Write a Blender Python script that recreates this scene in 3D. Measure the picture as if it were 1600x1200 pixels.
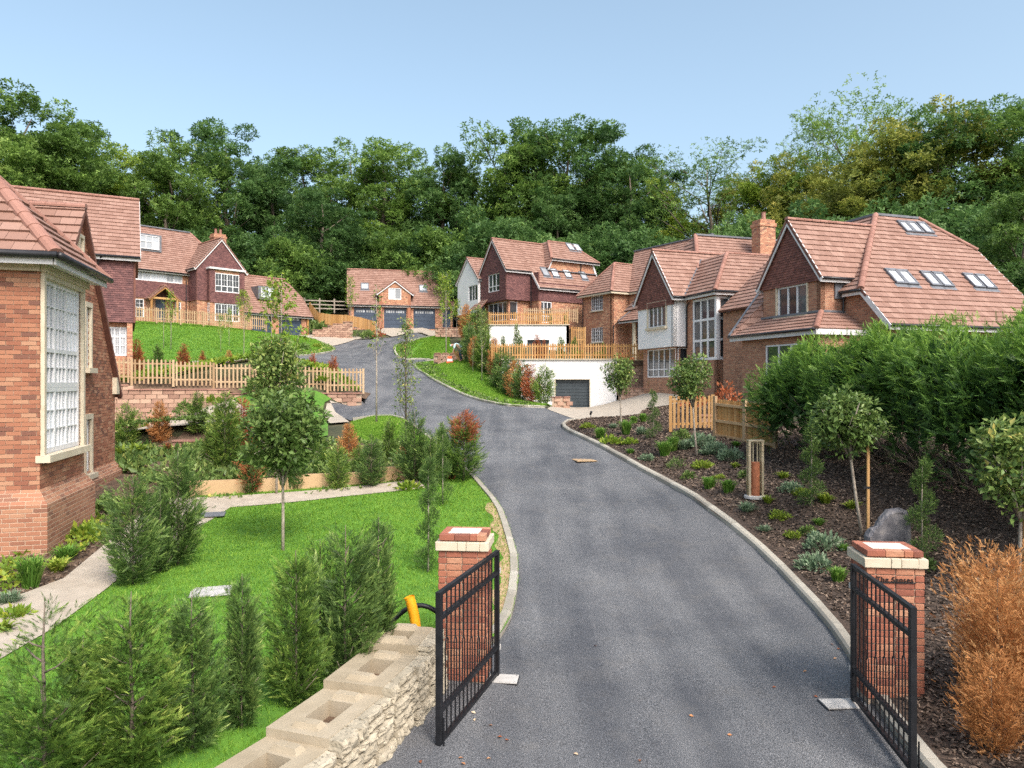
import bpy, bmesh, math, random
import numpy as np
from mathutils import Vector, Matrix, geometry
scene = bpy.context.scene
for o in list(bpy.data.objects): bpy.data.objects.remove(o, do_unlink=True)
COL = scene.collection
FPX, CX, CY, CZ = 1150.0, 800.0, 600.0, 3.48       # camera constants measured from the photo (pixels of 1600x1200)
# ---------------------------------------------------------------- camera
cam = bpy.data.cameras.new('camera'); cam.sensor_width = 36; cam.lens = 36*FPX/1600
cam.clip_start = .1; cam.clip_end = 6000
camo = bpy.data.objects.new('camera', cam); COL.objects.link(camo)
camo.location = (0, 0, CZ); camo.rotation_euler = (math.radians(90), 0, 0); scene.camera = camo
# ---------------------------------------------------------------- sky, sun, exposure
SUN_EL, SUN_AZ = math.radians(48), math.radians(150)    # azimuth clockwise from +Y (north): behind the camera, to the right
w = bpy.data.worlds.new('World'); scene.world = w; w.use_nodes = True
wn = w.node_tree; bg = wn.nodes['Background']
sky = wn.nodes.new('ShaderNodeTexSky'); sky.sky_type = 'NISHITA'; sky.sun_disc = False
sky.sun_elevation = SUN_EL; sky.sun_rotation = SUN_AZ; sky.air_density = 1.0; sky.dust_density = 5.0; sky.ozone_density = 1.7
sky.altitude = 50
hz = wn.nodes.new('ShaderNodeHueSaturation'); hz.inputs['Hue'].default_value = .482; hz.inputs['Saturation'].default_value = .86; hz.inputs['Value'].default_value = .95
wn.links.new(sky.outputs[0], hz.inputs['Color']); wn.links.new(hz.outputs[0], bg.inputs[0]); bg.inputs[1].default_value = 0.15
sl = bpy.data.lights.new('sun', 'SUN'); sl.energy = 1.3; sl.angle = math.radians(18); sl.color = (1, .95, .87)
so = bpy.data.objects.new('sun', sl); COL.objects.link(so)
sd = Vector((math.sin(SUN_AZ)*math.cos(SUN_EL), math.cos(SUN_AZ)*math.cos(SUN_EL), math.sin(SUN_EL)))
so.rotation_euler = sd.to_track_quat('Z', 'Y').to_euler()
scene.view_settings.view_transform = 'Standard'; scene.view_settings.look = 'None'
scene.view_settings.exposure = 1.1; scene.view_settings.gamma = 1
scene.cycles.max_bounces = 6; scene.cycles.transparent_max_bounces = 8
scene.cycles.use_adaptive_sampling = True; scene.cycles.adaptive_threshold = .012; scene.cycles.use_denoising = False

# ================================================================ helpers: objects
def link(o, parent=None):
    COL.objects.link(o)
    if parent is not None: o.parent = parent
    return o
def mobj(name, me, mat=None, parent=None):
    o = bpy.data.objects.new(name, me)
    if mat is not None and not me.materials: me.materials.append(mat)
    return link(o, parent)
def tag(o, label=None, cat=None, group=None, kind=None):
    if label: o['label'] = label
    if cat: o['category'] = cat
    if group: o['group'] = group
    if kind: o['kind'] = kind
    return o
def thing(name, loc, label, cat, group=None, rz=0.0):
    o = bpy.data.objects.new(name, None); o.empty_display_size = .2
    COL.objects.link(o); o.location = loc; o.rotation_euler = (0, 0, rz)
    return tag(o, label, cat, group)
def copy_thing(src, loc, rz=0.0, scale=1.0, label=None, group=None):
    def cp(o, par):
        c = o.copy(); COL.objects.link(c); c.parent = par
        for ch in o.children: cp(ch, c)
        return c
    r = cp(src, None); r.location = loc; r.rotation_euler = (0, 0, rz); r.scale = (scale,)*3 if not hasattr(scale, '__len__') else scale
    if label: r['label'] = label
    if group: r['group'] = group
    return r
# ================================================================ helpers: meshes
def mesh_np(name, V, F, tint=None, mat=None, smooth=False):
    """triangle mesh straight from numpy"""
    V = np.ascontiguousarray(V, dtype=np.float32); F = np.ascontiguousarray(F, dtype=np.int32)
    me = bpy.data.meshes.new(name); me.vertices.add(len(V)); me.vertices.foreach_set('co', V.ravel())
    me.loops.add(F.size); me.loops.foreach_set('vertex_index', F.ravel())
    me.polygons.add(len(F)); me.polygons.foreach_set('loop_start', np.arange(0, F.size, 3, dtype=np.int32))
    if smooth: me.polygons.foreach_set('use_smooth', np.ones(len(F), dtype=bool))
    if tint is not None:
        a = me.attributes.new('tint', 'FLOAT', 'POINT'); a.data.foreach_set('value', np.ascontiguousarray(tint, dtype=np.float32))
    me.update(calc_edges=True)
    if mat: me.materials.append(mat)
    return me
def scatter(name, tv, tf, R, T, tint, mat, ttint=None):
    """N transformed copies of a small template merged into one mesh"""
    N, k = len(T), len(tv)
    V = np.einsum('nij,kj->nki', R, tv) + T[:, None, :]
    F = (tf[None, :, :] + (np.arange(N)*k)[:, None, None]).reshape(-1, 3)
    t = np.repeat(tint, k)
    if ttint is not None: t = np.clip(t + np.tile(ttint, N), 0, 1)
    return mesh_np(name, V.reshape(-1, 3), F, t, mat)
def basis(d, up_rand, s):
    """rotation*scale matrices: local Y along d, local Z near up_rand"""
    d = d/np.linalg.norm(d, axis=1, keepdims=True)
    x = np.cross(d, up_rand); x /= np.linalg.norm(x, axis=1, keepdims=True)+1e-9
    z = np.cross(x, d)
    R = np.stack([x, d, z], axis=2)
    return R*(s[:, None, None] if s.ndim == 1 else s[:, None, :])
class MB:
    """collects polygons, builds one mesh"""
    def __init__(s): s.v = []; s.f = []; s.uv = []
    def poly(s, pts, uv=None):
        i = len(s.v); s.v += [tuple(p) for p in pts]; s.f.append(tuple(range(i, i+len(pts))))
        s.uv.append(uv if uv else [(0, 0)]*len(pts))
    def box(s, c, ax, h):
        """c centre, ax three unit axes, h half sizes"""
        c = Vector(c); X, Y, Z = [Vector(a)*q for a, q in zip(ax, h)]
        P = [c+sx*X+sy*Y+sz*Z for sz in (-1, 1) for sy in (-1, 1) for sx in (-1, 1)]
        if X.cross(Y).dot(Z) < 0: P = [P[j] for j in (1, 0, 3, 2, 5, 4, 7, 6)]
        for q in ((0, 2, 3, 1), (4, 5, 7, 6), (0, 1, 5, 4), (2, 6, 7, 3), (0, 4, 6, 2), (1, 3, 7, 5)):
            s.poly([P[j] for j in q])
    def beam(s, a, b, wd, ht, up=(0, 0, 1), ext=0.0):
        a, b = Vector(a), Vector(b); d = (b-a).normalized(); up = Vector(up)
        sx = d.cross(up)
        if sx.length < 1e-4: sx = d.cross(Vector((1, 0, 0)))
        sx.normalize(); u2 = sx.cross(d).normalized()
        s.box((a+b)/2, (d, sx, u2), ((b-a).length/2+ext, wd/2, ht/2))
    def tube(s, pts, rad, n=8, cap=True):
        rings = []
        for i, p in enumerate(pts):
            p = Vector(p); a = Vector(pts[max(i-1, 0)]); b = Vector(pts[min(i+1, len(pts)-1)])
            d = (b-a).normalized(); x = d.orthogonal().normalized() if i == 0 else (x-d*x.dot(d)).normalized()
            y = d.cross(x); r = rad[i] if hasattr(rad, '__len__') else rad
            base = len(s.v)
            s.v += [tuple(p+(x*math.cos(t)+y*math.sin(t))*r) for t in [2*math.pi*j/n for j in range(n)]]
            rings.append(base)
        for A, B in zip(rings, rings[1:]):
            for j in range(n):
                k = (j+1) % n; s.f.append((A+j, A+k, B+k, B+j)); s.uv.append([(0, 0)]*4)
        if cap:
            s.f.append(tuple(rings[0]+j for j in reversed(range(n)))); s.uv.append([(0, 0)]*n)
            s.f.append(tuple(rings[-1]+j for j in range(n))); s.uv.append([(0, 0)]*n)
    def mesh(s, name, mat, off=None, smooth=False, uv=False):
        me = bpy.data.meshes.new(name)
        V = s.v if off is None else [(p[0]-off[0], p[1]-off[1], p[2]-off[2]) for p in s.v]
        me.from_pydata(V, [], s.f)
        if uv:
            l = me.uv_layers.new(name='UVMap'); flat = [c for f in s.uv for q in f for c in q]
            l.data.foreach_set('uv', flat)
        if smooth: me.polygons.foreach_set('use_smooth', [True]*len(me.polygons))
        me.update()
        if mat: me.materials.append(mat)
        return me
    def build(s, name, mat, parent=None, smooth=False, uv=False):
        off = parent.matrix_basis.translation if parent is not None and parent.parent is None else None
        if parent is not None and parent.parent is not None: off = parent.parent.matrix_basis.translation
        return mobj(name, s.mesh(name, mat, off, smooth, uv), None, parent)
def clip_poly(poly, a, b, c):
    """keep a*x+b*y<=c"""
    out = []
    for i, p in enumerate(poly):
        q = poly[(i+1) % len(poly)]; dp = a*p[0]+b*p[1]-c; dq = a*q[0]+b*q[1]-c
        if dp <= 0: out.append(p)
        if (dp < 0 < dq) or (dq < 0 < dp):
            t = dp/(dp-dq); out.append((p[0]+(q[0]-p[0])*t, p[1]+(q[1]-p[1])*t))
    return out
def clip_rect(poly, x0, x1, y0, y1):
    for a, b, c in ((-1, 0, -x0), (1, 0, x1), (0, -1, -y0), (0, 1, y1)):
        poly = clip_poly(poly, a, b, c)
        if len(poly) < 3: return []
    return poly
def area2(poly): return sum(p[0]*q[1]-q[0]*p[1] for p, q in zip(poly, poly[1:]+poly[:1]))/2

# ================================================================ helpers: materials
def mnew(name):
    m = bpy.data.materials.new(name); m.use_nodes = True
    nt = m.node_tree; return m, nt, nt.nodes['Principled BSDF']
def nd(nt, typ, **kw):
    n = nt.nodes.new(typ)
    for k, v in kw.items():
        if hasattr(n, k) and not k.startswith('in_'): setattr(n, k, v)
    return n
def setin(nt, sock, v):
    if hasattr(v, 'is_output') or hasattr(v, 'links'): nt.links.new(v, sock)
    else: sock.default_value = v
def math_n(nt, op, a, b=0.0, c=None):
    n = nt.nodes.new('ShaderNodeMath'); n.operation = op
    setin(nt, n.inputs[0], a); setin(nt, n.inputs[1], b)
    if c is not None: setin(nt, n.inputs[2], c)
    return n.outputs[0]
def mixc(nt, f, a, b, mode='MIX'):
    n = nt.nodes.new('ShaderNodeMix'); n.data_type = 'RGBA'; n.blend_type = mode
    setin(nt, n.inputs[0], f); setin(nt, n.inputs[6], a); setin(nt, n.inputs[7], b); return n.outputs[2]
def rgba(c): return (c[0], c[1], c[2], 1)
def ramp(nt, f, stops):
    n = nt.nodes.new('ShaderNodeValToRGB'); cr = n.color_ramp
    while len(cr.elements) < len(stops): cr.elements.new(.5)
    for e, (p, c) in zip(cr.elements, stops): e.position = p; e.color = rgba(c)
    nt.links.new(f, n.inputs[0]); return n.outputs[0]
def noise(nt, scale, detail=4, vec=None, rough=.55):
    n = nt.nodes.new('ShaderNodeTexNoise'); n.inputs['Scale'].default_value = scale; n.inputs['Detail'].default_value = detail
    n.inputs['Roughness'].default_value = rough
    if vec is not None: nt.links.new(vec, n.inputs['Vector'])
    return n.outputs[0]
def objco(nt): return nt.nodes.new('ShaderNodeTexCoord').outputs['Object']
def posco(nt): return nt.nodes.new('ShaderNodeNewGeometry').outputs['Position']
def bump(nt, b, h, strength=.3, dist=.02):
    n = nt.nodes.new('ShaderNodeBump'); n.inputs['Strength'].default_value = strength; n.inputs['Distance'].default_value = dist
    nt.links.new(h, n.inputs['Height']); nt.links.new(n.outputs[0], b.inputs['Normal'])
def mk(name, stops, scale=8, rough=.7, bmp=.2, bscale=60, rnd=None, metal=0.0, rnd_amt=.25, spec=None, world=False):
    """noise-mottled material; rnd = 'island' or 'object' adds piece-to-piece variation"""
    m, nt, b = mnew(name); co = posco(nt) if world else objco(nt)
    f = noise(nt, scale, 5, co)
    if rnd:
        r = nt.nodes.new('ShaderNodeNewGeometry').outputs['Random Per Island'] if rnd == 'island' else nt.nodes.new('ShaderNodeObjectInfo').outputs['Random']
        f = math_n(nt, 'ADD', math_n(nt, 'MULTIPLY', f, 1-rnd_amt), math_n(nt, 'MULTIPLY', r, rnd_amt))
    c = ramp(nt, f, stops); nt.links.new(c, b.inputs['Base Color'])
    b.inputs['Roughness'].default_value = rough; b.inputs['Metallic'].default_value = metal
    if spec is not None: b.inputs['Specular IOR Level'].default_value = spec
    if bmp: bump(nt, b, noise(nt, bscale, 4, co), bmp, .01)
    return m
def leafm(name, stops, trans=.3, rough=.55, nscale=1.2, namt=.35, gain=1.0):
    """leaf material: tint attribute + slow noise -> colour; part of the light passes through"""
    m, nt, b = mnew(name); stops = [(q, tuple(min(.8, c*gain) for c in col)) for q, col in stops]
    at = nt.nodes.new('ShaderNodeAttribute'); at.attribute_name = 'tint'
    oi = nt.nodes.new('ShaderNodeObjectInfo').outputs['Random']
    f = math_n(nt, 'ADD', math_n(nt, 'MULTIPLY', at.outputs['Fac'], 1-namt), math_n(nt, 'MULTIPLY', noise(nt, nscale, 3, posco(nt)), namt))
    f = math_n(nt, 'ADD', f, math_n(nt, 'MULTIPLY', math_n(nt, 'SUBTRACT', oi, .5), .16))
    c = ramp(nt, f, stops); nt.links.new(c, b.inputs['Base Color'])
    b.inputs['Roughness'].default_value = rough; b.inputs['Specular IOR Level'].default_value = .3
    tr = nt.nodes.new('ShaderNodeBsdfTranslucent'); nt.links.new(c, tr.inputs[0])
    mx = nt.nodes.new('ShaderNodeMixShader'); mx.inputs[0].default_value = trans
    nt.links.new(b.outputs[0], mx.inputs[1]); nt.links.new(tr.outputs[0], mx.inputs[2])
    nt.links.new(mx.outputs[0], nt.nodes['Material Output'].inputs[0])
    return m
def brick_mat(name, stops, mortar, bw=.225, bh=.075, mj=.011, courses_bump=.6):
    m, nt, b = mnew(name); uv = nt.nodes.new('ShaderNodeTexCoord').outputs['UV']
    sx = nt.nodes.new('ShaderNodeSeparateXYZ'); nt.links.new(uv, sx.inputs[0]); u, v = sx.outputs[0], sx.outputs[1]
    vr = math_n(nt, 'DIVIDE', v, bh); row = math_n(nt, 'FLOOR', vr); fv = math_n(nt, 'FRACT', vr)
    ur = math_n(nt, 'ADD', math_n(nt, 'DIVIDE', u, bw), math_n(nt, 'MULTIPLY', math_n(nt, 'MODULO', row, 2.0), .5))
    col = math_n(nt, 'FLOOR', ur); fu = math_n(nt, 'FRACT', ur)
    cb = nt.nodes.new('ShaderNodeCombineXYZ'); nt.links.new(col, cb.inputs[0]); nt.links.new(row, cb.inputs[1])
    wnz = nt.nodes.new('ShaderNodeTexWhiteNoise'); wnz.noise_dimensions = '2D'; nt.links.new(cb.outputs[0], wnz.inputs[0])
    n1 = noise(nt, 5, 4, uv); n2 = noise(nt, 45, 3, uv)
    f = math_n(nt, 'ADD', math_n(nt, 'MULTIPLY', wnz.outputs[0], .8), math_n(nt, 'MULTIPLY', n2, .2))
    c = ramp(nt, f, stops)
    ju = math_n(nt, 'MINIMUM', fu, math_n(nt, 'SUBTRACT', 1.0, fu)); jv = math_n(nt, 'MINIMUM', fv, math_n(nt, 'SUBTRACT', 1.0, fv))
    eu = math_n(nt, 'MULTIPLY', ju, bw); ev = math_n(nt, 'MULTIPLY', jv, bh)
    e = math_n(nt, 'MINIMUM', eu, ev)
    k = nt.nodes.new('ShaderNodeMapRange'); nt.links.new(e, k.inputs[0]); k.inputs[1].default_value = mj*.35; k.inputs[2].default_value = mj*.75
    cm = mixc(nt, k.outputs[0], rgba(mortar), c)
    cm = mixc(nt, math_n(nt, 'MULTIPLY', n1, .35), cm, rgba((mortar[0]*.85, mortar[1]*.7, mortar[2]*.6)))
    nt.links.new(cm, b.inputs['Base Color']); b.inputs['Roughness'].default_value = .85
    h = math_n(nt, 'ADD', k.outputs[0], math_n(nt, 'MULTIPLY', n2, .4)); bump(nt, b, h, courses_bump, .012)
    return m
rng = np.random.default_rng(7); random.seed(7)
# ================================================================ helpers: measuring in the photo
def px(x, y, Y): return Vector(((x-CX)/FPX*Y, Y, CZ-(y-CY)/FPX*Y))
# ================================================================ materials
M = {}
M['asphalt'], nt, b = mnew('asphalt'); co = posco(nt)
f1 = noise(nt, 95, 3, co, .8); f2 = noise(nt, .45, 4, co); f3 = noise(nt, 2.2, 5, co)
mp = nt.nodes.new('ShaderNodeMapping'); mp.inputs['Scale'].default_value = (1.5, .12, 1); mp.inputs['Rotation'].default_value = (0, 0, .25); nt.links.new(co, mp.inputs[0])
f4 = noise(nt, 1.0, 4, mp.outputs[0])
c = ramp(nt, f1, [(.36, (.014, .0155, .019)), (.5, (.092, .098, .107)), (.65, (.26, .27, .29))])
d = ramp(nt, math_n(nt, 'ADD', math_n(nt, 'MULTIPLY', f2, .5), math_n(nt, 'MULTIPLY', f4, .5)), [(.4, (.62, .63, .65)), (.62, (1.4, 1.36, 1.28))])
c = mixc(nt, 1.0, c, d, 'MULTIPLY')
pat = ramp(nt, f3, [(.52, (0, 0, 0)), (.78, (1, 1, 1))])
pm = nt.nodes.new('ShaderNodeMapping'); pm.inputs['Location'].default_value = (3.1, 1.7, 0); nt.links.new(co, pm.inputs[0])
f6 = ramp(nt, noise(nt, .16, 3, pm.outputs[0]), [(.44, (0, 0, 0)), (.66, (1, 1, 1))])
c = mixc(nt, math_n(nt, 'MULTIPLY', f6, .34), c, rgba((.15, .152, .155)))
c = mixc(nt, math_n(nt, 'MULTIPLY', pat, .22), c, rgba((.19, .175, .15)))
nt.links.new(c, b.inputs['Base Color']); b.inputs['Roughness'].default_value = .72; bump(nt, b, noise(nt, 110, 3, co, .7), .75, .014)
M['soil'] = mk('soil', [(.3, (.05, .03, .018)), (.6, (.14, .09, .055)), (.8, (.2, .15, .09))], 3, .95, .6, 30, world=True)
M['woodfloor'] = mk('woodland_floor', [(.3, (.02, .028, .01)), (.55, (.06, .06, .025)), (.8, (.1, .08, .04))], 1.2, .95, .5, 12, world=True)
M['mulch'] = mk('mulch', [(.3, (.02, .014, .01)), (.55, (.07, .048, .034)), (.8, (.16, .1, .07))], 26, .95, .9, 40, world=True)
M['chip'] = mk('bark_chip', [(.2, (.03, .02, .013)), (.5, (.095, .064, .045)), (.85, (.25, .185, .135))], 10, .9, 0, rnd='island', rnd_amt=.8)
M['turf'] = mk('turf', [(0.3, (0.048, 0.136, 0.0096)), (0.55, (0.088, 0.216, 0.016)), (0.8, (0.152, 0.28, 0.032))], 2.5, .95, .6, 45, world=True)
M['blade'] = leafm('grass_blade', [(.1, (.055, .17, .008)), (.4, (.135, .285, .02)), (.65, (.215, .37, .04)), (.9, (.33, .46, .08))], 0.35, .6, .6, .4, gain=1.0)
M['paving'] = mk('resin_paving', [(.3, (.33, .285, .225)), (.6, (.405, .355, .285)), (.8, (.45, .405, .33))], 4, .85, .25, 160, world=True)
M['kerb'] = mk('kerb_concrete', [(0.3, (0.2664, 0.2442, 0.1998)), (0.6, (0.37, 0.3478, 0.2886)), (0.8, (0.4292, 0.407, 0.3478))], 3, .85, .3, 90, rnd='object', rnd_amt=.35)
M['tile'] = mk('roof_tile', [(0.2, (0.2116, 0.1141, 0.0814)), (0.5, (0.2693, 0.1543, 0.1162)), (0.8, (0.3274, 0.202, 0.1548))], 2.5, .8, .25, 60, rnd='island', rnd_amt=.42)
M['tile1'] = mk('roof_tile_single', [(0.2, (0.2116, 0.1141, 0.0814)), (0.5, (0.2693, 0.1543, 0.1162)), (0.8, (0.3274, 0.202, 0.1548))], 2.5, .8, .25, 60, rnd='object', rnd_amt=.42)
M['deck'] = mk('roof_underlay', [(.3, (.12, .05, .035)), (.7, (.2, .085, .06))], 5, .9, 0)
M['ridge'] = mk('ridge_tile', [(0.25, (0.2273, 0.1042, 0.0718)), (0.7, (0.3181, 0.1626, 0.1205))], 5, .7, .2, 40, rnd='object', rnd_amt=.4)
M['hung'] = mk('hung_tile', [(.2, (.085, .034, .034)), (.5, (.135, .054, .05)), (.85, (.2, .088, .078))], 3, .75, .2, 60, rnd='island', rnd_amt=.5)
M['hung_b'] = mk('hung_tile_brown', [(.2, (.1, .036, .026)), (.5, (.16, .058, .042)), (.85, (.24, .095, .068))], 3, .75, .2, 60, rnd='island', rnd_amt=.5)
BST = [(.1, (.17, .075, .05)), (.22, (.265, .1, .056)), (.5, (.335, .14, .078)), (.75, (.37, .168, .095)), (.92, (.41, .225, .135))]
M['brick'] = brick_mat('brick_wall', BST, (.46, .33, .235))
M['brick_far'] = brick_mat('brick_wall_far', [(.08, (.13, .06, .05)), (.25, (.36, .13, .07)), (.6, (.45, .19, .1)), (.9, (.58, .35, .2))], (.44, .31, .22))
M['brick1'] = mk('brick_single', BST, 14, .85, .4, 50, rnd='object', rnd_amt=.85)
M['brick_is'] = mk('brick_many', BST, 14, .85, .4, 50, rnd='island', rnd_amt=.85)
M['brick_red'] = mk('brick_red', [(0.1, (0.1825, 0.0645, 0.0427)), (0.4, (0.319, 0.1093, 0.0638)), (0.75, (0.3841, 0.1612, 0.0913)), (0.95, (0.4788, 0.269, 0.1642))], 12, .85, .4, 50, rnd='object', rnd_amt=.7)
M['mortar'] = mk('mortar', [(0.3, (0.323, 0.238, 0.17)), (0.7, (0.425, 0.323, 0.238))], 20, .95, .4, 80)
M['render'] = mk('white_render', [(.3, (.7, .695, .685)), (.7, (.78, .775, .765))], 1.5, .85, .12, 120)
M['upvc'] = mk('white_window_frame', [(0.3, (0.6552, 0.6636, 0.672)), (0.7, (0.7056, 0.7098, 0.714))], 3, .35, 0)
M['fascia'] = mk('white_fascia', [(0.3, (0.588, 0.5796, 0.5712)), (0.7, (0.672, 0.6636, 0.6552))], 2, .5, 0)
M['cream'] = mk('cream_stone', [(0.3, (0.496, 0.424, 0.304)), (0.7, (0.592, 0.528, 0.4))], 6, .8, .2, 80)
M['lead'] = mk('grey_lead', [(.3, (.1, .11, .125)), (.7, (.17, .18, .2))], 4, .55, .2, 20)
M['black'] = mk('black_plastic', [(.3, (.012, .012, .014)), (.7, (.025, .025, .028))], 5, .4, 0)
M['blackmetal'] = mk('black_painted_steel', [(.3, (.006, .0065, .008)), (.7, (.014, .015, .018))], 9, .5, .1, 60, metal=.0, spec=.3)
M['navy'] = mk('navy_door', [(.3, (.028, .045, .075)), (.7, (.045, .068, .105))], 3, .45, 0)
M['anthracite'] = mk('anthracite_door', [(.3, (.03, .042, .05)), (.7, (.045, .06, .07))], 3, .45, 0)
def glassm(name, c, r=.06):
    m, nt, b = mnew(name); g = nt.nodes.new('ShaderNodeObjectInfo').outputs['Random']
    c0 = ramp(nt, g, [(.0, tuple(q*.5 for q in c)), (.6, c), (1, tuple(min(1, q*1.7) for q in c))])
    nt.links.new(c0, b.inputs['Base Color']); b.inputs['Roughness'].default_value = r; b.inputs['Specular IOR Level'].default_value = .9
    bump(nt, b, noise(nt, 1.3, 2, objco(nt)), .04, .02); return m
M['glass'] = glassm('window_glass_dark', (.05, .055, .06))
M['glass_blind'] = glassm('window_glass_pale', (.42, .45, .48), .18)
M['skyglass'] = glassm('rooflight_glass', (.5, .53, .56), .15)
M['wood'] = mk('fence_timber', [(0.2, (0.2799, 0.1782, 0.091)), (0.5, (0.3903, 0.2667, 0.1505)), (0.85, (0.4864, 0.3628, 0.2248))], 6, .8, .3, 40, rnd='object', rnd_amt=.5)
M['wood_o'] = mk('fence_timber_orange', [(0.2, (0.3247, 0.1569, 0.0462)), (0.5, (0.4489, 0.2427, 0.0825)), (0.85, (0.527, 0.3286, 0.1453))], 6, .8, .3, 40, rnd='object', rnd_amt=.5)
M['sleeper'] = mk('sleeper_timber', [(0.2, (0.357, 0.2295, 0.119)), (0.6, (0.493, 0.34, 0.187))], 5, .85, .3, 30, rnd='object', rnd_amt=.4)
M['block'] = mk('sandstone_block', [(0.15, (0.2125, 0.119, 0.085)), (0.45, (0.34, 0.204, 0.1445)), (0.85, (0.442, 0.2975, 0.2125))], 3, .9, .5, 30, rnd='object', rnd_amt=.6)
M['blockcap'] = mk('block_coping', [(0.2, (0.221, 0.1105, 0.085)), (0.7, (0.34, 0.187, 0.136))], 4, .9, .3, 40, rnd='object', rnd_amt=.5)
M['cstone'] = mk('cast_stone_block', [(.3, (.3, .25, .172)), (.6, (.365, .31, .222)), (.85, (.42, .362, .272))], 5, .9, .35, 70, rnd='object', rnd_amt=.2)
m, nt, b = mnew('split_stone'); co = objco(nt); r = nt.nodes.new('ShaderNodeObjectInfo').outputs['Random']
f = math_n(nt, 'ADD', math_n(nt, 'MULTIPLY', noise(nt, 9, 5, co), .8), math_n(nt, 'MULTIPLY', r, .2))
c = ramp(nt, f, [(.3, (.29, .255, .185)), (.6, (.42, .37, .275)), (.85, (.5, .45, .35))])
pit = ramp(nt, noise(nt, 26, 6, co, .75), [(.33, (0, 0, 0)), (.44, (1, 1, 1))]); c = mixc(nt, pit, rgba((.07, .055, .036)), c)
nt.links.new(c, b.inputs['Base Color']); b.inputs['Roughness'].default_value = .95; bump(nt, b, pit, .5, .012); M['split'] = m
M['bark'] = mk('bark', [(.3, (.07, .055, .04)), (.7, (.2, .165, .125))], 12, .95, .7, 30)
M['bark_pale'] = mk('bark_pale', [(.3, (.2, .165, .13)), (.7, (.42, .37, .3))], 14, .9, .5, 40)
M['slate'] = mk('slate_boulder', [(.3, (.06, .06, .07)), (.5, (.15, .145, .155)), (.75, (.33, .3, .28))], 5, .7, .6, 14)
M['corten'] = mk('corten_steel', [(.3, (.16, .05, .02)), (.7, (.29, .1, .045))], 9, .8, .2, 60)
M['steel'] = mk('stainless_steel', [(.3, (.5, .43, .3)), (.7, (.66, .6, .46))], 6, .42, 0, metal=1.0)
M['concrete'] = mk('concrete_pad', [(.3, (.34, .33, .32)), (.7, (.5, .49, .47))], 8, .9, .3, 60)
M['plate'] = mk('galvanised_plate', [(0.3, (0.42, 0.405, 0.375)), (0.7, (0.525, 0.51, 0.48))], 9, .55, .1, 50)
M['yellow'] = mk('yellow_duct', [(.3, (.75, .3, .01)), (.7, (.88, .42, .02))], 5, .4, 0)
M['orange'] = mk('orange_plastic', [(.3, (.75, .1, .03)), (.7, (.85, .16, .05))], 5, .5, 0)
M['cover'] = mk('metal_cover', [(.3, (.3, .2, .11)), (.7, (.45, .33, .2))], 10, .8, .3, 60)
M['skin'] = mk('skin', [(.3, (.45, .25, .17)), (.7, (.55, .33, .24))], 8, .6, 0)
M['cloth_navy'] = mk('navy_cloth', [(.3, (.015, .025, .055)), (.7, (.03, .045, .09))], 12, .9, 0)
M['cloth_pale'] = mk('pale_teal_cloth', [(.3, (.3, .5, .55)), (.7, (.6, .72, .72))], 12, .9, 0)
# foliage
M['thuja'] = leafm('thuja_green', [(.05, (.014, .028, .006)), (.4, (.05, .095, .016)), (.7, (.13, .19, .035)), (1, (.34, .36, .1))], 0.32, .5, 2.5, .3, gain=2.05)
M['thuja_d'] = leafm('thuja_deep', [(.05, (.013, .026, .008)), (.42, (.043, .08, .019)), (.75, (.11, .165, .04)), (1, (.3, .33, .11))], 0.32, .5, 2.5, .3, gain=2.15)
M['thuja_o'] = leafm('thuja_dead', [(.05, (.2, .085, .025)), (.45, (.42, .19, .065)), (.8, (.56, .32, .13)), (1, (.66, .47, .25))], 0.3, .7, 2.5, .35, gain=1.2)
M['thuja_r'] = leafm('thuja_rust', [(.05, (.17, .05, .02)), (.45, (.4, .12, .05)), (.8, (.52, .2, .09)), (1, (.6, .34, .17))], 0.3, .7, 2.5, .35, gain=1.05)
M['hedge'] = leafm('hedge_leaf', [(.05, (.012, .03, .008)), (.35, (.03, .07, .016)), (.65, (.075, .145, .024)), (1, (.19, .29, .04))], 0.35, .5, .9, .3, gain=1.85)
M['laurel'] = leafm('laurel_leaf', [(.05, (.035, .066, .016)), (.5, (.09, .145, .036)), (.85, (.21, .27, .085)), (1, (.36, .36, .13))], 0.3, .38, 2, .2, gain=1.5)
M['photinia'] = leafm('photinia_leaf', [(.05, (.04, .075, .02)), (.5, (.1, .16, .04)), (.8, (.24, .28, .08)), (.95, (.42, .34, .1))], 0.32, .42, 2, .2, gain=1.5)
M['leaf_y'] = leafm('young_leaf', [(.1, (.12, .22, .025)), (.5, (.22, .34, .04)), (.9, (.45, .47, .06))], .4, .5, 2, .2)
M['tuft'] = leafm('grass_tuft', [(.1, (.06, .15, .02)), (.5, (.13, .27, .04)), (.9, (.29, .4, .1))], 0.35, .5, 2, .3, gain=1.15)
M['tuft_g'] = leafm('sage_tuft', [(.1, (.1, .17, .09)), (.5, (.2, .29, .17)), (.9, (.38, .44, .31))], .25, .7, 2, .3)
M['tuft_y'] = leafm('lime_tuft', [(.1, (.12, .19, .02)), (.5, (.25, .34, .04)), (.9, (.45, .48, .1))], .3, .6, 2, .3)
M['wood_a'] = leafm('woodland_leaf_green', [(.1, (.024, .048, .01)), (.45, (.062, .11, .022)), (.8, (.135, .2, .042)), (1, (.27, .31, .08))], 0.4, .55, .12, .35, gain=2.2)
M['wood_b'] = leafm('woodland_leaf_dark', [(.1, (.014, .034, .01)), (.45, (.036, .074, .02)), (.8, (.085, .14, .038)), (1, (.17, .23, .07))], 0.4, .55, .12, .35, gain=2.4)
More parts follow.
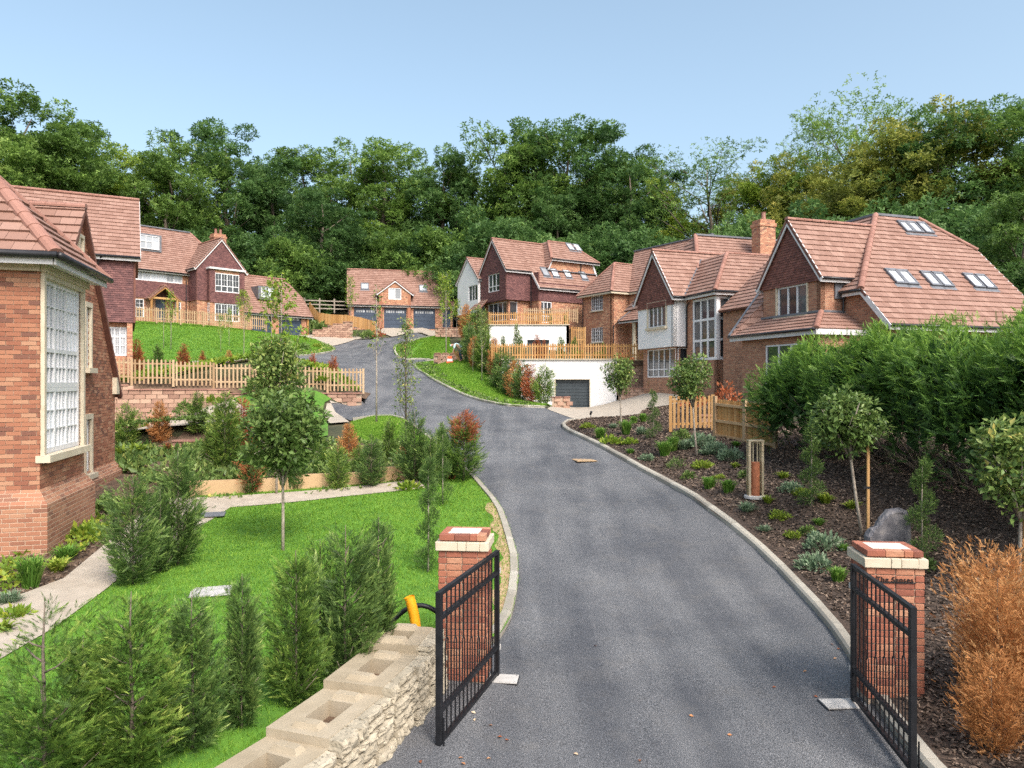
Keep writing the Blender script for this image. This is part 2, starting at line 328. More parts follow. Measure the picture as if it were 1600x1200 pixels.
M['wood_c'] = leafm('woodland_leaf_yellow', [(.1, (.055, .085, .01)), (.45, (.13, .19, .024)), (.8, (.24, .28, .04)), (1, (.4, .36, .07))], 0.4, .55, .12, .35, gain=1.9)
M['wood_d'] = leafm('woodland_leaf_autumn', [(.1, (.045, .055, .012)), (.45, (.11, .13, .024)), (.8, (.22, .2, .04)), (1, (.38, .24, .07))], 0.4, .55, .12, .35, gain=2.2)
# ================================================================ terrain: thin-plate surface through measured points, with two steps where retaining walls stand
def sstep(t): t = np.clip(t, 0, 1); return t*t*(3-2*t)
def wall1_y(x): return 32.3+(x+19)*.319
def steps(x, y):
    s1 = np.interp(x, [-17.6, -12.7, -7.6, -6.2], [2.1, 1.5, .45, 0])*sstep((y-wall1_y(x)-.6)/.3+.5)
    s2 = np.interp(x, [-9.2, -8.0], [.75, 0])*sstep((y-24.6)/.3+.5)
    return s1+s2
CP = [(-3, 2, 0), (4, 2, 0), (-1, 5, 0), (4, 5, 0), (0, 8.5, 0), (3.8, 8.5, 0), (8, 4, .25), (8, 8, .5), (-2.7, 7, .3), (-2.8, 5, .22), (-6, 6, .3), (-10, 6, .4),
      (-16, 15, .9), (12, 9, .9), (14, 20, 2.4), (10, 30, 3.0), (20, 28, 3.2), (30, 35, 4), (8.5, 42, 3.2), (9, 64, 6.0), (0, 85, 10.5), (-30, 85, 12), (40, 60, 8), (0, 110, 15),
      (-60, 60, 11), (-60, 110, 18), (60, 110, 15), (70, 40, 7), (-50, 25, 4), (-40, 10, 1.5), (40, 8, 2), (0, 150, 21), (90, 150, 21), (-90, 150, 21), (-20, -20, 0), (20, -20, 0), (0, -20, 0)]
PP = [(1000, 860, 14), (900, 760, 18.4), (820, 700, 23.5), (770, 660, 29.5), (700, 625, 36), (660, 600, 41.5), (600, 570, 51), (570, 545, 63), (600, 528, 70), (625, 513.5, 77),
      (1200, 875, 13.6), (1060, 768, 18), (960, 712, 22), (880, 668, 28.5), (1000, 645, 36), (920, 638, 44), (870, 638, 43), (747, 752, 18.8), (640, 660, 29.5), (600, 651, 31), (535, 652, 32),
      (800, 843, 14.5), (450, 800, 16.3), (300, 870, 12.8), (600, 880, 13), (65, 870, 12.3), (185, 745, 20), (400, 745, 19.5), (600, 745, 19.5), (250, 700, 24.4), (330, 662, 31), (195, 685, 30),
      (560, 665, 29), (200, 602, 33.5), (400, 608, 34.5), (545, 612, 36.8), (350, 566, 45), (450, 558, 49), (515, 550, 58), (210, 560, 44), (210, 507, 57), (330, 514, 59.5), (300, 540, 50),
      (420, 522, 63), (480, 531, 66), (430, 523, 70), (500, 527, 70), (672, 592, 44), (747, 626, 36.5), (850, 634, 36), (700, 570, 50), (640, 545, 60), (700, 530, 66), (700, 515.5, 78), (660, 515, 77.2), (560, 514.5, 76), (640, 519, 73),
      (1385, 860, 12.8), (1180, 770, 15.7), (1000, 680, 25), (1100, 690, 22), (1200, 710, 20.5), (1300, 735, 17), (1600, 875, 11.5), (930, 640, 38), (850, 560, 52)]
for a in PP: p = px(*a); CP.append((p.x, p.y, p.z))
CP = np.array(CP, float); XC = CP[:, :2]; ZC = CP[:, 2]-steps(CP[:, 0], CP[:, 1])
def tpsk(r2): return np.where(r2 > 1e-9, .5*r2*np.log(np.maximum(r2, 1e-9)), 0)
K = tpsk(((XC[:, None]-XC[None])**2).sum(2)); n = len(XC)
A = np.zeros((n+3, n+3)); A[:n, :n] = K+np.eye(n)*2.0; A[:n, n] = 1; A[:n, n+1:] = XC; A[n, :n] = 1; A[n+1:, :n] = XC.T
sol = np.linalg.solve(A, np.concatenate([ZC, [0, 0, 0]]))
def zf(x, y):
    x = np.asarray(x, float); y = np.asarray(y, float); sh = x.shape; x = x.ravel(); y = y.ravel(); out = np.empty(len(x))
    for i in range(0, len(x), 20000):
        P = np.stack([x[i:i+20000], y[i:i+20000]], 1)
        out[i:i+20000] = tpsk(((P[:, None]-XC[None])**2).sum(2))@sol[:n] + sol[n]+P@sol[n+1:]
    return (out+steps(x, y)).reshape(sh)
def z1(x, y): return float(zf([x], [y])[0])
TY = np.concatenate([np.arange(2.5, 60, .1), np.arange(60, 130, .5)])
def G(x, y):
    """where the sight line through a photo pixel meets the ground"""
    k = (x-CX)/FPX; z = zf(k*TY, TY); ray = CZ-(y-CY)/FPX*TY
    h = np.nonzero(ray <= z)[0]
    if len(h) == 0: return Vector((k*90, 90, z1(k*90, 90)))
    i = max(h[0], 1); a = (ray-z)[i-1]; b2 = (ray-z)[i]; t = a/(a-b2) if a != b2 else 0
    Y = TY[i-1]+(TY[i]-TY[i-1])*t
    return Vector((k*Y, Y, z1(k*Y, Y)))
def GP(*pts): return [tuple(G(*p)[:2]) for p in pts]
def ground_at(x, y, Y):
    """point on the ground at a given distance under photo column x"""
    X = (x-CX)/FPX*Y; return Vector((X, Y, z1(X, Y)))
def catmull(P, step=.3, closed=False):
    P = [Vector((p[0], p[1])) for p in P]; out = []
    for i in range(len(P)-1):
        a, b2, c, d = P[max(i-1, 0)], P[i], P[i+1], P[min(i+2, len(P)-1)]
        k = max(1, int((c-b2).length/step))
        for j in range(k):
            t = j/k
            q = .5*((2*b2)+(c-a)*t+(2*a-5*b2+4*c-d)*t*t+(3*b2-a-3*c+d)*t**3); out.append((q.x, q.y))
    out.append((P[-1].x, P[-1].y)); return out
def densify(poly, step):
    out = []
    for p, q in zip(poly, poly[1:]+poly[:1]):
        k = max(1, int(math.hypot(q[0]-p[0], q[1]-p[1])/step))
        out += [(p[0]+(q[0]-p[0])*j/k, p[1]+(q[1]-p[1])*j/k) for j in range(k)]
    return out
def inside(poly, X, Y):
    r = np.zeros(len(X), bool); P = np.array(poly)
    for (x0, y0), (x1, y1) in zip(P, np.roll(P, -1, 0)):
        c = ((y0 > Y) != (y1 > Y)); xi = (x1-x0)*(Y-y0)/(y1-y0+1e-12)+x0; r ^= c & (X < xi)
    return r
def sheet(name, poly, off, mat, res=.6, kind='structure', z=None, parent=None):
    """a sheet of ground inside an outline, draped on the terrain"""
    B = densify([tuple(p) for p in poly], res); P = np.array(B)
    gx, gy = np.meshgrid(np.arange(P[:, 0].min(), P[:, 0].max(), res), np.arange(P[:, 1].min(), P[:, 1].max(), res))
    gx = gx.ravel()+rng.uniform(-.1, .1, gx.size)*res; gy = gy.ravel()+rng.uniform(-.1, .1, gy.size)*res
    k = inside(B, gx, gy); pts = [Vector(p) for p in B]+[Vector((a, c)) for a, c in zip(gx[k], gy[k])]
    nB = len(B)
    ov, oe, of, *_ = geometry.delaunay_2d_cdt(pts, [(i, (i+1) % nB) for i in range(nB)], [], 1, 1e-5)
    X = np.array([v.x for v in ov]); Y = np.array([v.y for v in ov])
    Z = (zf(X, Y) if z is None else np.full(len(X), z))+off
    F = np.array([f for f in of if len(f) == 3], int)
    e1 = np.stack([X[F[:, 1]]-X[F[:, 0]], Y[F[:, 1]]-Y[F[:, 0]]], 1); e2 = np.stack([X[F[:, 2]]-X[F[:, 0]], Y[F[:, 2]]-Y[F[:, 0]]], 1)
    fl = (e1[:, 0]*e2[:, 1]-e1[:, 1]*e2[:, 0]) < 0; F[fl] = F[fl][:, ::-1]
    o = mobj(name, mesh_np(name, np.stack([X, Y, Z], 1), F, None, mat, True), None, parent)
    if kind: o['kind'] = kind
    return o
# base ground
gx = np.concatenate([[-1500, -700, -350, -200, -140], np.arange(-100, -30, 3.), np.arange(-30, 30, .5), np.arange(30, 101, 3.), [140, 200, 350, 700, 1500]])
gy = np.concatenate([[-900, -300, -100, -40], np.arange(-20, 0, 2.), np.arange(0, 80, .5), np.arange(80, 160, 4.), [200, 300, 600, 1500]])
GX, GY = np.meshgrid(gx, gy)
GZ = zf(np.clip(GX, -100, 100), np.clip(GY, -20, 156))-.07
nx, ny = len(gx), len(gy); I = np.arange(nx*ny).reshape(ny, nx)
Q = np.stack([I[:-1, :-1], I[:-1, 1:], I[1:, 1:], I[1:, :-1]], -1).reshape(-1, 4)
F = np.concatenate([Q[:, [0, 1, 2]], Q[:, [0, 2, 3]]])
tag(mobj('ground', mesh_np('ground', np.stack([GX.ravel(), GY.ravel(), GZ.ravel()], 1), F, None, M['woodfloor'], True)), kind='structure')
# ---- outlines measured in the photo
KR = GP((1330, 1035), (1295, 982), (1250, 930), (1200, 876), (1150, 832), (1100, 794), (1050, 762), (1000, 735), (960, 712), (925, 693), (900, 681), (885, 674), (878, 668), (878, 663), (886, 659), (905, 657))
KR = [(3.6, 3), (3.68, 6.3), (3.9, 7.9)] + KR
KL = GP((780, 1000), (797, 973), (807, 933), (810, 900), (808, 870), (800, 843), (790, 812), (780, 791), (762, 770), (747, 752), (715, 722), (680, 692), (655, 672), (641, 661), (628, 655), (610, 651.5), (585, 652), (548, 657))
KLR = GP((852, 637.5), (820, 636.5), (785, 634), (747, 626), (710, 612), (690, 602), (672, 592), (658, 582), (648, 575), (647, 570), (656, 567.5))
KR2 = GP((672, 562.5), (650, 561.5), (630, 560), (620, 557), (616, 552), (615.5, 546), (618, 541), (635, 537), (670, 526.5))
KC = GP((300, 567), (345, 565), (400, 562), (460, 557), (490, 555), (510, 552), (521, 549), (524, 546), (520, 542.5), (510, 539))
cKR, cKL, cKLR, cKR2, cKC = [catmull(k) for k in (KR, KL, KLR, KR2, KC)]
road = [(3.6, -25), (3.6, 0)]+cKR[1:]+GP((910, 657), (855, 639))+cKLR+GP((662, 566), (672, 565), (672, 563))+cKR2+GP((613, 527), (590, 529), (555, 531), (520, 541))+list(reversed(cKC[:-4])) + \
       GP((300, 571), (345, 570), (480, 573), (545, 590))+[(-7.2, 36.2)]+GP((557, 619), (515, 626), (535, 652))+list(reversed(cKL))+[(-.75, 8.7), (-1.15, 7.6), (-1.5, 6.5), (-2.6, 4.2), (-4, 0), (-4, -25)]
sheet('road', road, .0, M['asphalt'], .6)
lawnF = cKL[:-3]+GP((548, 662), (540, 690))+[(-6.6, 24)]+[(-9.0, 21.5)]+GP((300, 812), (305, 830))+[(-6.25, 12.6), (-6.0, 10.5), (-5.8, 9.0), (-5.78, 7.3), (-6.7, 5.0), (-7.0, 1.5)]+[(-3.3, 2.5), (-2.75, 5.2), (-1.95, 7.2), (-1.3, 8.6), (-.7, 9.2)]
LAWNS = {}
LAWNS['front_lawn'] = lawnF
LAWNS['upper_left_lawn'] = cKC+GP((470, 526), (430, 523), (415, 515), (330, 510), (260, 506), (210, 503), (196, 508), (188, 545), (190, 568))
LAWNS['roadside_lawn'] = cKLR+GP((672, 565.5), (700, 564), (730, 563))+[(0.2, 43.5), (1.6, 37.6)]+GP((866, 630))
LAWNS['garage_side_lawn'] = cKR2+GP((700, 523))+[(-5.2, 62), (-4.1, 55)]+GP((690, 560.5))
for k, p in LAWNS.items(): sheet(k, p, .075, M['turf'], .6)
bed = cKR[5:]+GP((925, 655), (1000, 650), (1010, 640))+[(8.5, 36), (8.6, 24.5), (9.5, 22), (12, 18), (12, 11), (8, 7.5), (4.9, 7)]
sheet('mulch_bed', bed, .07, M['mulch'], .5)
sheet('garage_driveway', GP((905, 657.5), (855, 639.5))+[(3.0, 43.9), (9.0, 43.9), (8.6, 33)]+GP((1010, 647), (925, 655)), .012, M['paving'], .8)
sheet('upper_driveway', GP((672, 525.5), (613, 526.5), (606, 524), (585, 515))+[(-16.5, 78.6), (-4, 80.2)]+GP((700, 519)), .03, M['paving'], 1.0)
sheet('left_driveway', GP((608, 526), (555, 530.5), (517, 541), (480, 533))+[(-23.5, 66.5), (-21, 71), (-19, 73)]+GP((540, 523), (590, 528.5)), .02, M['paving'], 1.0)
yard = [(-10.6, 27.5), (-9.4, 24.7), (-14.5, 24.7), (-17.5, 27), (-19.5, 31.9), (-13.0, 34.0), (-11.2, 31.5)]
sheet('lower_yard_paving', yard, .03, M['paving'], .35)
sheet('yard_entrance_paving', GP((515, 626.5), (535, 652), (546, 660))+[(-7.5, 30.2), (-8.2, 32.2), (-8.5, 33.8), (-8.3, 35.0)], .03, M['paving'], .3)
sheet('yard_turf', [(-9.5, 24.9), (-10.6, 27.5), (-11.2, 31.5), (-12.9, 34.0), (-8.6, 35.1), (-8.6, 33.8), (-8.3, 32.2), (-7.5, 30.0), (-6.6, 26.4), (-8.0, 24.9)], .02, M['turf'], .35)
sheet('side_path', [(-6.1, 12.0), (-5.85, 10.6), (-5.62, 9.0), (-5.6, 7.4), (-6.4, 5.1), (-7.6, 6.6), (-7.05, 8.6), (-6.7, 11.0), (-7.3, 13.5), (-8.1, 16.8), (-6.9, 17.1), (-4.3, 18.0), (-2.4, 18.8), (-2.1, 17.95), (-4, 17.25), (-6.2, 16.2)], .09, M['paving'], .5)
sheet('house_border', [(-7.05, 8.6), (-6.7, 11.0), (-7.3, 13.5), (-8.1, 16.8), (-9.8, 20), (-12, 20), (-11, 12), (-11, 6), (-7.6, 6.6)], .06, M['soil'], .5)
sheet('cross_path', GP((656, 567), (672, 565), (735, 562), (735, 558), (690, 560), (672, 562.5)), .04, M['paving'], .5)
sheet('upper_border', GP((285, 568), (345, 566), (460, 559), (500, 556), (515, 556), (530, 575), (545, 590.5))+[(-7.3, 36.9), (-13, 35.2), (-19, 33.25), (-26, 38), (-20, 46)], -.02, M['turf'], .25)
sheet('side_bed', [(-8.0, 17.2), (-8.9, 20.8), (-9.0, 23.75), (-14.6, 23.75), (-14, 20.4), (-10.2, 19.8)], .03, M['soil'], .4)
# ---- kerbs: one stone after another
def kerb(name, line, inward, ln=.91, wd=.135, ht=.115):
    root = tag(link(bpy.data.objects.new(name, None)), kind='structure')
    L = [Vector((a, c)) for a, c in line]; acc = [0]
    for a, c in zip(L, L[1:]): acc.append(acc[-1]+(c-a).length)
    def at(s):
        s = min(max(s, 0), acc[-1]-1e-6); i = max(0, np.searchsorted(acc, s)-1); t = (s-acc[i])/(acc[i+1]-acc[i]+1e-9); return L[i].lerp(L[i+1], t)
    s = 0; me0 = None
    while s < acc[-1]-.15:
        e = min(s+ln, acc[-1]); a, c = at(s), at(e); d = c-a
        nn = Vector((-d.y, d.x)).normalized()*inward
        za, zc = z1(a.x, a.y), z1(c.x, c.y)
        if me0 is None:
            mb = MB(); w2, h = wd, ht; pr = [(0, -.12), (0, h-.03), (.03, h), (w2, h), (w2, -.12)]
            A = [(-.5, y, z) for y, z in pr]; B = [(.5, y, z) for y, z in pr]
            mb.poly(A[::-1]); mb.poly(B)
            for i in range(5): j = (i+1) % 5; mb.poly([A[i], A[j], B[j], B[i]])
            me0 = mb.mesh('kerb_stone', M['kerb'])
            bm = bmesh.new(); bm.from_mesh(me0); bmesh.ops.recalc_face_normals(bm, faces=bm.faces); bm.to_mesh(me0); bm.free()
        o = mobj('kerb_stone', me0, None, root)
        X = Vector((d.x, d.y, zc-za)); Ln = X.length-.012; X.normalize(); Y = Vector((nn.x, nn.y, 0)); Z = X.cross(Y); 
        if Z.z < 0: Z = -Z
        mid = Vector(((a.x+c.x)/2, (a.y+c.y)/2, (za+zc)/2+random.uniform(-.004, .004)))
        o.matrix_basis = Matrix.Translation(mid) @ Matrix((X*Ln, Y, Z)).transposed().to_4x4()
        s = e
kerb('kerb', cKR, -1); kerb('kerb', cKL, 1); kerb('kerb', cKLR, -1); kerb('kerb', cKR2, -1); kerb('kerb', cKC, 1)
# ================================================================ house kit
class Fr:
    """a vertical plane frame: u along d (left to right seen from outside), v inward, z up"""
    def __init__(s, p0, d):
        s.p = Vector((p0[0], p0[1])); s.d = Vector((d[0], d[1])).normalized(); s.i = Vector((-s.d.y, s.d.x))
    def pt(s, u, v, z): q = s.p+s.d*u+s.i*v; return Vector((q.x, q.y, z))
    def u(s, x, v=0.0):
        k = (x-CX)/FPX; o = s.p+s.i*v; return (k*o.y-o.x)/(s.d.x-k*s.d.y)
    def uz(s, x, y, v=0.0):
        u = s.u(x, v); q = s.pt(u, v, 0); return u, CZ-(y-CY)/FPX*q.y
    def right(s, u, v=0.0): q = s.pt(u, v, 0); return Fr((q.x, q.y), s.i)          # wall facing +d, starting at (u,v) going inward
    def left(s, u, v=0.0): q = s.pt(u, v, 0); return Fr((q.x, q.y), -s.i)         # wall facing -d, its left end is deepest: starts at (u,v) going outward
    def ax(s): return (Vector((s.d.x, s.d.y, 0)), Vector((s.i.x, s.i.y, 0)), Vector((0, 0, 1)))
def rect_from_px(fr, x0, y0, x1, y1, v=0.0):
    """photo rectangle (left edge x0, right edge x1; y0 top, y1 bottom at the middle) -> u0,u1,z0,z1"""
    u0, u1 = fr.u(x0, v), fr.u(x1, v); um = (x0+x1)/2
    return u0, u1, fr.uz(um, y1, v)[1], fr.uz(um, y0, v)[1]
PANE = {}
def pane_mesh(g):
    if g not in PANE:
        mb = MB(); mb.poly([(-.5, 0, -.5), (.5, 0, -.5), (.5, 0, .5), (-.5, 0, .5)]); PANE[g] = mb.mesh('pane', M[g])
    return PANE[g]
def window(parent, fr, u0, u1, z0, z1, cols=3, rows=(), v=0.0, bar=.07, inset=.06, glass='glass', sill=None, sub=None, name='window', fmat='upvc', heads=None):
    """frame mesh under the house, one pane object for each light; sub=(c,r) small bars in each light; rows = heights of the transoms (0..1)"""
    off = parent.matrix_basis.translation; X, Yv, Z = fr.ax(); mb = MB(); vc = v+inset
    def bx(a0, a1, b0, b1, t=.07, dv=0): mb.box(fr.pt((a0+a1)/2, vc+dv, (b0+b1)/2), (X, Yv, Z), ((a1-a0)/2, t/2, (b1-b0)/2))
    bx(u0, u0+bar, z0, z1); bx(u1-bar, u1, z0, z1); bx(u0+bar, u1-bar, z0, z0+bar*1.2); bx(u0+bar, u1-bar, z1-bar, z1)
    cu = [u0+bar+(u1-u0-2*bar)*i/cols for i in range(cols+1)]
    rz = [z0+bar*1.2]+[z0+bar*1.2+(z1-z0-bar*2.2)*r for r in rows]+[z1-bar]
    hb = bar*.5
    for c in cu[1:-1]: bx(c-hb, c+hb, z0+bar, z1-bar, .066)
    for r in rz[1:-1]: bx(u0+bar, u1-bar, r-hb, r+hb, .062)
    sm = sub if sub else (1, 1)
    for i in range(cols):
        for j in range(len(rz)-1):
            a0, a1, b0, b1 = cu[i]+(hb if i else 0), cu[i+1]-(hb if i < cols-1 else 0), rz[j]+(hb if j else 0), rz[j+1]-(hb if j < len(rz)-2 else 0)
            cs, rs = sm if not callable(sm) else sm(i, j)
            for q in range(1, cs): x = a0+(a1-a0)*q/cs; bx(x-.011, x+.011, b0, b1, .05)
            for q in range(1, rs): y = b0+(b1-b0)*q/rs; bx(a0, a1, y-.011, y+.011, .046)
    win = mobj(name, mb.mesh(name, M[fmat], off), None, parent)
    for i in range(cols):
        for j in range(len(rz)-1):
            a0, a1, b0, b1 = cu[i], cu[i+1], rz[j], rz[j+1]
            p = mobj('pane', pane_mesh(glass), None, win)
            p.matrix_basis = Matrix.Translation(fr.pt((a0+a1)/2, vc+.012, (b0+b1)/2)-off) @ Matrix((X*(a1-a0), Yv, Z*(b1-b0))).transposed().to_4x4()
    if sill:
        s = MB(); s.box(fr.pt((u0+u1)/2, v-.03, z0-.045), (X, Yv, Z), ((u1-u0)/2+.08, .1, .045)); s.build('sill', M[sill], win)
    return win
def wall(parent, fr, poly, mat, wins=(), v=0.0, name='wall', reveal=.14, back=.22):
    """a wall panel (convex outline in u,z) with real openings"""
    mb = MB(); us = sorted({p[0] for p in poly} | {q for w_ in wins for q in w_[:2]}); zs = sorted({p[1] for p in poly} | {q for w_ in wins for q in w_[2:4]})
    if area2(list(poly)) < 0: poly = list(poly)[::-1]
    for a0, a1 in zip(us, us[1:]):
        for b0, b1 in zip(zs, zs[1:]):
            if a1-a0 < 1e-5 or b1-b0 < 1e-5: continue
            cu, cz = (a0+a1)/2, (b0+b1)/2
            if any(w_[0] < cu < w_[1] and w_[2] < cz < w_[3] for w_ in wins): continue
            c = clip_rect(list(poly), a0, a1, b0, b1)
            if len(c) > 2 and abs(area2(c)) > 1e-6: mb.poly([fr.pt(p[0], v, p[1]) for p in c], [tuple(p) for p in c])
    for (a0, a1, b0, b1) in [w_[:4] for w_ in wins]:
        for (p, q) in (((a0, b0), (a1, b0)), ((a1, b0), (a1, b1)), ((a1, b1), (a0, b1)), ((a0, b1), (a0, b0))):
            mb.poly([fr.pt(p[0], v, p[1]), fr.pt(q[0], v, q[1]), fr.pt(q[0], v+reveal, q[1]), fr.pt(p[0], v+reveal, p[1])], [p, q, (q[0]+reveal, q[1]), (p[0]+reveal, p[1])])
    for p, q in zip(poly, list(poly)[1:]+list(poly)[:1]):
        mb.poly([fr.pt(q[0], v, q[1]), fr.pt(p[0], v, p[1]), fr.pt(p[0], v+back, p[1]), fr.pt(q[0], v+back, q[1])], [q, p, (p[0]+back, p[1]), (q[0]+back, q[1])])
    return mb.build(name, M[mat], parent, uv=True)
def rectpoly(u0, u1, z0, z1): return [(u0, z0), (u1, z0), (u1, z1), (u0, z1)]
SINGLE = {}          # house -> list of single roof tiles waiting to be placed
def tiles(parent, pts, mat='tile', tw=.3, g=.3, th=.05, name='roof_tiles', single=False, deck='deck', jitter=.004, lift=0.0):
    """overlapping tile courses on a planar convex polygon; each tile is real geometry"""
    P = [Vector(p) for p in pts]; nrm = Vector((0, 0, 0))
    for a, b in zip(P, P[1:]+P[:1]): nrm += a.cross(b)
    nrm.normalize()
    toc = Vector((0, 0, CZ))-P[0]
    if abs(nrm.z) > .05:
        if nrm.z < 0: nrm = -nrm
    elif nrm.dot(toc) < 0: nrm = -nrm
    S = (Vector((0, 0, 1))-nrm*nrm.z).normalized(); H = S.cross(nrm).normalized(); O = P[0]
    q = [((p-O).dot(H), (p-O).dot(S)) for p in P]
    if area2(q) < 0: q = q[::-1]
    mb = MB()
    mb.poly([O+H*a+S*b for a, b in q]); mb.poly([O+H*a+S*b-nrm*.08 for a, b in q[::-1]])
    for a, b in zip(q, q[1:]+q[:1]): mb.poly([O+H*b[0]+S*b[1], O+H*a[0]+S*a[1], O+H*a[0]+S*a[1]-nrm*.08, O+H*b[0]+S*b[1]-nrm*.08])
    mb.build('roof_deck' if mat.startswith('tile') else 'wall_backing', M[deck], parent)
    h0, h1 = min(a for a, b in q), max(a for a, b in q); s0, s1 = min(b for a, b in q), max(b for a, b in q)
    tb = MB(); r = random.Random(int(abs(O.x*97+O.y*31+O.z*7)*10)); row = 0; s = s0
    while s < s1-.01:
        strip = clip_rect(q, h0-1, h1+1, s, min(s+g, s1))
        if len(strip) > 2:
            a0, a1 = min(p[0] for p in strip), max(p[0] for p in strip)
            x = h0-(tw*.5 if row % 2 else 0); x += math.floor((a0-x)/tw)*tw
            while x < a1:
                c = clip_rect(strip, x+.003, x+tw-.003, s, s+g)
                if len(c) > 2 and abs(area2(c)) > tw*g*.02:
                    j = r.uniform(0, jitter); full = abs(area2(c)) > (tw-.006)*g*.985
                    if single and full:
                        SINGLE.setdefault(parent.name, []).append((parent, O+H*(x+tw/2)+S*s+nrm*j, H, S, nrm, tw, g, th))
                    else:
                        top = [O+H*a+S*b+nrm*(.004+lift+j+th*(1-(b-s)/g*.85)) for a, b in c]; bot = [O+H*a+S*b+nrm*(.002+lift) for a, b in c]
                        tb.poly(top)
                        for i in range(len(c)): k = (i+1) % len(c); tb.poly([bot[i], bot[k], top[k], top[i]])
                x += tw
        s += g; row += 1
    if tb.v:
        # share vertices so every tile is one island
        me = bpy.data.meshes.new(name); V = [tuple(v) for v in tb.v]; off = parent.matrix_basis.translation
        vm, nv, idx = {}, [], []
        for v in V:
            k = (round(v[0], 5), round(v[1], 5), round(v[2], 5))
            if k not in vm: vm[k] = len(nv); nv.append((v[0]-off.x, v[1]-off.y, v[2]-off.z))
            idx.append(vm[k])
        me.from_pydata(nv, [], [tuple(dict.fromkeys(idx[i] for i in f)) for f in tb.f if len(set(idx[i] for i in f)) > 2]); me.materials.append(M[mat])
        o = mobj(name, me, None, parent); o['kind'] = 'stuff'
TILE1 = {}
def flush_single(parent, limit=295, mat='tile1', name='roof_tile'):
    L = SINGLE.pop(parent.name, []); off = parent.matrix_basis.translation
    def key(t):
        p = t[1]; x = CX+FPX*p.x/max(p.y, .1); return p.y + (1000 if not -60 < x < 1660 else 0)
    L.sort(key=key)
    def mat4(t):
        _, p, H, S, nr, tw, g, th = t; return Matrix.Translation(p-off) @ Matrix((H, S, nr)).transposed().to_4x4()
    rest = MB()
    for i, t in enumerate(L):
        _, p, H, S, nr, tw, g, th = t
        if i < limit:
            k = (tw, g, th)
            if k not in TILE1:
                b = MB(); w2 = tw/2-.003; a = [(-w2, 0, .002), (w2, 0, .002), (w2, g, .002), (-w2, g, .002)]
                tp = [(-w2, 0, th), (w2, 0, th), (w2, g, th*.15+.004), (-w2, g, th*.15+.004)]
                b.poly(tp); b.poly(a[::-1])
                for q in range(4): r = (q+1) % 4; b.poly([a[q], a[r], tp[r], tp[q]])
                TILE1[k] = b.mesh(name, M[mat])
            o = mobj(name, TILE1[k], None, parent); o.matrix_basis = mat4(t)
        else:
            w2 = tw/2-.003; f = lambda x, y, z: p+H*x+S*y+nr*z
            tp = [f(-w2, 0, th), f(w2, 0, th), f(w2, g, th*.15+.004), f(-w2, g, th*.15+.004)]; bt = [f(-w2, 0, .002), f(w2, 0, .002), f(w2, g, .002), f(-w2, g, .002)]
            rest.poly(tp)
            for q in range(4): r = (q+1) % 4; rest.poly([bt[q], bt[r], tp[r], tp[q]])
    if rest.v: o = rest.build('roof_tiles', M['tile'], parent); o['kind'] = 'stuff'
RT = {}
def ridge(parent, a, b, r=.12, ln=.42, name='ridge_tile'):
    a, b = Vector(a), Vector(b); d = (b-a); L = d.length; d.normalize(); n_ = max(1, round(L/ln)); sl = L/n_
    k = (r, round(sl, 2))
    if k not in RT:
        mb = MB(); N = 7; r0, r1 = r, r*.9
        ring = lambda x, rr: [(x, rr*math.cos(t), rr*math.sin(t)*.8) for t in [math.pi*(-.1+1.2*i/N) for i in range(N+1)]]
        A, B, A2, B2 = ring(-.5, r0), ring(.5, r1), ring(-.5, r0-.02), ring(.5, r1-.02)
        for i in range(N): mb.poly([A[i], A[i+1], B[i+1], B[i]][::-1]); mb.poly([A[i], A[i+1], A2[i+1], A2[i]])
        mb.poly([A2[i] for i in range(N+1)])
        RT[k] = mb.mesh(name, M['ridge'], smooth=False)
    Y = Vector((0, 0, 1)).cross(d).normalized(); Z = d.cross(Y); off = parent.matrix_basis.translation
    for i in range(n_):
        o = mobj(name, RT[k], None, parent); c = a+d*sl*(i+.5)
        o.matrix_basis = Matrix.Translation(c-off) @ Matrix((d*(sl*1.03), Y, Z)).transposed().to_4x4()
def board(parent, a, b, wd=.03, ht=.2, mat='fascia', name='fascia', up=(0, 0, 1)):
    mb = MB(); mb.beam(a, b, wd, ht, up); return mb.build(name, M[mat], parent)
def gutter(parent, a, b, r=.055):
    mb = MB(); mb.tube([a, b], r, 8); mb.build('gutter', M['black'], parent, smooth=True)
def downpipe(parent, pts, r=.04):
    mb = MB(); mb.tube(pts, r, 8); mb.build('downpipe', M['black'], parent)
def barge(parent, fr, u0, um, u1, ze, zr, v, mat='fascia', ht=.2):
    for a, b in ((u0, um), (u1, um)):
        board(parent, fr.pt(a, v, ze), fr.pt(b, v, zr), .04, ht, mat, 'bargeboard')
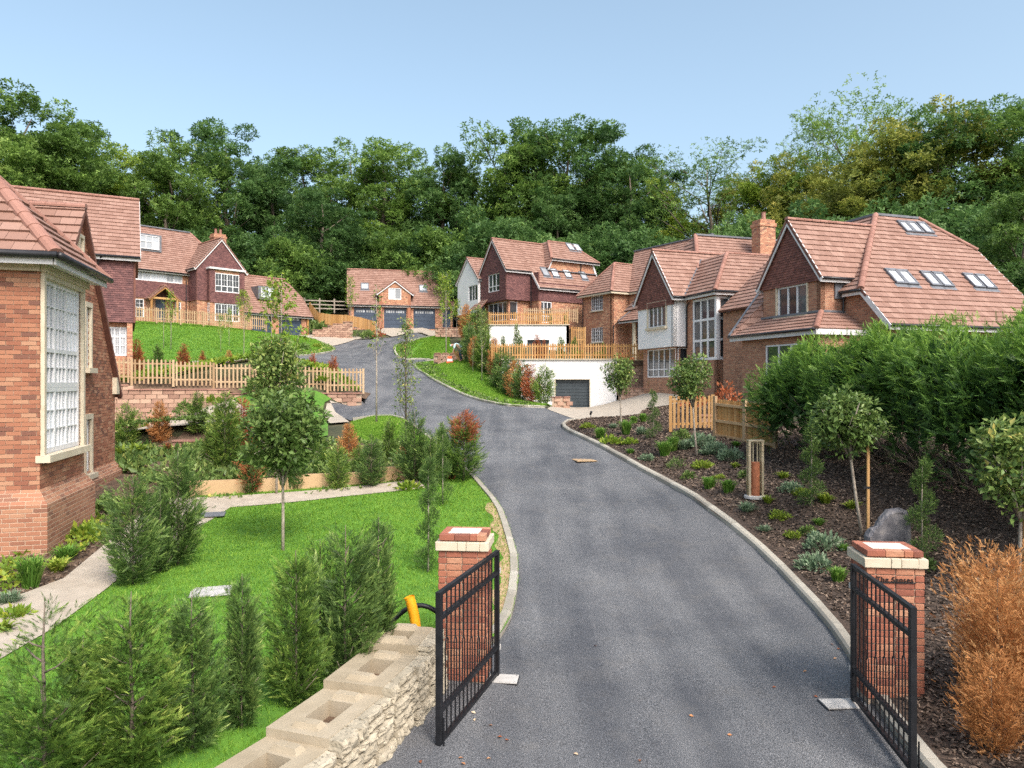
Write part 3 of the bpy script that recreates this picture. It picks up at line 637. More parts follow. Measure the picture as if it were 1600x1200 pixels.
def gable(parent, fr, u0, u1, v0, v1, ze, zr, oh=.28, verge=.12, um=None, tw=.3, g=.3, single=False, sides='LR', vL=None, vR=None, trim=True, v1r=None, v1L=None, v1R=None):
    """ridge runs inward (along v); gable at v0; returns nothing. v1L / v1R where the eaves stop, v1r where the ridge stops"""
    um = (u0+u1)/2 if um is None else um; v1r = v1 if v1r is None else v1r
    sl, sr = (zr-ze)/(um-u0), (zr-ze)/(u1-um); va = v0-verge
    eL, eR = (u0-oh, ze-oh*sl), (u1+oh, ze-oh*sr)
    if 'L' in sides: tiles(parent, [fr.pt(eL[0], va, eL[1]), fr.pt(eL[0], v1 if v1L is None else v1L, eL[1]), fr.pt(um, v1r, zr), fr.pt(um, va, zr)], tw=tw, g=g, single=single)
    if 'R' in sides: tiles(parent, [fr.pt(eR[0], va, eR[1]), fr.pt(eR[0], v1 if v1R is None else v1R, eR[1]), fr.pt(um, v1r, zr), fr.pt(um, va, zr)], tw=tw, g=g, single=single)
    ridge(parent, fr.pt(um, va, zr+.02), fr.pt(um, v1r, zr+.02))
    if trim:
        barge(parent, fr, eL[0], um, eR[0], eL[1]-.1, zr-.1, va+.03) if abs(sl-sr) < .02 else [board(parent, fr.pt(eL[0], va+.03, eL[1]-.1), fr.pt(um, va+.03, zr-.1), .04, .2, 'fascia', 'bargeboard'), board(parent, fr.pt(eR[0], va+.03, eR[1]-.1), fr.pt(um, va+.03, zr-.1), .04, .2, 'fascia', 'bargeboard')]
        for s_, e, vv in (('L', eL, v1 if v1L is None else v1L), ('R', eR, v1 if v1R is None else v1R)):
            if s_ in sides:
                k = .03 if s_ == 'L' else -.03
                board(parent, fr.pt(e[0]+k, va, e[1]-.1), fr.pt(e[0]+k, vv, e[1]-.1), .03, .16); gutter(parent, fr.pt(e[0]-k*1.4, va+.05, e[1]-.03), fr.pt(e[0]-k*1.4, vv, e[1]-.03))
def ray_plane(x, y, P):
    a, b, c = [Vector(p) for p in P[:3]]; nrm = (b-a).cross(c-a); d = Vector(((x-CX)/FPX, 1, -(y-CY)/FPX)); o = Vector((0, 0, CZ))
    t = (a-o).dot(nrm)/d.dot(nrm); nrm.normalize(); return o+d*t, (nrm if nrm.z > 0 else -nrm)
def rooflight(parent, P, x, y, w=.66, h=1.0, name='rooflight'):
    c, nr = ray_plane(x, y, P); S = (Vector((0, 0, 1))-nr*nr.z).normalized(); H = S.cross(nr)
    mb = MB(); t = .05
    for a, b, hw, hh in ((-w/2, 0, .04, h/2), (w/2, 0, .04, h/2), (0, -h/2, w/2+.04, .045), (0, h/2, w/2+.04, .06)):
        mb.box(c+H*a+S*b+nr*.07, (H, S, nr), (hw, hh, t))
    mb.box(c-S*(h/2+.12)+nr*.035, (H, S, nr), (w/2+.1, .1, .012))
    win = mb.build(name, M['lead'], parent)
    p = mobj('pane', pane_mesh('skyglass'), None, win)
    p.matrix_basis = Matrix.Translation(c+nr*.09-parent.matrix_basis.translation) @ Matrix((H*w, -nr, S*h)).transposed().to_4x4()
def chimney(parent, c, w, d, z0, z1, ang=0.0, pots=1, mat='brick_far'):
    f = Fr((c[0], c[1]), (math.cos(ang), math.sin(ang))); mb = MB()
    def bx(hw, hd, a, b):
        for (fr2, wd) in ((Fr(tuple(f.pt(-hw, -hd, 0)[:2]), f.d), 2*hw), (f.right(hw, -hd), 2*hd), (Fr(tuple(f.pt(hw, hd, 0)[:2]), -f.d), 2*hw), (f.left(-hw, hd), 2*hd)):
            mb.poly([fr2.pt(0, 0, a), fr2.pt(wd, 0, a), fr2.pt(wd, 0, b), fr2.pt(0, 0, b)], [(0, a), (wd, a), (wd, b), (0, b)])
        mb.poly([f.pt(-hw, -hd, b), f.pt(hw, -hd, b), f.pt(hw, hd, b), f.pt(-hw, hd, b)]); mb.poly([f.pt(-hw, -hd, a), f.pt(-hw, hd, a), f.pt(hw, hd, a), f.pt(hw, -hd, a)])
    bx(w/2, d/2, z0, z1-.4); bx(w/2+.05, d/2+.05, z1-.4, z1-.2); bx(w/2-.02, d/2-.02, z1-.2, z1)
    ch = mb.build('chimney', M[mat], parent, uv=True)
    for k in range(pots):
        p = f.pt((k-(pots-1)/2)*.45, 0, 0); b = MB(); b.tube([(p.x, p.y, z1), (p.x, p.y, z1+.45), (p.x, p.y, z1+.5)], [.13, .11, .14], 10); b.build('chimney_pot', M['ridge'], ch)
def garage_door(parent, fr, u0, u1, z0, z1, v=.1, mat='navy', lites=True, n=5):
    X, Yv, Z = fr.ax(); mb = MB(); h = (z1-z0)/n
    for i in range(n): mb.box(fr.pt((u0+u1)/2, v+.03, z0+h*(i+.5)), (X, Yv, Z), ((u1-u0)/2, .03, h/2-.008))
    mb.box(fr.pt((u0+u1)/2, v+.07, (z0+z1)/2), (X, Yv, Z), ((u1-u0)/2, .01, (z1-z0)/2))
    d = mb.build('garage_door', M[mat], parent)
    if lites:
        off = parent.matrix_basis.translation
        for k in range(8):
            a = u0+(u1-u0)*(.1+.8*(k+.5)/8+(.02 if k > 3 else -.02)); zc = z1-h*.95
            p = mobj('pane', pane_mesh('glass_blind'), None, d)
            p.matrix_basis = Matrix.Translation(fr.pt(a, v-.006, zc)-off) @ Matrix((X*(u1-u0)*.075, Yv, Z*.24)).transposed().to_4x4()
def hung(parent, fr, poly, v=0.0, mat='hung', tw=.17, g=.1, name='hung_tiles'):
    tiles(parent, [fr.pt(u, v-.02, z) for u, z in poly], mat, tw, g, .022, name, deck='deck', jitter=.008)
def frame_surround(parent, fr, u0, u1, z0, z1, mat='cream', w=.1, v=0.0, top=.12, name='stone_surround'):
    X, Yv, Z = fr.ax(); mb = MB()
    mb.box(fr.pt(u0-w/2, v-.01, (z0+z1)/2), (X, Yv, Z), (w/2, .05, (z1-z0)/2)); mb.box(fr.pt(u1+w/2, v-.01, (z0+z1)/2), (X, Yv, Z), (w/2, .05, (z1-z0)/2))
    mb.box(fr.pt((u0+u1)/2, v-.014, z1+top/2), (X, Yv, Z), ((u1-u0)/2+w, .05, top/2)); mb.box(fr.pt((u0+u1)/2, v-.05, z0-.06), (X, Yv, Z), ((u1-u0)/2+w+.05, .11, .06))
    mb.build(name, M[mat], parent)
# ================================================================ HOUSE A: near left, brick with tall corner window
def bricks_wall(parent, fr, poly, wins=(), v=0.0, limit=0):
    """real bricks with recessed joints; the first `limit` whole ones are objects, the rest one mesh"""
    ua_, ub_ = min(p[0] for p in poly), max(p[0] for p in poly)
    wall(parent, fr, clip_rect([tuple(p) for p in (poly if area2(list(poly)) > 0 else list(poly)[::-1])], ua_+.016, ub_-.016, -99, 99), 'mortar', [w_[:4] for w_ in wins], v+.012, 'mortar_wall')
    if area2(list(poly)) < 0: poly = list(poly)[::-1]
    X, Yv, Z = fr.ax(); off = parent.matrix_basis.translation
    bw, bh = .225, .075; z0 = min(p[1] for p in poly); z1_ = max(p[1] for p in poly); u0 = min(p[0] for p in poly); u1 = max(p[0] for p in poly)
    full, part = [], MB(); row = 0; z = z0; r = random.Random(3)
    while z < z1_-.02:
        u = u0-(bw/2 if row % 2 else 0)
        while u < u1:
            a0, a1, b0, b1 = max(u, u0)+.005, min(u+bw, u1)-.005, z+.005, z+bh-.005
            if a1-a0 > .02:
                pieces = [(a0, a1, b0, b1)]
                for w_ in wins:
                    nxt = []
                    for (p0, p1, q0, q1) in pieces:
                        if p1 <= w_[0] or p0 >= w_[1] or q1 <= w_[2]+.02 or q0 >= w_[3]-.02: nxt.append((p0, p1, q0, q1)); continue
                        if p0 < w_[0]-.02: nxt.append((p0, w_[0], q0, q1))
                        if p1 > w_[1]+.02: nxt.append((w_[1], p1, q0, q1))
                    pieces = nxt
                for pc in pieces:
                    c = clip_rect(list(poly), *pc)
                    if len(c) < 3 or abs(area2(c)) < .0004: continue
                    if pc == (a0, a1, b0, b1) and abs(a1-a0-bw+.01) < 1e-4 and abs(area2(c)-(a1-a0)*(b1-b0)) < 1e-6: full.append((pc, r.uniform(-.003, .003)))
                    else:
                        j = r.uniform(-.003, .003); f = [fr.pt(p[0], v+j, p[1]) for p in c]; k = [fr.pt(p[0], v+.014, p[1]) for p in c]
                        part.poly(f)
                        for i in range(len(c)): m_ = (i+1) % len(c); part.poly([k[i], k[m_], f[m_], f[i]])
            u += bw
        z += bh; row += 1
    def key(t):
        q = fr.pt(t[0][0], v, t[0][2]); x = CX+FPX*q.x/q.y; y = CY-FPX*(q.z-CZ)/q.y; return q.y+(1000 if not (-20 < x < 1620 and 0 < y < 1220) else 0)
    full.sort(key=key)
    global BRICK_ME
    for i, ((a0, a1, b0, b1), j) in enumerate(full):
        if i < limit:
            o = mobj('brick', BRICK_ME, None, parent); o.matrix_basis = Matrix.Translation(fr.pt((a0+a1)/2, v+j, (b0+b1)/2)-off) @ Matrix((X, Yv, Z)).transposed().to_4x4()
        else:
            c = [(a0, b0), (a1, b0), (a1, b1), (a0, b1)]; f = [fr.pt(p[0], v+j, p[1]) for p in c]; k = [fr.pt(p[0], v+.014, p[1]) for p in c]
            part.poly(f)
            for q in range(4): m_ = (q+1) % 4; part.poly([k[q], k[m_], f[m_], f[q]])
    if part.v:
        me = bpy.data.meshes.new('bricks'); vm, nv, idx = {}, [], []
        for p in part.v:
            k = (round(p[0], 4), round(p[1], 4), round(p[2], 4))
            if k not in vm: vm[k] = len(nv); nv.append((p[0]-off.x, p[1]-off.y, p[2]-off.z))
            idx.append(vm[k])
        fs = []
        for f in part.f:
            t = tuple(dict.fromkeys(idx[i] for i in f))
            if len(t) > 2: fs.append(t)
        me.from_pydata(nv, [], fs); me.materials.append(M['brick_is']); mobj('bricks', me, None, parent)['kind'] = 'stuff'
mb = MB(); mb.box((0, .02, 0), ((1, 0, 0), (0, 1, 0), (0, 0, 1)), (.1075, .02, .0325)); BRICK_ME = mb.mesh('brick', M['brick1'])

A = Fr((-7.89, 12.3), (-.2588, .9659)); zA = .1
hA = thing('brick_house', (-7.89, 12.3, .4), 'near red brick house at the left edge with tall corner window', 'house')
wA = rect_from_px(A, 66, 430, 123, 706); wA = (.13, 2.2, 2.28, 5.28)
bricks_wall(hA, A, rectpoly(0, 2.43, 1.72, 5.5), [wA])
frame_surround(hA, A, *wA, w=.1, top=.14)
u0, u1, z0, zt = wA; zm = 3.42
window(hA, A, u0, u1, zm-.0, zt, 3, (.33, ), bar=.075, glass='glass_blind', sub=lambda i, j: (3, 2) if j == 0 else (3, 3) )
window(hA, A, u0, u1, z0, zm-.002, 3, (), bar=.075, glass='glass_blind', sub=(3, 3))
# front face (towards the camera)
Af = Fr(tuple(A.pt(0, 5.0, 0)[:2]), -A.i)
bricks_wall(hA, Af, rectpoly(0, 5.0, 1.72, 5.5), [], 0, 290)
Ae = A.right(2.43, 0)  # hidden far side of the bay
wall(hA, Fr(tuple(A.pt(2.43, 0, 0)[:2]), A.i), rectpoly(0, 1.2, zA, 5.5), 'brick')
# plinth: sloping brick course then proud base
PL = .16
def plinth(fr, a0, a1, e0, e1, zt_, zb):
    mb = MB(); mb.poly([fr.pt(a0-e0, -PL, zt_-.24), fr.pt(a1+e1, -PL, zt_-.24), fr.pt(a1, -.004, zt_), fr.pt(a0, -.004, zt_)], [(a0-e0, zt_-.3), (a1+e1, zt_-.3), (a1, zt_), (a0, zt_)])
    mb.poly([fr.pt(a0-e0, -PL, zb), fr.pt(a1+e1, -PL, zb), fr.pt(a1+e1, -PL, zt_-.24), fr.pt(a0-e0, -PL, zt_-.24)], [(a0-e0, zb), (a1+e1, zb), (a1+e1, zt_-.24), (a0-e0, zt_-.24)])
    if e1 == 0: mb.poly([fr.pt(a1, -PL, zb), fr.pt(a1, 0, zb), fr.pt(a1, 0, zt_), fr.pt(a1, -PL, zt_-.24)], [(0, zb), (.2, zb), (.2, zt_), (0, zt_-.24)])
    mb.build('plinth', M['brick'], hA, uv=True)
plinth(A, 0, 2.43, PL, PL, 1.72, zA); plinth(Af, 0, 5.0, 0, PL, 1.72, zA)
# soffit and fascia of the bay, then its hipped roof
OH = .34; ze = 5.62; sl = 1.08; k = (2.43+2*OH)/2
c0, c1 = A.pt(-OH, -OH, ze), A.pt(2.43+OH, -OH, ze); ap = A.pt(-OH+k, -OH+k, ze+k*sl); c2 = A.pt(-OH, 6, ze); ap2 = A.pt(-OH+k, 6, ze+k*sl)
mb = MB(); mb.poly([A.pt(-OH, -OH, ze-.13), A.pt(-OH, 5.5, ze-.13), A.pt(2.43+OH, 5.5, ze-.13), A.pt(2.43+OH, -OH, ze-.13)]); mb.build('soffit', M['fascia'], hA)
board(hA, A.pt(-OH+.02, -OH+.02, ze-.09), A.pt(2.43+OH-.02, -OH+.02, ze-.09), .03, .18); board(hA, A.pt(-OH+.02, -OH+.05, ze-.09), A.pt(-OH+.02, 5.5, ze-.09), .03, .18)
board(hA, A.pt(-.03, -.06, 5.42), A.pt(2.46, -.06, 5.42), .07, .12, 'cream', 'cornice'); board(hA, A.pt(-.05, -.02, 5.42), A.pt(-.05, 5, 5.42), .07, .12, 'cream', 'cornice')
gutter(hA, A.pt(-OH-.03, -OH-.06, ze-.03), A.pt(2.43+OH, -OH-.06, ze-.03), .06); gutter(hA, A.pt(-OH-.06, -OH-.03, ze-.03), A.pt(-OH-.06, 5.5, ze-.03), .06)
tiles(hA, [c0, c1, ap], single=True, tw=.3, g=.26); tiles(hA, [c2, c0, ap, ap2], single=True, tw=.3, g=.26)
ridge(hA, c0, ap, .13, .4, 'hip_tile'); ridge(hA, c1, ap, .11, .4, 'hip_tile')
tiles(hA, [c1, A.pt(2.43+OH, 6, ze), ap2, ap], g=.26)
# big gable wall beyond the bay
Ag = Fr(tuple(A.pt(0, .8, 0)[:2]), A.d); ua, za, ue, zee = 5.09, 7.5, 8.15, 3.55
ub = ua-(za-1.6)*(ue-ua)/(za-zee)
g1 = rect_from_px(Ag, 131, 480, 139, 575); g2 = rect_from_px(Ag, 131, 655, 140, 740); g3 = rect_from_px(Ag, 121.5, 372, 127, 398)
gw = [(3.35, 4.0, 3.95, 5.35), (3.35, 4.0, 1.75, 2.95), (4.75, 5.1, 6.0, 6.6)]
gw = [(Ag.u(131.5), Ag.u(139), g1[2], g1[3]), (Ag.u(131.5), Ag.u(140), g2[2], g2[3]), (Ag.u(121.5), Ag.u(126.5), g3[2], g3[3])]
bricks_wall(hA, Ag, [(1.5, 1.3), (ue, 1.3), (ue, zee), (ua, za), (1.5, za-(ua-1.5)*(za-zee)/(ue-ua))], gw)
for q in gw[:2]:
    window(hA, Ag, *q, 1, (), bar=.06, glass='glass_blind', sub=(2, 4)); frame_surround(hA, Ag, *q, w=.09)
window(hA, Ag, *gw[2], 1, (), bar=.04, glass='glass_blind'); frame_surround(hA, Ag, *gw[2], w=.07, top=.08)
mb = MB(); mb.poly([Ag.pt(1.5, -PL, 1.15), Ag.pt(ue+PL, -PL, 1.15), Ag.pt(ue, -.004, 1.4), Ag.pt(1.5, -.004, 1.4)], [(1.5, 1.1), (ue, 1.1), (ue, 1.4), (1.5, 1.4)])
mb.poly([Ag.pt(1.5, -PL, 0), Ag.pt(ue+PL, -PL, 0), Ag.pt(ue+PL, -PL, 1.15), Ag.pt(1.5, -PL, 1.15)], [(1.5, 0), (ue, 0), (ue, 1.15), (1.5, 1.15)])
mb.poly([Ag.pt(ue+PL, -PL, 0), Ag.pt(ue+PL, 6, 0), Ag.pt(ue+PL, 6, 1.15), Ag.pt(ue+PL, -PL, 1.15)], [(0, 0), (6, 0), (6, 1.15), (0, 1.15)]); mb.build('plinth', M['brick'], hA, uv=True)
sg = (za-zee)/(ue-ua)
tiles(hA, [Ag.pt(ue+.3, -.12, zee-.3*sg), Ag.pt(ue+.3, 6, zee-.3*sg), Ag.pt(ua, 6, za+.05), Ag.pt(ua, -.12, za+.05)], g=.26)
tiles(hA, [Ag.pt(1.2, -.12, za+.05-(ua-1.2)*sg), Ag.pt(1.2, 6, za+.05-(ua-1.2)*sg), Ag.pt(ua, 6, za+.05), Ag.pt(ua, -.12, za+.05)], single=True, g=.26)
ridge(hA, Ag.pt(ua, -.12, za+.07), Ag.pt(ua, 6, za+.07), .11, .4)
board(hA, Ag.pt(ue+.32, -.05, zee-.3*sg-.06), Ag.pt(ua, -.05, za-.04), .09, .09, 'deck', 'verge'); board(hA, Ag.pt(1.2, -.05, za-(ua-1.2)*sg-.04), Ag.pt(ua, -.05, za-.04), .09, .09, 'deck', 'verge')
mb = MB(); mb.box(Ag.pt(ue-.12, -.04, zee-.12), Ag.ax(), (.14, .07, .22)); mb.build('kneeler_stone', M['cream'], hA)
wall(hA, Ag.right(ue, 0), rectpoly(0, 6, 0, zee), 'brick')
flush_single(hA)

# ================================================================ HOUSE B: tile-hung wing behind house A
B = Fr((-17.5, 34.0), (.885, .466))
hB = thing('tile_hung_house', (-17.5, 34, 4), 'house with dark plum hung tiles over a white corner window, behind the near brick house', 'house')
eB = B.uz(207, 402)[1]; bB = B.uz(207, 504)[1]
hung(hB, B, rectpoly(-6, 0, bB, eB)); wall(hB, B, rectpoly(-6, 0, bB, eB), 'brick_far', v=.03)
hung(hB, B.right(0, 0), rectpoly(0, 6.5, bB, eB)); wall(hB, B.right(0), rectpoly(0, 6.5, 3.4, eB), 'brick_far', v=.03)
wl = B.pt(0, 0, 0)
wB = rect_from_px(B, 168, 511, 198, 556, .3)
wall(hB, B, rectpoly(-6, -.02, 3.4, bB), 'brick_far', [wB], .3)
window(hB, B, *wB, 3, (.68,), .3, .07, glass='glass_blind', sub=(2, 2))
mb = MB(); mb.poly([B.pt(-6, 0, bB), B.pt(0, 0, bB), B.pt(0, .34, bB), B.pt(-6, .34, bB)]); mb.build('soffit', M['fascia'], hB)
zr = eB+3.35
tiles(hB, [B.pt(-7, -.3, eB-.05), B.pt(.3, -.3, eB-.05), B.pt(.3, 3.2, zr), B.pt(-7, 3.2, zr)], single=True)
tiles(hB, [B.pt(-7, 6.7, eB-.05), B.pt(.3, 6.7, eB-.05), B.pt(.3, 3.2, zr), B.pt(-7, 3.2, zr)])
wall(hB, B.right(0), [(0, eB), (6.5, eB), (3.2, zr-.1)], 'brick_far', v=.02)
ridge(hB, B.pt(-7, 3.2, zr+.03), B.pt(.3, 3.2, zr+.03)); board(hB, B.pt(-7, -.27, eB-.12), B.pt(.3, -.27, eB-.12)); gutter(hB, B.pt(-7, -.36, eB-.05), B.pt(.3, -.36, eB-.05))
board(hB, B.pt(.3, -.3, eB-.14), B.pt(.3, 3.2, zr-.1), .04, .16, 'fascia', 'bargeboard')
q = B.uz(151, 420)[0]; downpipe(hB, [B.pt(q+.2, -.3, eB-.1), B.pt(q, -.08, eB-.5), B.pt(q, -.08, bB)])
flush_single(hB)

# ================================================================ HOUSE C: far left with gable, bay and catslide garage
C = Fr((-24, 66), (.69, .724)); mv = 1.68
hC = thing('gabled_house', (-24, 66, 8), 'far left plum tile-hung house with white-trimmed gable bay, above the picket fence', 'house')
zg = 7.6
sw = rect_from_px(C, 209, 424, 285, 440, mv); gw1 = rect_from_px(C, 211, 467, 225, 496, mv); gw2 = rect_from_px(C, 274, 472, 283, 500, mv); dr = rect_from_px(C, 243, 468, 258, 500, mv)
bz = C.uz(297, 471, mv)[1]
wall(hC, C, rectpoly(-13, -4.25, bz, 13), 'brick_far', [sw], mv+.02); 
hung(hC, C, rectpoly(-13, -4.25, bz, sw[2]-.02), mv)
window(hC, C, *sw, 6, (), mv, glass='glass_blind', sub=(2, 2))
wall(hC, C, rectpoly(-13, -4.25, zg, bz), 'brick_far', [gw1, gw2, dr], mv)
for q in (gw1, gw2): window(hC, C, *q, 1, (.55,), mv, sub=(2, 2))
X, Yv, Z = C.ax(); mb = MB(); mb.box(C.pt((dr[0]+dr[1])/2, mv+.08, (dr[2]+dr[3])/2), (X, Yv, Z), ((dr[1]-dr[0])/2, .03, (dr[3]-dr[2])/2)); mb.build('front_door', M['navy'], hC)
# porch
pc = (dr[0]+dr[1])/2; ph = C.uz(258, 447, mv-.8)[1]; pe = C.uz(235, 464, mv-.8)[1]
gable(hC, C, pc-1.15, pc+1.15, mv-1.0, mv, pe, ph, .15, .1, trim=False, tw=.2, g=.2)
board(hC, C.pt(pc-1.3, mv-1.05, pe-.2), C.pt(pc, mv-1.05, ph-.12), .06, .18, 'wood_o', 'porch_timber'); board(hC, C.pt(pc+1.3, mv-1.05, pe-.2), C.pt(pc, mv-1.05, ph-.12), .06, .18, 'wood_o', 'porch_timber')
for s_ in (-1, 1): board(hC, C.pt(pc+s_*1.05, mv-.95, zg), C.pt(pc+s_*1.05, mv-.95, pe), .14, .14, 'wood_o', 'porch_post', (1, 0, 0))
board(hC, C.pt(pc-1.1, mv-.95, pe-.05), C.pt(pc+1.1, mv-.95, pe-.05), .12, .16, 'wood_o', 'porch_timber')
# gable block
wall(hC, C, [(-4.25, zg), (0, zg), (0, 13.7), (-2.12, 16.2), (-4.25, 13.7)], 'brick_far', [], .03)
hung(hC, C, [(-4.25, bz), (0, bz), (0, 13.7), (-2.12, 16.2), (-4.25, 13.7)])
hung(hC, C.left(-4.25, mv), rectpoly(0, mv, bz, 13.6)); wall(hC, C.left(-4.25, mv), rectpoly(0, mv, zg, 13.6), 'brick_far', v=.03)
wall(hC, C.right(0), rectpoly(0, 5, zg, 13.7), 'brick_far')
gable(hC, C, -4.25, 0, 0, 4.7, 13.7, 16.25, .25, .15, v1L=2.0, v1R=2.0)
tiles(hC, [C.pt(-14, mv-.35, 12.98), C.pt(.3, mv-.35, 12.98), C.pt(-2.5, 5.7, 17.45), C.pt(-14, 5.7, 17.45)])
tiles(hC, [C.pt(.3, mv-.35, 12.98), C.pt(.3, 10, 12.98), C.pt(-2.5, 5.7, 17.45)])
board(hC, C.pt(-14, 5.7, 17.48), C.pt(-2.5, 5.7, 17.48), .4, .1, 'lead', 'lead_ridge'); ridge(hC, C.pt(-2.5, 5.7, 17.47), C.pt(.3, mv-.35, 13.0), name='hip_tile')
board(hC, C.pt(-14, mv-.3, 12.94), C.pt(-4.2, mv-.3, 12.94)); gutter(hC, C.pt(-14, mv-.4, 12.98), C.pt(-4.4, mv-.4, 12.98))
downpipe(hC, [C.pt(-4.5, mv-.08, 12.5), C.pt(-4.5, mv-.08, zg)])
# bay
bv = -.55; bu0, bu1 = C.u(328, bv), C.u(381, bv); bt = C.uz(350, 422, bv)[1]
w1 = rect_from_px(C, 336, 428, 374, 457, bv); w2 = rect_from_px(C, 336, 475, 374, 502, bv)
hung(hC, C, rectpoly(bu0, bu1, w2[3]+.05, w1[2]-.02), bv); hung(hC, C, rectpoly(bu0, w1[0], w1[2], bt), bv); hung(hC, C, rectpoly(w1[1], bu1, w1[2], bt), bv)
wall(hC, C, rectpoly(bu0, bu1, zg, bt), 'brick_far', [w1, w2], bv+.03)
window(hC, C, *w1, 4, (.3, ), bv, sub=lambda i, j: (2, 2) if j else (1, 1)); window(hC, C, *w2, 4, (.3,), bv, sub=lambda i, j: (2, 2) if j else (1, 1))
bl = C.left(bu0, 0); wall(hC, bl, rectpoly(0, .55, zg, bt), 'brick_far', v=.03); hung(hC, bl, rectpoly(0, .55, bz, bt))
window(hC, bl, .1, .48, w1[2], w1[3], 1, (), -.03); window(hC, bl, .1, .48, w2[2], w2[3], 1, (), -.03)
wall(hC, C.right(bu1, bv), rectpoly(0, .55, zg, bt), 'brick_far')
mb = MB(); mb.box(C.pt((bu0+bu1)/2, bv/2-.05, bt+.07), (X, Yv, Z), ((bu1-bu0)/2+.12, .4, .08)); mb.build('bay_cornice', M['fascia'], hC)
chimney(hC, C.pt(-.3, 4.6, 0)[:2], 1.15, .9, 13, C.uz(352, 368, 4.6)[1], math.atan2(.724, .69), 2)
def dormer(parent, fr, x0, y0, x1, y1, v, cols, depth=2.2, fm='lead', glass='glass_blind'):
    r_ = rect_from_px(fr, x0, y0, x1, y1, v); X, Yv, Z = fr.ax(); mb = MB(); a0, a1, b0, b1 = r_
    mb.box(fr.pt((a0+a1)/2, v+depth/2+.1, (b0+b1)/2), (X, Yv, Z), ((a1-a0)/2+.22, depth/2, (b1-b0)/2+.16)); 
    d = mb.build('dormer', M[fm], parent)
    window(parent, fr, a0, a1, b0, b1, cols, (.55,), v, .05, .04, glass, name='dormer_window')
dormer(hC, C, 217, 368, 249, 389, 2.9, 3)
# catslide garage wing
gz = C.uz(430, 522, 1.0)[1]
d1 = rect_from_px(C, 394, 491, 424, 521, 1.0); d2 = rect_from_px(C, 436, 492, 471, 523, 1.0); d1 = (*d1[:2], gz, d2[3]); d2 = (*d2[:2], gz, d2[3])
wall(hC, C, rectpoly(0, 7.06, gz-.5, 10.35), 'brick_far', [d1, d2], 1.0)
for q in (d1, d2): garage_door(hC, C, *q, 1.1, lites=True)
rp = [C.pt(0, .65, 9.97), C.pt(7.4, .65, 9.97), C.pt(7.4, 2.6, 11.97), C.pt(6.5, 4.5, 13.92), C.pt(0, 4.5, 13.92)]
tiles(hC, rp); wall(hC, C.right(7.06, 1), [(0, gz-.5), (6, gz-.5), (6, 10.3), (3.5, 13.2), (0, 10.3)], 'brick_far')
tiles(hC, [C.pt(7.4, 2.6, 11.97), C.pt(7.4, 6.4, 11.97), C.pt(6.5, 4.5, 13.92)]); ridge(hC, C.pt(0, 4.5, 13.95), C.pt(6.5, 4.5, 13.95))
board(hC, C.pt(0, .7, 9.9), C.pt(7.4, .7, 9.9)); gutter(hC, C.pt(0, .6, 9.95), C.pt(7.4, .6, 9.95))
dormer(hC, C, 408, 450, 428, 465, 1.6, 2, 1.6)
for q in (6.95,): board(hC, C.pt(q, .9, gz-.3), C.pt(q, .9, 9.9), .16, .16, 'wood_o', 'timber_post', (1, 0, 0))

# ================================================================ GARAGE BLOCK at the top of the road
D0 = Fr((-16.85, 76), (.976, .217))
hG0 = thing('garage_block', (-16.85, 76, 9), 'brick garage block with three navy doors and central gable at the top of the road', 'garage')
zb = D0.uz(620, 513.5)[1]; ez = 11.94; W = 10.8
doors = [(D0.u(553), D0.u(589)), (D0.u(600), D0.u(635)), (D0.u(646), D0.u(680))]; ztop = D0.uz(620, 481)[1]
sdoor = (D0.u(692), D0.u(704), zb, ztop)
wall(hG0, D0, rectpoly(0, W, zb-.6, ez), 'brick_far', [(a, b, zb, ztop) for a, b in doors]+[sdoor])
for a, b in doors: garage_door(hG0, D0, a, b, zb, ztop, .1)
garage_door(hG0, D0, *sdoor, .1, lites=False)
pl = [D0.pt(-.2, -.3, ez-.3), D0.pt(W+.2, -.3, ez-.3), D0.pt(W+.2, 3.5, 15.85), D0.pt(-.2, 3.5, 15.85)]
tiles(hG0, pl); tiles(hG0, [D0.pt(-.2, 7.3, ez-.3), D0.pt(W+.2, 7.3, ez-.3), D0.pt(W+.2, 3.5, 15.85), D0.pt(-.2, 3.5, 15.85)])
ridge(hG0, D0.pt(-.2, 3.5, 15.88), D0.pt(W+.2, 3.5, 15.88))
for f_ in (D0.right(W), ): wall(hG0, f_, [(0, zb-.6), (7, zb-.6), (7, ez), (3.5, 15.7), (0, ez)], 'brick_far')
wall(hG0, D0.left(0, 7), [(0, zb-.6), (7, zb-.6), (7, ez), (3.5, 15.7), (0, ez)], 'brick_far')
board(hG0, D0.pt(-.2, -.27, ez-.36), D0.pt(W+.2, -.27, ez-.36)); gutter(hG0, D0.pt(-.2, -.36, ez-.3), D0.pt(W+.2, -.36, ez-.3))
cu = D0.u(617); cg0, cg1 = D0.u(588), D0.u(646); cz = D0.uz(617, 436.5)[1]; ce = D0.uz(617, 461)[1]
cw = rect_from_px(D0, 607, 450, 627, 468, -.25)
wall(hG0, D0, [(cg0+.3, ztop), (cg1-.3, ztop), (cg1-.3, ce+.3), (cu, cz-.15), (cg0+.3, ce+.3)], 'brick_far', [cw], -.25)
window(hG0, D0, *cw, 2, (), -.25, bar=.08, glass='glass_blind')
gable(hG0, D0, cg0+.3, cg1-.3, -.25, 2.5, ce+.3, cz-.1, .3, .15, v1L=.8, v1R=.8)
for q in (cg0+.45, cg1-.45): board(hG0, D0.pt(q, -.14, zb), D0.pt(q, -.14, ce), .28, .3, 'brick1', 'brick_pier', (1, 0, 0))
rooflight(hG0, pl, 570, 448, .75, .9); rooflight(hG0, pl, 661, 451, .75, .9)
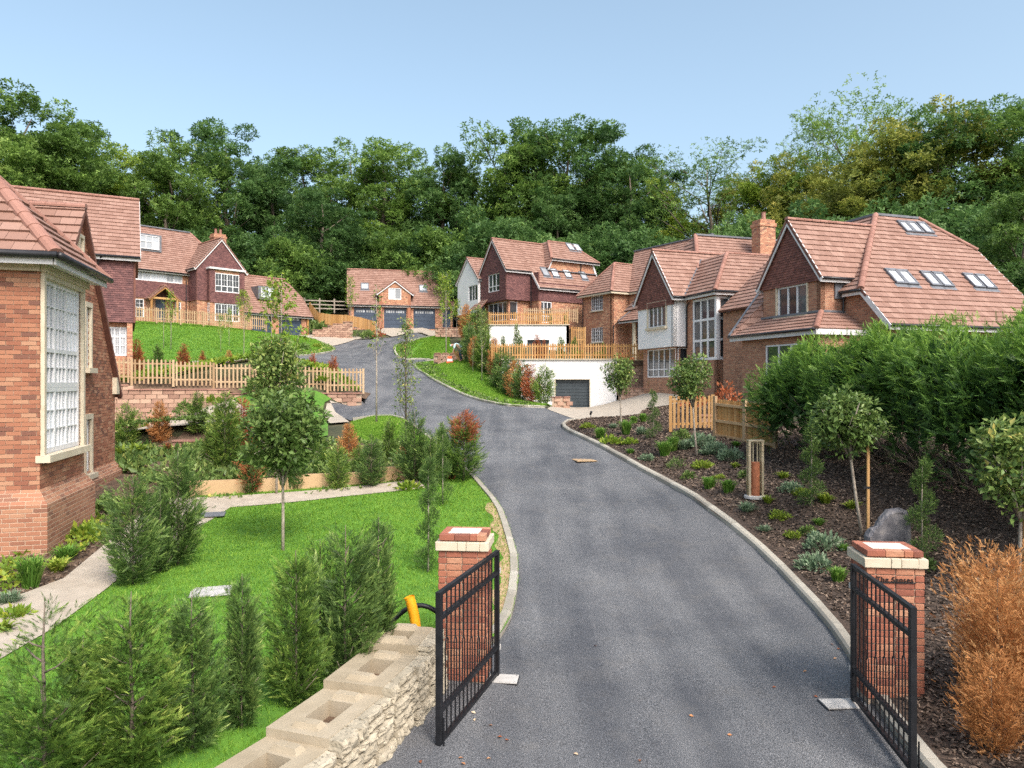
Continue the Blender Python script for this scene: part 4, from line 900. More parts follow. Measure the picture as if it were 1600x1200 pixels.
for q in (-.05, D0.u(597), D0.u(641), W+.05): downpipe(hG0, [D0.pt(q, -.08, ez-.3), D0.pt(q, -.08, zb)])

# ================================================================ HOUSE D: plum tile-hung gable with white wing
Dd = Fr((-.485, 62), (.54, -.84))
hD = thing('tile_hung_house', (-.5, 62, 8.3), 'plum tile-hung house with white gable wing and rooflights, above the white retaining wall', 'house')
zg = 7.6; bz = 10.62
gwn = rect_from_px(Dd, 763, 428, 781, 456)
wall(hD, Dd, [(-4.16, bz), (0, bz), (0, 13.45), (-2.08, 16.0), (-4.16, 13.45)], 'brick_far', [gwn], .03)
for pl_ in ([(-4.16, bz), (0, bz), (0, gwn[2]), (-4.16, gwn[2])], [(-4.16, gwn[2]), (gwn[0], gwn[2]), (gwn[0], gwn[3]), (-4.16, gwn[3])], [(gwn[1], gwn[2]), (0, gwn[2]), (0, gwn[3]), (gwn[1], gwn[3])],
            [(-4.16, gwn[3]), (0, gwn[3]), (0, 13.45), (-2.08, 16.0), (-4.16, 13.45)]): hung(hD, Dd, pl_)
window(hD, Dd, *gwn, 3, (.28,), 0, sub=(1, 1))
mb = MB(); mb.poly([Dd.pt(-4.16, 0, bz), Dd.pt(0, 0, bz), Dd.pt(0, 3, bz), Dd.pt(-4.16, 3, bz)]); mb.build('soffit', M['fascia'], hD)
s1_ = Dd.right(0) ; Ds = Fr(tuple(Dd.pt(0, 0, 0)[:2]), Dd.i)
hung(hD, Ds, rectpoly(0, 2.54, bz, 13.3)); wall(hD, Ds, rectpoly(0, 2.54, bz, 13.3), 'brick_far', v=.03)
Dl = Dd; hung(hD, Fr(tuple(Dd.pt(0, 2.54, 0)[:2]), Dd.d), rectpoly(0, 1.16, bz-.05, 13.0)); wall(hD, Fr(tuple(Dd.pt(0, 2.54, 0)[:2]), Dd.d), [(-3, zg), (1.16, zg), (1.16, 12), (0, 13.4), (-3, 13.4)], 'brick_far', v=.03)
Dfr = Fr(tuple(Dd.pt(1.16, 2.54, 0)[:2]), Dd.i)
hung(hD, Dfr, rectpoly(0, 7, bz-.05, 12.1)); fw = rect_from_px(Dfr, 840, 469, 862, 496); wall(hD, Dfr, rectpoly(0, 7, zg, 12.1), 'brick_far', [(max(.1, fw[0]), fw[1], 8.7, 10.5)], .03)
window(hD, Dfr, max(.1, fw[0]), fw[1], 8.7, 10.5, 3, (.3,), 0)
# ground floor under the gable: corner bay window and brick
Dg = Fr(tuple(Dd.pt(0, .35, 0)[:2]), Dd.d); bw_ = (-3.5, -.35, 8.95, 10.5)
wall(hD, Dg, rectpoly(-4.16, -.3, zg, bz), 'brick_far', [bw_]); window(hD, Dg, *bw_, 4, (.28,), 0, .05, .04)
Dgs = Fr(tuple(Dd.pt(-.3, .35, 0)[:2]), Dd.i); wall(hD, Dgs, rectpoly(0, 2.4, zg, bz), 'brick_far', [(.08, .95, 8.95, 10.5)]); window(hD, Dgs, .08, .95, 8.95, 10.5, 1, (.28,), 0, .05, .04)
# roofs
RS = lambda u, v: Dd.pt(u, v, 13.45-1.25*u)
PB = [RS(1.45, 2.4), RS(1.45, 9.6), RS(0, 9.6), RS(0, 2.4)]
tiles(hD, [RS(.28, -.2), RS(.28, 2.4), RS(-2.08, 2.4), RS(-2.08, -.2)]); tiles(hD, PB); tiles(hD, [RS(0, 2.4), RS(0, 4.4), RS(-2.08, 5.2), RS(-2.08, 2.4)])
tiles(hD, [Dd.pt(-4.44, -.2, 13.1), Dd.pt(-4.44, 6, 13.1), Dd.pt(-2.08, 6, 16.05), Dd.pt(-2.08, -.2, 16.05)])
ridge(hD, Dd.pt(-2.08, -.2, 16.08), Dd.pt(-2.08, 5.2, 16.08)); barge(hD, Dd, -4.44, -2.08, .28, 12.98, 15.93, -.17)
board(hD, Dd.pt(.26, -.2, 13.0), Dd.pt(.26, 2.4, 13.0)); gutter(hD, Dd.pt(.32, -.2, 13.07), Dd.pt(.32, 2.4, 13.07)); board(hD, Dd.pt(1.43, 2.4, 11.55), Dd.pt(1.43, 9.6, 11.55)); gutter(hD, Dd.pt(1.5, 2.4, 11.62), Dd.pt(1.5, 9.6, 11.62))
board(hD, RS(.3, 2.38)-Vector((0, 0, .1)), RS(1.45, 2.38)-Vector((0, 0, .1)), .04, .18, 'fascia', 'bargeboard')
Da = Fr(tuple(Dd.pt(0, 4.3, 0)[:2]), Dd.i); wall(hD, Da, [(0, 13.3), (5.3, 13.3), (4.9, 14.6), (.45, 14.6)], 'brick_far')
board(hD, Dd.pt(.12, 4.1, 13.42), Dd.pt(.12, 9.6, 13.42), .35, .06, 'lead', 'lead_flashing')
PU = [Dd.pt(.3, 4.5, 14.45), Dd.pt(.3, 9.9, 14.45), Dd.pt(-1.5, 7.7, 16.3), Dd.pt(-1.5, 5.4, 16.3)]
tiles(hD, PU); tiles(hD, [Dd.pt(.3, 4.5, 14.45), Dd.pt(-1.5, 5.4, 16.3), Dd.pt(-4, 5.4, 16.3), Dd.pt(-4, 4.1, 13.6), Dd.pt(.3, 4.1, 13.6)])
tiles(hD, [Dd.pt(.3, 9.9, 14.45), Dd.pt(-4, 9.9, 14.45), Dd.pt(-4, 7.7, 16.3), Dd.pt(-1.5, 7.7, 16.3)])
ridge(hD, Dd.pt(.3, 4.5, 14.48), Dd.pt(-1.5, 5.4, 16.33), name='hip_tile'); ridge(hD, Dd.pt(.3, 9.9, 14.48), Dd.pt(-1.5, 7.7, 16.33), name='hip_tile'); ridge(hD, Dd.pt(-1.5, 5.4, 16.32), Dd.pt(-1.5, 7.7, 16.32))
board(hD, Dd.pt(.28, 4.5, 14.36), Dd.pt(.28, 9.9, 14.36)); gutter(hD, Dd.pt(.35, 4.5, 14.42), Dd.pt(.35, 9.9, 14.42))
board(hD, Da.pt(-.1, -.05, 13.3), Da.pt(.45, -.05, 14.4), .04, .18, 'fascia', 'bargeboard'); board(hD, Da.pt(5.4, -.05, 13.3), Da.pt(4.95, -.05, 14.4), .04, .18, 'fascia', 'bargeboard')
for x, y in ((851, 425.5), (866, 427), (885.5, 428), (910.5, 431)): rooflight(hD, PB, x, y, .62, .95)
for x, y in ((890.5, 386.5), (901.5, 388)): rooflight(hD, PU, x, y, .6, .95)
downpipe(hD, [Ds.pt(2.45, -.1, 13), Ds.pt(2.45, -.1, zg)]); downpipe(hD, [Da.pt(3.6, -.08, 14.4), Da.pt(3.6, -.08, 13.4)])
# white wing
wv = -.3; ww = rect_from_px(Dd, 732, 446, 746, 470, wv); zw = Dd.uz(740, 489, wv)[1]
wall(hD, Dd, [(-8, zw), (-4.2, zw), (-4.2, 13.0), (-6.1, 14.9), (-8, 13.0)], 'render', [ww], wv)
window(hD, Dd, *ww, 3, (), wv, .05, .08); wall(hD, Dd, rectpoly(-7.6, -4.2, zg, zw), 'brick_far', v=wv+.5)
gable(hD, Dd, -8, -4.2, wv, 5, 13.0, 14.95, .22, .12)
mb = MB(); mb.poly([Dd.pt(-8, wv, zw), Dd.pt(-4.2, wv, zw), Dd.pt(-4.2, 2, zw), Dd.pt(-8, 2, zw)]); mb.build('soffit', M['render'], hD)
wall(hD, Dd.left(-8, 5+wv), rectpoly(0, 5, zw, 13), 'render')
# low roof between the two
lp = [Dd.pt(-4.9, -.9, 10.0), Dd.pt(-3.0, -.9, 10.0), Dd.pt(-3.0, .2, 11.1), Dd.pt(-4.4, .2, 11.1)]; tiles(hD, lp)
board(hD, Dd.pt(-4.9, -.86, 9.93), Dd.pt(-3.0, -.86, 9.93), .03, .12)

# ================================================================ HOUSE E: square brick house with hipped roof
E = Fr((8.14, 60), (.54, -.84))
hE = thing('hipped_brick_house', (8.1, 60, 6), 'orange brick house with hipped roof and porch column, between plum and white-boxed houses', 'house')
zg = 5.0; e1 = rect_from_px(E, 924, 462.5, 942, 485.5); e2 = rect_from_px(E, 924, 512, 942, 535)
wall(hE, E, rectpoly(-3.77, 0, zg, 11.4), 'brick_far', [e1, e2])
for q in (e1, e2): window(hE, E, *q, 3, (), 0, .05, .05, 'glass', 'cream', sub=(2, 4))
Er = Fr(tuple(E.pt(0, 0, 0)[:2]), E.i); wall(hE, Er, rectpoly(0, 1.8, zg, 11.4), 'brick_far')
E2 = Fr(tuple(E.pt(0, 1.78, 0)[:2]), E.d); wall(hE, E2, rectpoly(0, 6, zg, 11.4), 'brick_far', [(1.0, 1.9, 6.3, 8.3), (1.3, 2.2, 9.2, 10.6)])
window(hE, E2, 1.3, 2.2, 9.2, 10.6, 2, (), 0, sub=(2, 3)); X, Yv, Z = E2.ax(); mb = MB(); mb.box(E2.pt(1.45, .1, 7.3), (X, Yv, Z), (.44, .03, 1)); mb.build('front_door', M['anthracite'], hE)
o_ = .4; sl = 1.2; zt = 11.0+sl*(1.885+o_)
tiles(hE, [E.pt(-4.17, -o_, 11), E.pt(o_, -o_, 11), E.pt(-1.885, 1.885, zt)]); tiles(hE, [E.pt(o_, -o_, 11), E.pt(o_, 2.2, 11), E.pt(-1.885, 4.5, zt), E.pt(-1.885, 1.885, zt)])
tiles(hE, [E.pt(-4.17, -o_, 11), E.pt(-4.17, 6, 11), E.pt(-1.885, 6, zt), E.pt(-1.885, 1.885, zt)])
ridge(hE, E.pt(o_, -o_, 11.03), E.pt(-1.885, 1.885, zt+.03), name='hip_tile'); ridge(hE, E.pt(-4.17, -o_, 11.03), E.pt(-1.885, 1.885, zt+.03), name='hip_tile'); ridge(hE, E.pt(-1.885, 1.885, zt+.03), E.pt(-1.885, 4.5, zt+.03))
tiles(hE, [E.pt(.2, 1.5, 11), E.pt(6, 1.5, 11), E.pt(6, 5.2, 15.2), E.pt(-3, 5.2, 15.2)]); board(hE, E.pt(-3, 5.2, 15.25), E.pt(6, 5.2, 15.25), .3, .1, 'lead', 'lead_ridge')
for a, b in ((E.pt(-4.15, -o_+.03, 10.92), E.pt(o_, -o_+.03, 10.92)), (E.pt(o_-.03, -o_, 10.92), E.pt(o_-.03, 1.5, 10.92)), (E.pt(o_, 1.53, 10.92), E.pt(6, 1.53, 10.92))): board(hE, a, b, .03, .2, 'cream', 'fascia'); gutter(hE, a+Vector((0, 0, .1)), b+Vector((0, 0, .1)), .06)
mb = MB(); mb.poly([E.pt(-4.15, -o_, 10.85), E.pt(o_, -o_, 10.85), E.pt(o_, 1.6, 10.85), E.pt(-4.15, 1.6, 10.85)][::-1]); mb.build('soffit', M['cream'], hE)
tiles(hE, [E.pt(.25, .4, 8.55), E.pt(4.2, .4, 8.55), E.pt(4.2, 1.75, 9.75), E.pt(1.0, 1.75, 9.75)]); board(hE, E.pt(.3, .42, 8.48), E.pt(4.2, .42, 8.48), .04, .18); board(hE, E.pt(.25, .4, 8.62), E.pt(1.0, 1.75, 9.82), .22, .06, 'lead', 'lead_hip'); gutter(hE, E.pt(.3, .36, 8.55), E.pt(4.2, .36, 8.55))
mb = MB(); p = E.pt(1.95, .65, 0); mb.tube([(p.x, p.y, zg), (p.x, p.y, 6.2), (p.x, p.y, 8.3), (p.x, p.y, 8.42)], [.2, .17, .15, .22], 14); mb.build('porch_column', M['cream'], hE, smooth=True)
downpipe(hE, [E.pt(.3, .35, 8.5), E.pt(.08, .1, 8.2), E.pt(.08, .1, zg)]); downpipe(hE, [E.pt(-3.7, -.08, 10.9), E.pt(-3.7, -.08, zg)])

# ================================================================ HOUSE F: white box gable and glazed corner
dF = (.317, -.948)
Fh = Fr((8.55, 39), dF)
hF = thing('white_gabled_house', (8.55, 39, 3.2), 'brick house with white rendered gable box and tall glazed corner window', 'house')
zg = 2.6; zw = 5.48; tz = Fh.uz(1025, 475)[1]
fw = rect_from_px(Fh, 1013, 472, 1041, 511.5)
tl = Fh.uz(1052, 460)[1]-.0
wall(hF, Fh, [(-3.9, zw), (0, zw), (0, 8.45), (-1.95, 10.8), (-3.9, 8.45)], 'render', [fw])
hb = 7.72
hung(hF, Fh, [(-3.86, hb), (.02, hb), (.02, 8.45), (-1.95, 10.75), (-3.86, 8.45)], -.02, 'hung_b')
window(hF, Fh, *fw, 4, (), 0, .06, .05, 'glass'); frame_surround(hF, Fh, *fw, w=.08, top=.02)
Fs = Fr(tuple(Fh.pt(0, 0, 0)[:2]), Fh.i); wall(hF, Fs, rectpoly(0, .85, zw, 8.4), 'render')
mb = MB(); mb.poly([Fh.pt(-3.9, 0, zw), Fh.pt(0, 0, zw), Fh.pt(0, 3, zw), Fh.pt(-3.9, 3, zw)][::-1]); mb.build('soffit', M['render'], hF)
Fg = Fr(tuple(Fh.pt(0, .35, 0)[:2]), dF); gb = (-3.4, -.32, 3.85, 5.42)
wall(hF, Fg, rectpoly(-3.9, -.25, zg, zw), 'brick', [gb]); window(hF, Fg, *gb, 5, (.26,), 0, .055, .03)
Fgs = Fr(tuple(Fh.pt(-.25, .35, 0)[:2]), Fh.i); wall(hF, Fgs, rectpoly(0, 1.2, zg, zw), 'brick', [(.06, .8, 3.85, 5.42)]); window(hF, Fgs, .06, .8, 3.85, 5.42, 1, (.26,), 0, .055, .03)
RF = lambda u, v: Fh.pt(u, v, 8.45-1.24*u)
tiles(hF, [RF(.28, -.2), RF(.28, .5), RF(-1.57, 2.7), RF(-1.95, 2.7), RF(-1.95, -.2)]); tiles(hF, [RF(-1.57, 2.7), RF(-1.57, 9), RF(-1.95, 9), RF(-1.95, 2.7)])
tiles(hF, [Fh.pt(-4.18, -.2, 8.1), Fh.pt(-4.18, 9, 8.1), Fh.pt(-1.95, 9, 10.87), Fh.pt(-1.95, -.2, 10.87)])
ridge(hF, Fh.pt(-1.95, -.2, 10.9), Fh.pt(-1.95, 6, 10.9)); barge(hF, Fh, -4.18, -1.95, .28, 7.98, 10.75, -.17, ht=.24)
board(hF, Fh.pt(.26, -.2, 8.0), Fh.pt(.26, .55, 8.0)); gutter(hF, Fh.pt(.33, -.2, 8.06), Fh.pt(.33, .5, 8.06))
# wing with glazed corner
Fw = Fr(tuple(Fh.pt(0, .81, 0)[:2]), dF); lw = rect_from_px(Fw, 1083, 466, 1117, 563); lw = (lw[0], 2.70, lw[2], lw[3])
wall(hF, Fw, rectpoly(0, 2.77, zg, 8.4), 'brick', [lw]); window(hF, Fw, *lw, 3, (.3, .66), 0, .12, .02, 'glass')
Fwr = Fr(tuple(Fh.pt(2.77, .81, 0)[:2]), Fh.i); rw = (.07, Fwr.u(1141), lw[2], lw[3])
wall(hF, Fwr, rectpoly(0, 9, zg, 8.4), 'brick', [rw]); window(hF, Fwr, *rw, 1, (.3, .66), 0, .12, .02, 'glass')
mb = MB(); p = Fh.pt(2.77-.02, .81+.02, 0); mb.box((p.x, p.y, (lw[2]+lw[3])/2), Fh.ax(), (.08, .08, (lw[3]-lw[2])/2)); mb.build('corner_post', M['upvc'], hF)
cl = Fwr.u(1171); mb = MB(); mb.box(Fwr.pt(cl+.8, -.03, 7.2), Fwr.ax(), (.8, .03, 1.1)); mb.build('black_cladding', M['lead'], hF)
tiles(hF, [Fh.pt(3.05, .5, 8.1), Fh.pt(3.05, 9, 8.1), Fh.pt(.87, 9, 10.4), Fh.pt(.87, 2.7, 10.4)]); tiles(hF, [Fh.pt(3.05, .5, 8.1), Fh.pt(.87, 2.7, 10.4), Fh.pt(-1.57, 2.7, 10.4), Fh.pt(.28, .5, 8.1)])
ridge(hF, Fh.pt(3.05, .5, 8.13), Fh.pt(.87, 2.7, 10.43), name='hip_tile'); ridge(hF, Fh.pt(.87, 2.7, 10.42), Fh.pt(.87, 9, 10.42))
mb = MB(); mb.poly([Fh.pt(.87, 2.7, 10.4), Fh.pt(.87, 9, 10.4), Fh.pt(-1.57, 9, 10.4), Fh.pt(-1.57, 2.7, 10.4)]); mb.build('flat_roof', M['lead'], hF)
board(hF, Fh.pt(.3, .53, 8.0), Fh.pt(3.03, .53, 8.0)); board(hF, Fh.pt(3.02, .55, 8.0), Fh.pt(3.02, 9, 8.0)); gutter(hF, Fh.pt(.3, .46, 8.07), Fh.pt(3.1, .46, 8.07)); gutter(hF, Fh.pt(3.1, .46, 8.07), Fh.pt(3.1, 9, 8.07))
board(hF, Fh.pt(.28, .5, 8.16), Fh.pt(-1.57, 2.7, 10.46), .16, .03, 'lead', 'lead_valley')
tiles(hF, [Fh.pt(-3.7, 3.7, 12.3), Fh.pt(-3.7, 12, 12.3), Fh.pt(.7, 12, 8.1), Fh.pt(.7, 1.2, 8.1)]); tiles(hF, [Fh.pt(-3.7, 3.7, 12.3), Fh.pt(.7, 1.2, 8.1), Fh.pt(-8, 1.2, 8.1)])
ridge(hF, Fh.pt(-3.7, 3.7, 12.32), Fh.pt(.7, 1.2, 8.12), name='hip_tile'); board(hF, Fh.pt(-3.7, 3.7, 12.34), Fh.pt(-3.7, 12, 12.34), .3, .1, 'lead', 'lead_ridge')
p = px(1193, 345, 43); chimney(hF, (p.x, p.y), 1.05, .8, 9, p.z, math.atan2(.317, .948), 1)
downpipe(hF, [Fs.pt(.9, -.35, 8.0), Fs.pt(.75, -.08, 7.6), Fs.pt(.75, -.08, zw), Fs.pt(.95, -.02, zw-.2), Fs.pt(.95, -.02, zg)])
q = Fwr.u(1145); downpipe(hF, [Fwr.pt(q, -.08, 5.2), Fwr.pt(q, -.08, zg)])

# ================================================================ HOUSE G: big brick house on the right with rooflights
Gh = Fr((11.95, 28.5), dF)
hG = thing('large_brick_house', (11.95, 28.5, 3), 'large brick house on the right with rooflights, standing behind the tall hedge', 'house')
zg = 2.2; gwn = rect_from_px(Gh, 1215, 446, 1261.5, 494.5); hb = 7.5
wall(hG, Gh, [(-3.45, zg), (0, zg), (0, 7.92), (-1.72, 10.15), (-3.45, 7.92)], 'brick', [gwn])
window(hG, Gh, *gwn, 3, (), 0, .07, .05); frame_surround(hG, Gh, *gwn, w=.06, top=.03)
hung(hG, Gh, [(-3.47, hb), (.04, hb), (.04, 7.92), (-1.72, 10.1), (-3.47, 7.92)], -.03, 'hung_b')
Gs = Fr(tuple(Gh.pt(0, 0, 0)[:2]), Gh.i); wall(hG, Gs, rectpoly(0, 1.15, zg, 7.85), 'brick')
Gm = Fr(tuple(Gh.pt(0, 1.1, 0)[:2]), dF); wall(hG, Gm, [(-.5, zg), (2.17, zg), (2.17, 6.0), (1.19, 7.0), (-.5, 7.0)], 'brick')
Gf = Fr(tuple(Gh.pt(2.17, 1.1, 0)[:2]), Gh.i); gw_ = [(.6, 2.6, 3.0, 4.35), (4.2, 6.2, 3.0, 4.35)]
wall(hG, Gf, rectpoly(0, 8, zg, 6.0), 'brick', gw_)
for q in gw_: window(hG, Gf, *q, 3, (), 0, .07)
board(hG, Gf.pt(0, -.02, 4.65), Gf.pt(8, -.02, 4.65), .06, .2, 'cream', 'stone_band')
wall(hG, Gf.right(8) if False else Fr(tuple(Gf.pt(8, 0, 0)[:2]), Gf.i), [(0, zg), (9, zg), (9, 9), (3.1, 9.2), (0, 6)], 'brick')
gable(hG, Gh, -3.45, 0, 0, 2, 7.92, 10.2, .25, .2, single=True, v1L=2, v1R=1.55, v1r=4.3)
GB = [Gh.pt(2.52, .85, 5.63), Gh.pt(1.19, .8, 7.05), Gh.pt(-2.43, 5.1, 10.92), Gh.pt(-2.43, 7.5, 10.92), Gh.pt(-.93, 9.25, 9.32), Gh.pt(2.52, 9.25, 5.63)]
tiles(hG, GB, single=True); GL = [Gh.pt(1.19, .8, 7.05), Gh.pt(-8, .8, 7.05), Gh.pt(-8, 5.1, 10.92), Gh.pt(-2.43, 5.1, 10.92)]; tiles(hG, GL, single=True)
tiles(hG, [Gh.pt(-2.43, 7.5, 10.92), Gh.pt(-.93, 9.25, 9.32), Gh.pt(-7, 9.25, 9.32), Gh.pt(-7, 7.5, 10.92)])
mb = MB(); mb.poly([Gh.pt(-2.43, 5.1, 10.9), Gh.pt(-2.43, 7.5, 10.9), Gh.pt(-8, 7.5, 10.9), Gh.pt(-8, 5.1, 10.9)]); mb.build('flat_roof', M['lead'], hG)
for a, b in ((Gh.pt(-2.43, 5.1, 10.95), Gh.pt(-2.43, 7.5, 10.95)), (Gh.pt(-2.43, 5.1, 10.95), Gh.pt(-8, 5.1, 10.95))): board(hG, a, b, .2, .1, 'lead', 'lead_edge')
ridge(hG, Gh.pt(1.19, .8, 7.08), Gh.pt(-2.43, 5.1, 10.95), .13, name='hip_tile'); ridge(hG, Gh.pt(-.93, 9.25, 9.35), Gh.pt(-2.43, 7.5, 10.95), .13, name='hip_tile')
board(hG, Gh.pt(2.5, .85, 5.54), Gh.pt(2.5, 9.25, 5.54), .03, .2); gutter(hG, Gh.pt(2.57, .85, 5.6), Gh.pt(2.57, 9.25, 5.6)); board(hG, Gh.pt(2.52, .83, 5.53), Gh.pt(1.19, .83, 6.95), .04, .2, 'fascia', 'bargeboard')
board(hG, Gh.pt(1.19, .85, 6.95), Gh.pt(.2, .85, 6.95)); gutter(hG, Gh.pt(1.19, .78, 7.02), Gh.pt(.2, .78, 7.02)); board(hG, Gh.pt(2.5, 9.23, 5.53), Gh.pt(-.93, 9.23, 9.22), .04, .2, 'fascia', 'bargeboard')
for x, y in ((1414, 356), (1428, 357), (1444, 358)): rooflight(hG, GB, x, y, .42, .72)
for x, y in ((1398, 434), (1416, 435.5), (1453, 437.5), (1471.5, 439), (1519.5, 440.5), (1538, 442)): rooflight(hG, GB, x, y, .48, .8)
downpipe(hG, [Gm.pt(.1, -.1, 7), Gm.pt(.1, -.1, zg)]); downpipe(hG, [Gf.pt(3.6, -.3, 5.5), Gf.pt(3.4, -.08, 5.2), Gf.pt(3.4, -.08, zg)])
mb = MB(); mb.box(Gs.pt(.95, -.03, 7.3), Gs.ax(), (.3, .03, .5)); mb.build('lead_cheek', M['lead'], hG)
# lean-to roof round the gable
tiles(hG, [Gh.pt(1.3, -1.35, 5.5), Gh.pt(-3.95, -1.35, 5.5), Gh.pt(-3.5, -.02, 6.25), Gh.pt(.05, -.02, 6.25)], single=True)
tiles(hG, [Gh.pt(1.3, -1.35, 5.5), Gh.pt(.05, -.02, 6.25), Gh.pt(.05, 1.1, 6.25), Gh.pt(1.3, 1.1, 5.5)])
tiles(hG, [Gh.pt(-3.97, -1.35, 5.5), Gh.pt(-3.45, .7, 7.55), Gh.pt(-4.55, .72, 7.6)])
tiles(hG, [Gh.pt(-3.95, -1.35, 5.5), Gh.pt(-3.5, -.02, 6.25), Gh.pt(-3.5, .7, 7.5)])
ridge(hG, Gh.pt(1.3, -1.35, 5.53), Gh.pt(.05, -.02, 6.28), .12, name='hip_tile')
board(hG, Gh.pt(-3.97, -1.33, 5.42), Gh.pt(1.3, -1.33, 5.42), .04, .24); board(hG, Gh.pt(1.28, -1.35, 5.42), Gh.pt(1.28, 1.1, 5.42), .04, .24); gutter(hG, Gh.pt(-3.97, -1.42, 5.5), Gh.pt(1.3, -1.42, 5.5))
board(hG, Gh.pt(-3.5, -.04, 6.3), Gh.pt(.1, -.04, 6.3), .12, .08, 'lead', 'lead_flashing'); board(hG, Gs.pt(0, -.04, 6.3), Gs.pt(1.1, -.04, 6.3), .12, .08, 'lead', 'lead_flashing'); board(hG, Gh.pt(-3.99, -1.35, 5.55), Gh.pt(-4.57, .72, 7.65), .1, .1, 'lead', 'lead_verge')
Gl = Fr(tuple(Gh.pt(0, -1.1, 0)[:2]), dF); lw = rect_from_px(Gl, 1198, 535, 1238, 560); wall(hG, Gl, rectpoly(-3.2, 1.1, zg, 5.4), 'brick', [(-1.9, .4, 3.4, 5.05)]); window(hG, Gl, -1.9, .4, 3.4, 5.05, 3, (), 0, .07)
wall(hG, Fr(tuple(Gh.pt(1.1, -1.1, 0)[:2]), Gh.i), rectpoly(0, 2.2, zg, 5.4), 'brick'); wall(hG, Fr(tuple(Gh.pt(-3.2, -1.1, 0)[:2]), Gh.i), rectpoly(0, 3, zg, 5.4), 'brick'); wall(hG, Gh, rectpoly(-8, -3.45, zg, 7.0), 'brick', v=1.1)
flush_single(hG)
# ================================================================ retaining walls and terraces
def slab(name, poly, z, mat, thick=.3):
    mb = MB(); mb.poly([(p[0], p[1], z) for p in poly])
    for p, q in zip(poly, poly[1:]+poly[:1]): mb.poly([(q[0], q[1], z), (p[0], p[1], z), (p[0], p[1], z-thick), (q[0], q[1], z-thick)])
    tag(mb.build(name, M[mat]), kind='structure')
zb_ = 4.93
wb = thing('white_retaining_wall', (2, 44, 1.8), 'white rendered retaining wall with anthracite garage door beside the driveway', 'wall')
Wb = Fr((-.6, 44), (1, 0)); dw = rect_from_px(Wb, 868, 593, 921, 638.5)
wall(wb, Wb, rectpoly(0, 6.85, 1.2, zb_), 'render', [dw], back=.4, reveal=.3); garage_door(wb, Wb, *dw, .22, 'anthracite', False, 9)
frame_surround(wb, Wb, dw[0], dw[1], dw[2], dw[3], 'cream', .06, .05, .03, 'door_reveal')
board(wb, Wb.pt(-.05, .05, zb_+.03), Wb.pt(6.9, .05, zb_+.03), .32, .06, 'cream', 'coping')
slab('terrace', [(-.6, 44.3), (8.2, 44.3), (8.2, 57.9), (-.6, 57.9)], zb_-.03, 'soil')
zc_ = 8.12
wc = thing('white_retaining_wall', (1.5, 58, 5), 'upper white rendered retaining wall below the plum tile-hung house', 'wall')
Wc = Fr((-1.8, 58), (1, 0)); dw = rect_from_px(Wc, 824, 531, 858, 560)
wall(wc, Wc, rectpoly(0, 6.3, 4.0, zc_), 'render', [dw], back=.4, reveal=.3); garage_door(wc, Wc, *dw, .22, 'anthracite', False, 9); board(wc, Wc.pt(-.05, .05, zc_+.03), Wc.pt(6.35, .05, zc_+.03), .32, .06, 'cream', 'coping')
wall(wc, Wc.right(6.3, 0), rectpoly(0, 4, 4, zc_), 'render')
slab('terrace', [(-1.8, 58.3), (4.5, 58.3), (4.5, 61), (9, 66), (9, 78), (-3.5, 78), (-3.5, 69), (-1.8, 62)], zc_-.03, 'soil', 3)
def rough_block(w, d, h, k, seed):
    """slightly pillowed stone block, front face towards -Y"""
    bm = bmesh.new(); bmesh.ops.create_cube(bm, size=1); bmesh.ops.scale(bm, vec=(w, d, h), verts=bm.verts)
    bmesh.ops.bevel(bm, geom=list(bm.edges), offset=min(w, h)*.06, segments=1, affect='EDGES'); r = random.Random(seed)
    for v in bm.verts: v.co += Vector((r.uniform(-k, k), r.uniform(-k, k), r.uniform(-k, k)))
    me = bpy.data.meshes.new('block'); bm.to_mesh(me); bm.free(); return me
BLK = [rough_block(.44, .26, .19, .004, s) for s in range(5)]
for m_ in BLK: m_.materials.append(M['block'])
CAPM = rough_block(.46, .34, .06, .003, 9); CAPM.materials.append(M['blockcap'])
def block_wall(name, label, p0, p1, zlo, zhi, cap=True, bl=.45, bh=.2):
    """courses of sandstone blocks from p0 to p1; zlo/zhi give bottom and top (functions of 0..1)"""
    p0, p1 = Vector(p0), Vector(p1); d = (p1-p0); L = d.length; d.normalize(); i_ = Vector((-d.y, d.x)); n_ = max(1, int(L/bl))
    root = thing(name, (p0.x, p0.y, zlo(0)), label, 'wall'); off = root.location; r = random.Random(int(p0.x*10))
    R = Matrix(((d.x, d.y, 0), (i_.x, i_.y, 0), (0, 0, 1))).transposed().to_4x4()
    mb = MB()
    for k in range(n_):
        t = (k+.5)/n_; zt = round(zhi(t)/bh)*bh; c = p0+d*(L*t); z = zt-bh/2; row = int(round(zt/bh))
        zl = zlo(t)-.1
        q0, q1 = p0+d*(L*k/n_), p0+d*(L*(k+1)/n_)
        mb.poly([(q0.x+i_.x*.04, q0.y+i_.y*.04, zl), (q1.x+i_.x*.04, q1.y+i_.y*.04, zl), (q1.x+i_.x*.04, q1.y+i_.y*.04, zt), (q0.x+i_.x*.04, q0.y+i_.y*.04, zt)])
        while z > zl-bh*.3:
            s_ = (bl*.5 if row % 2 else 0)
            cc = c+d*s_
            if (cc-p0).dot(d) < L-.1:
                o = mobj('block', BLK[r.randrange(5)], None, root); o.matrix_basis = Matrix.Translation(Vector((cc.x, cc.y, z))+Vector((i_.x, i_.y, 0))*(.1+r.uniform(-.012, .012))-off) @ R
            z -= bh; row -= 1
        if cap:
            o = mobj('coping_block', CAPM, None, root); o.matrix_basis = Matrix.Translation(Vector((c.x+i_.x*.1, c.y+i_.y*.1, zt+.03))-off) @ R
    mb.build('mortar_core', M['mortar'], root)
    return root
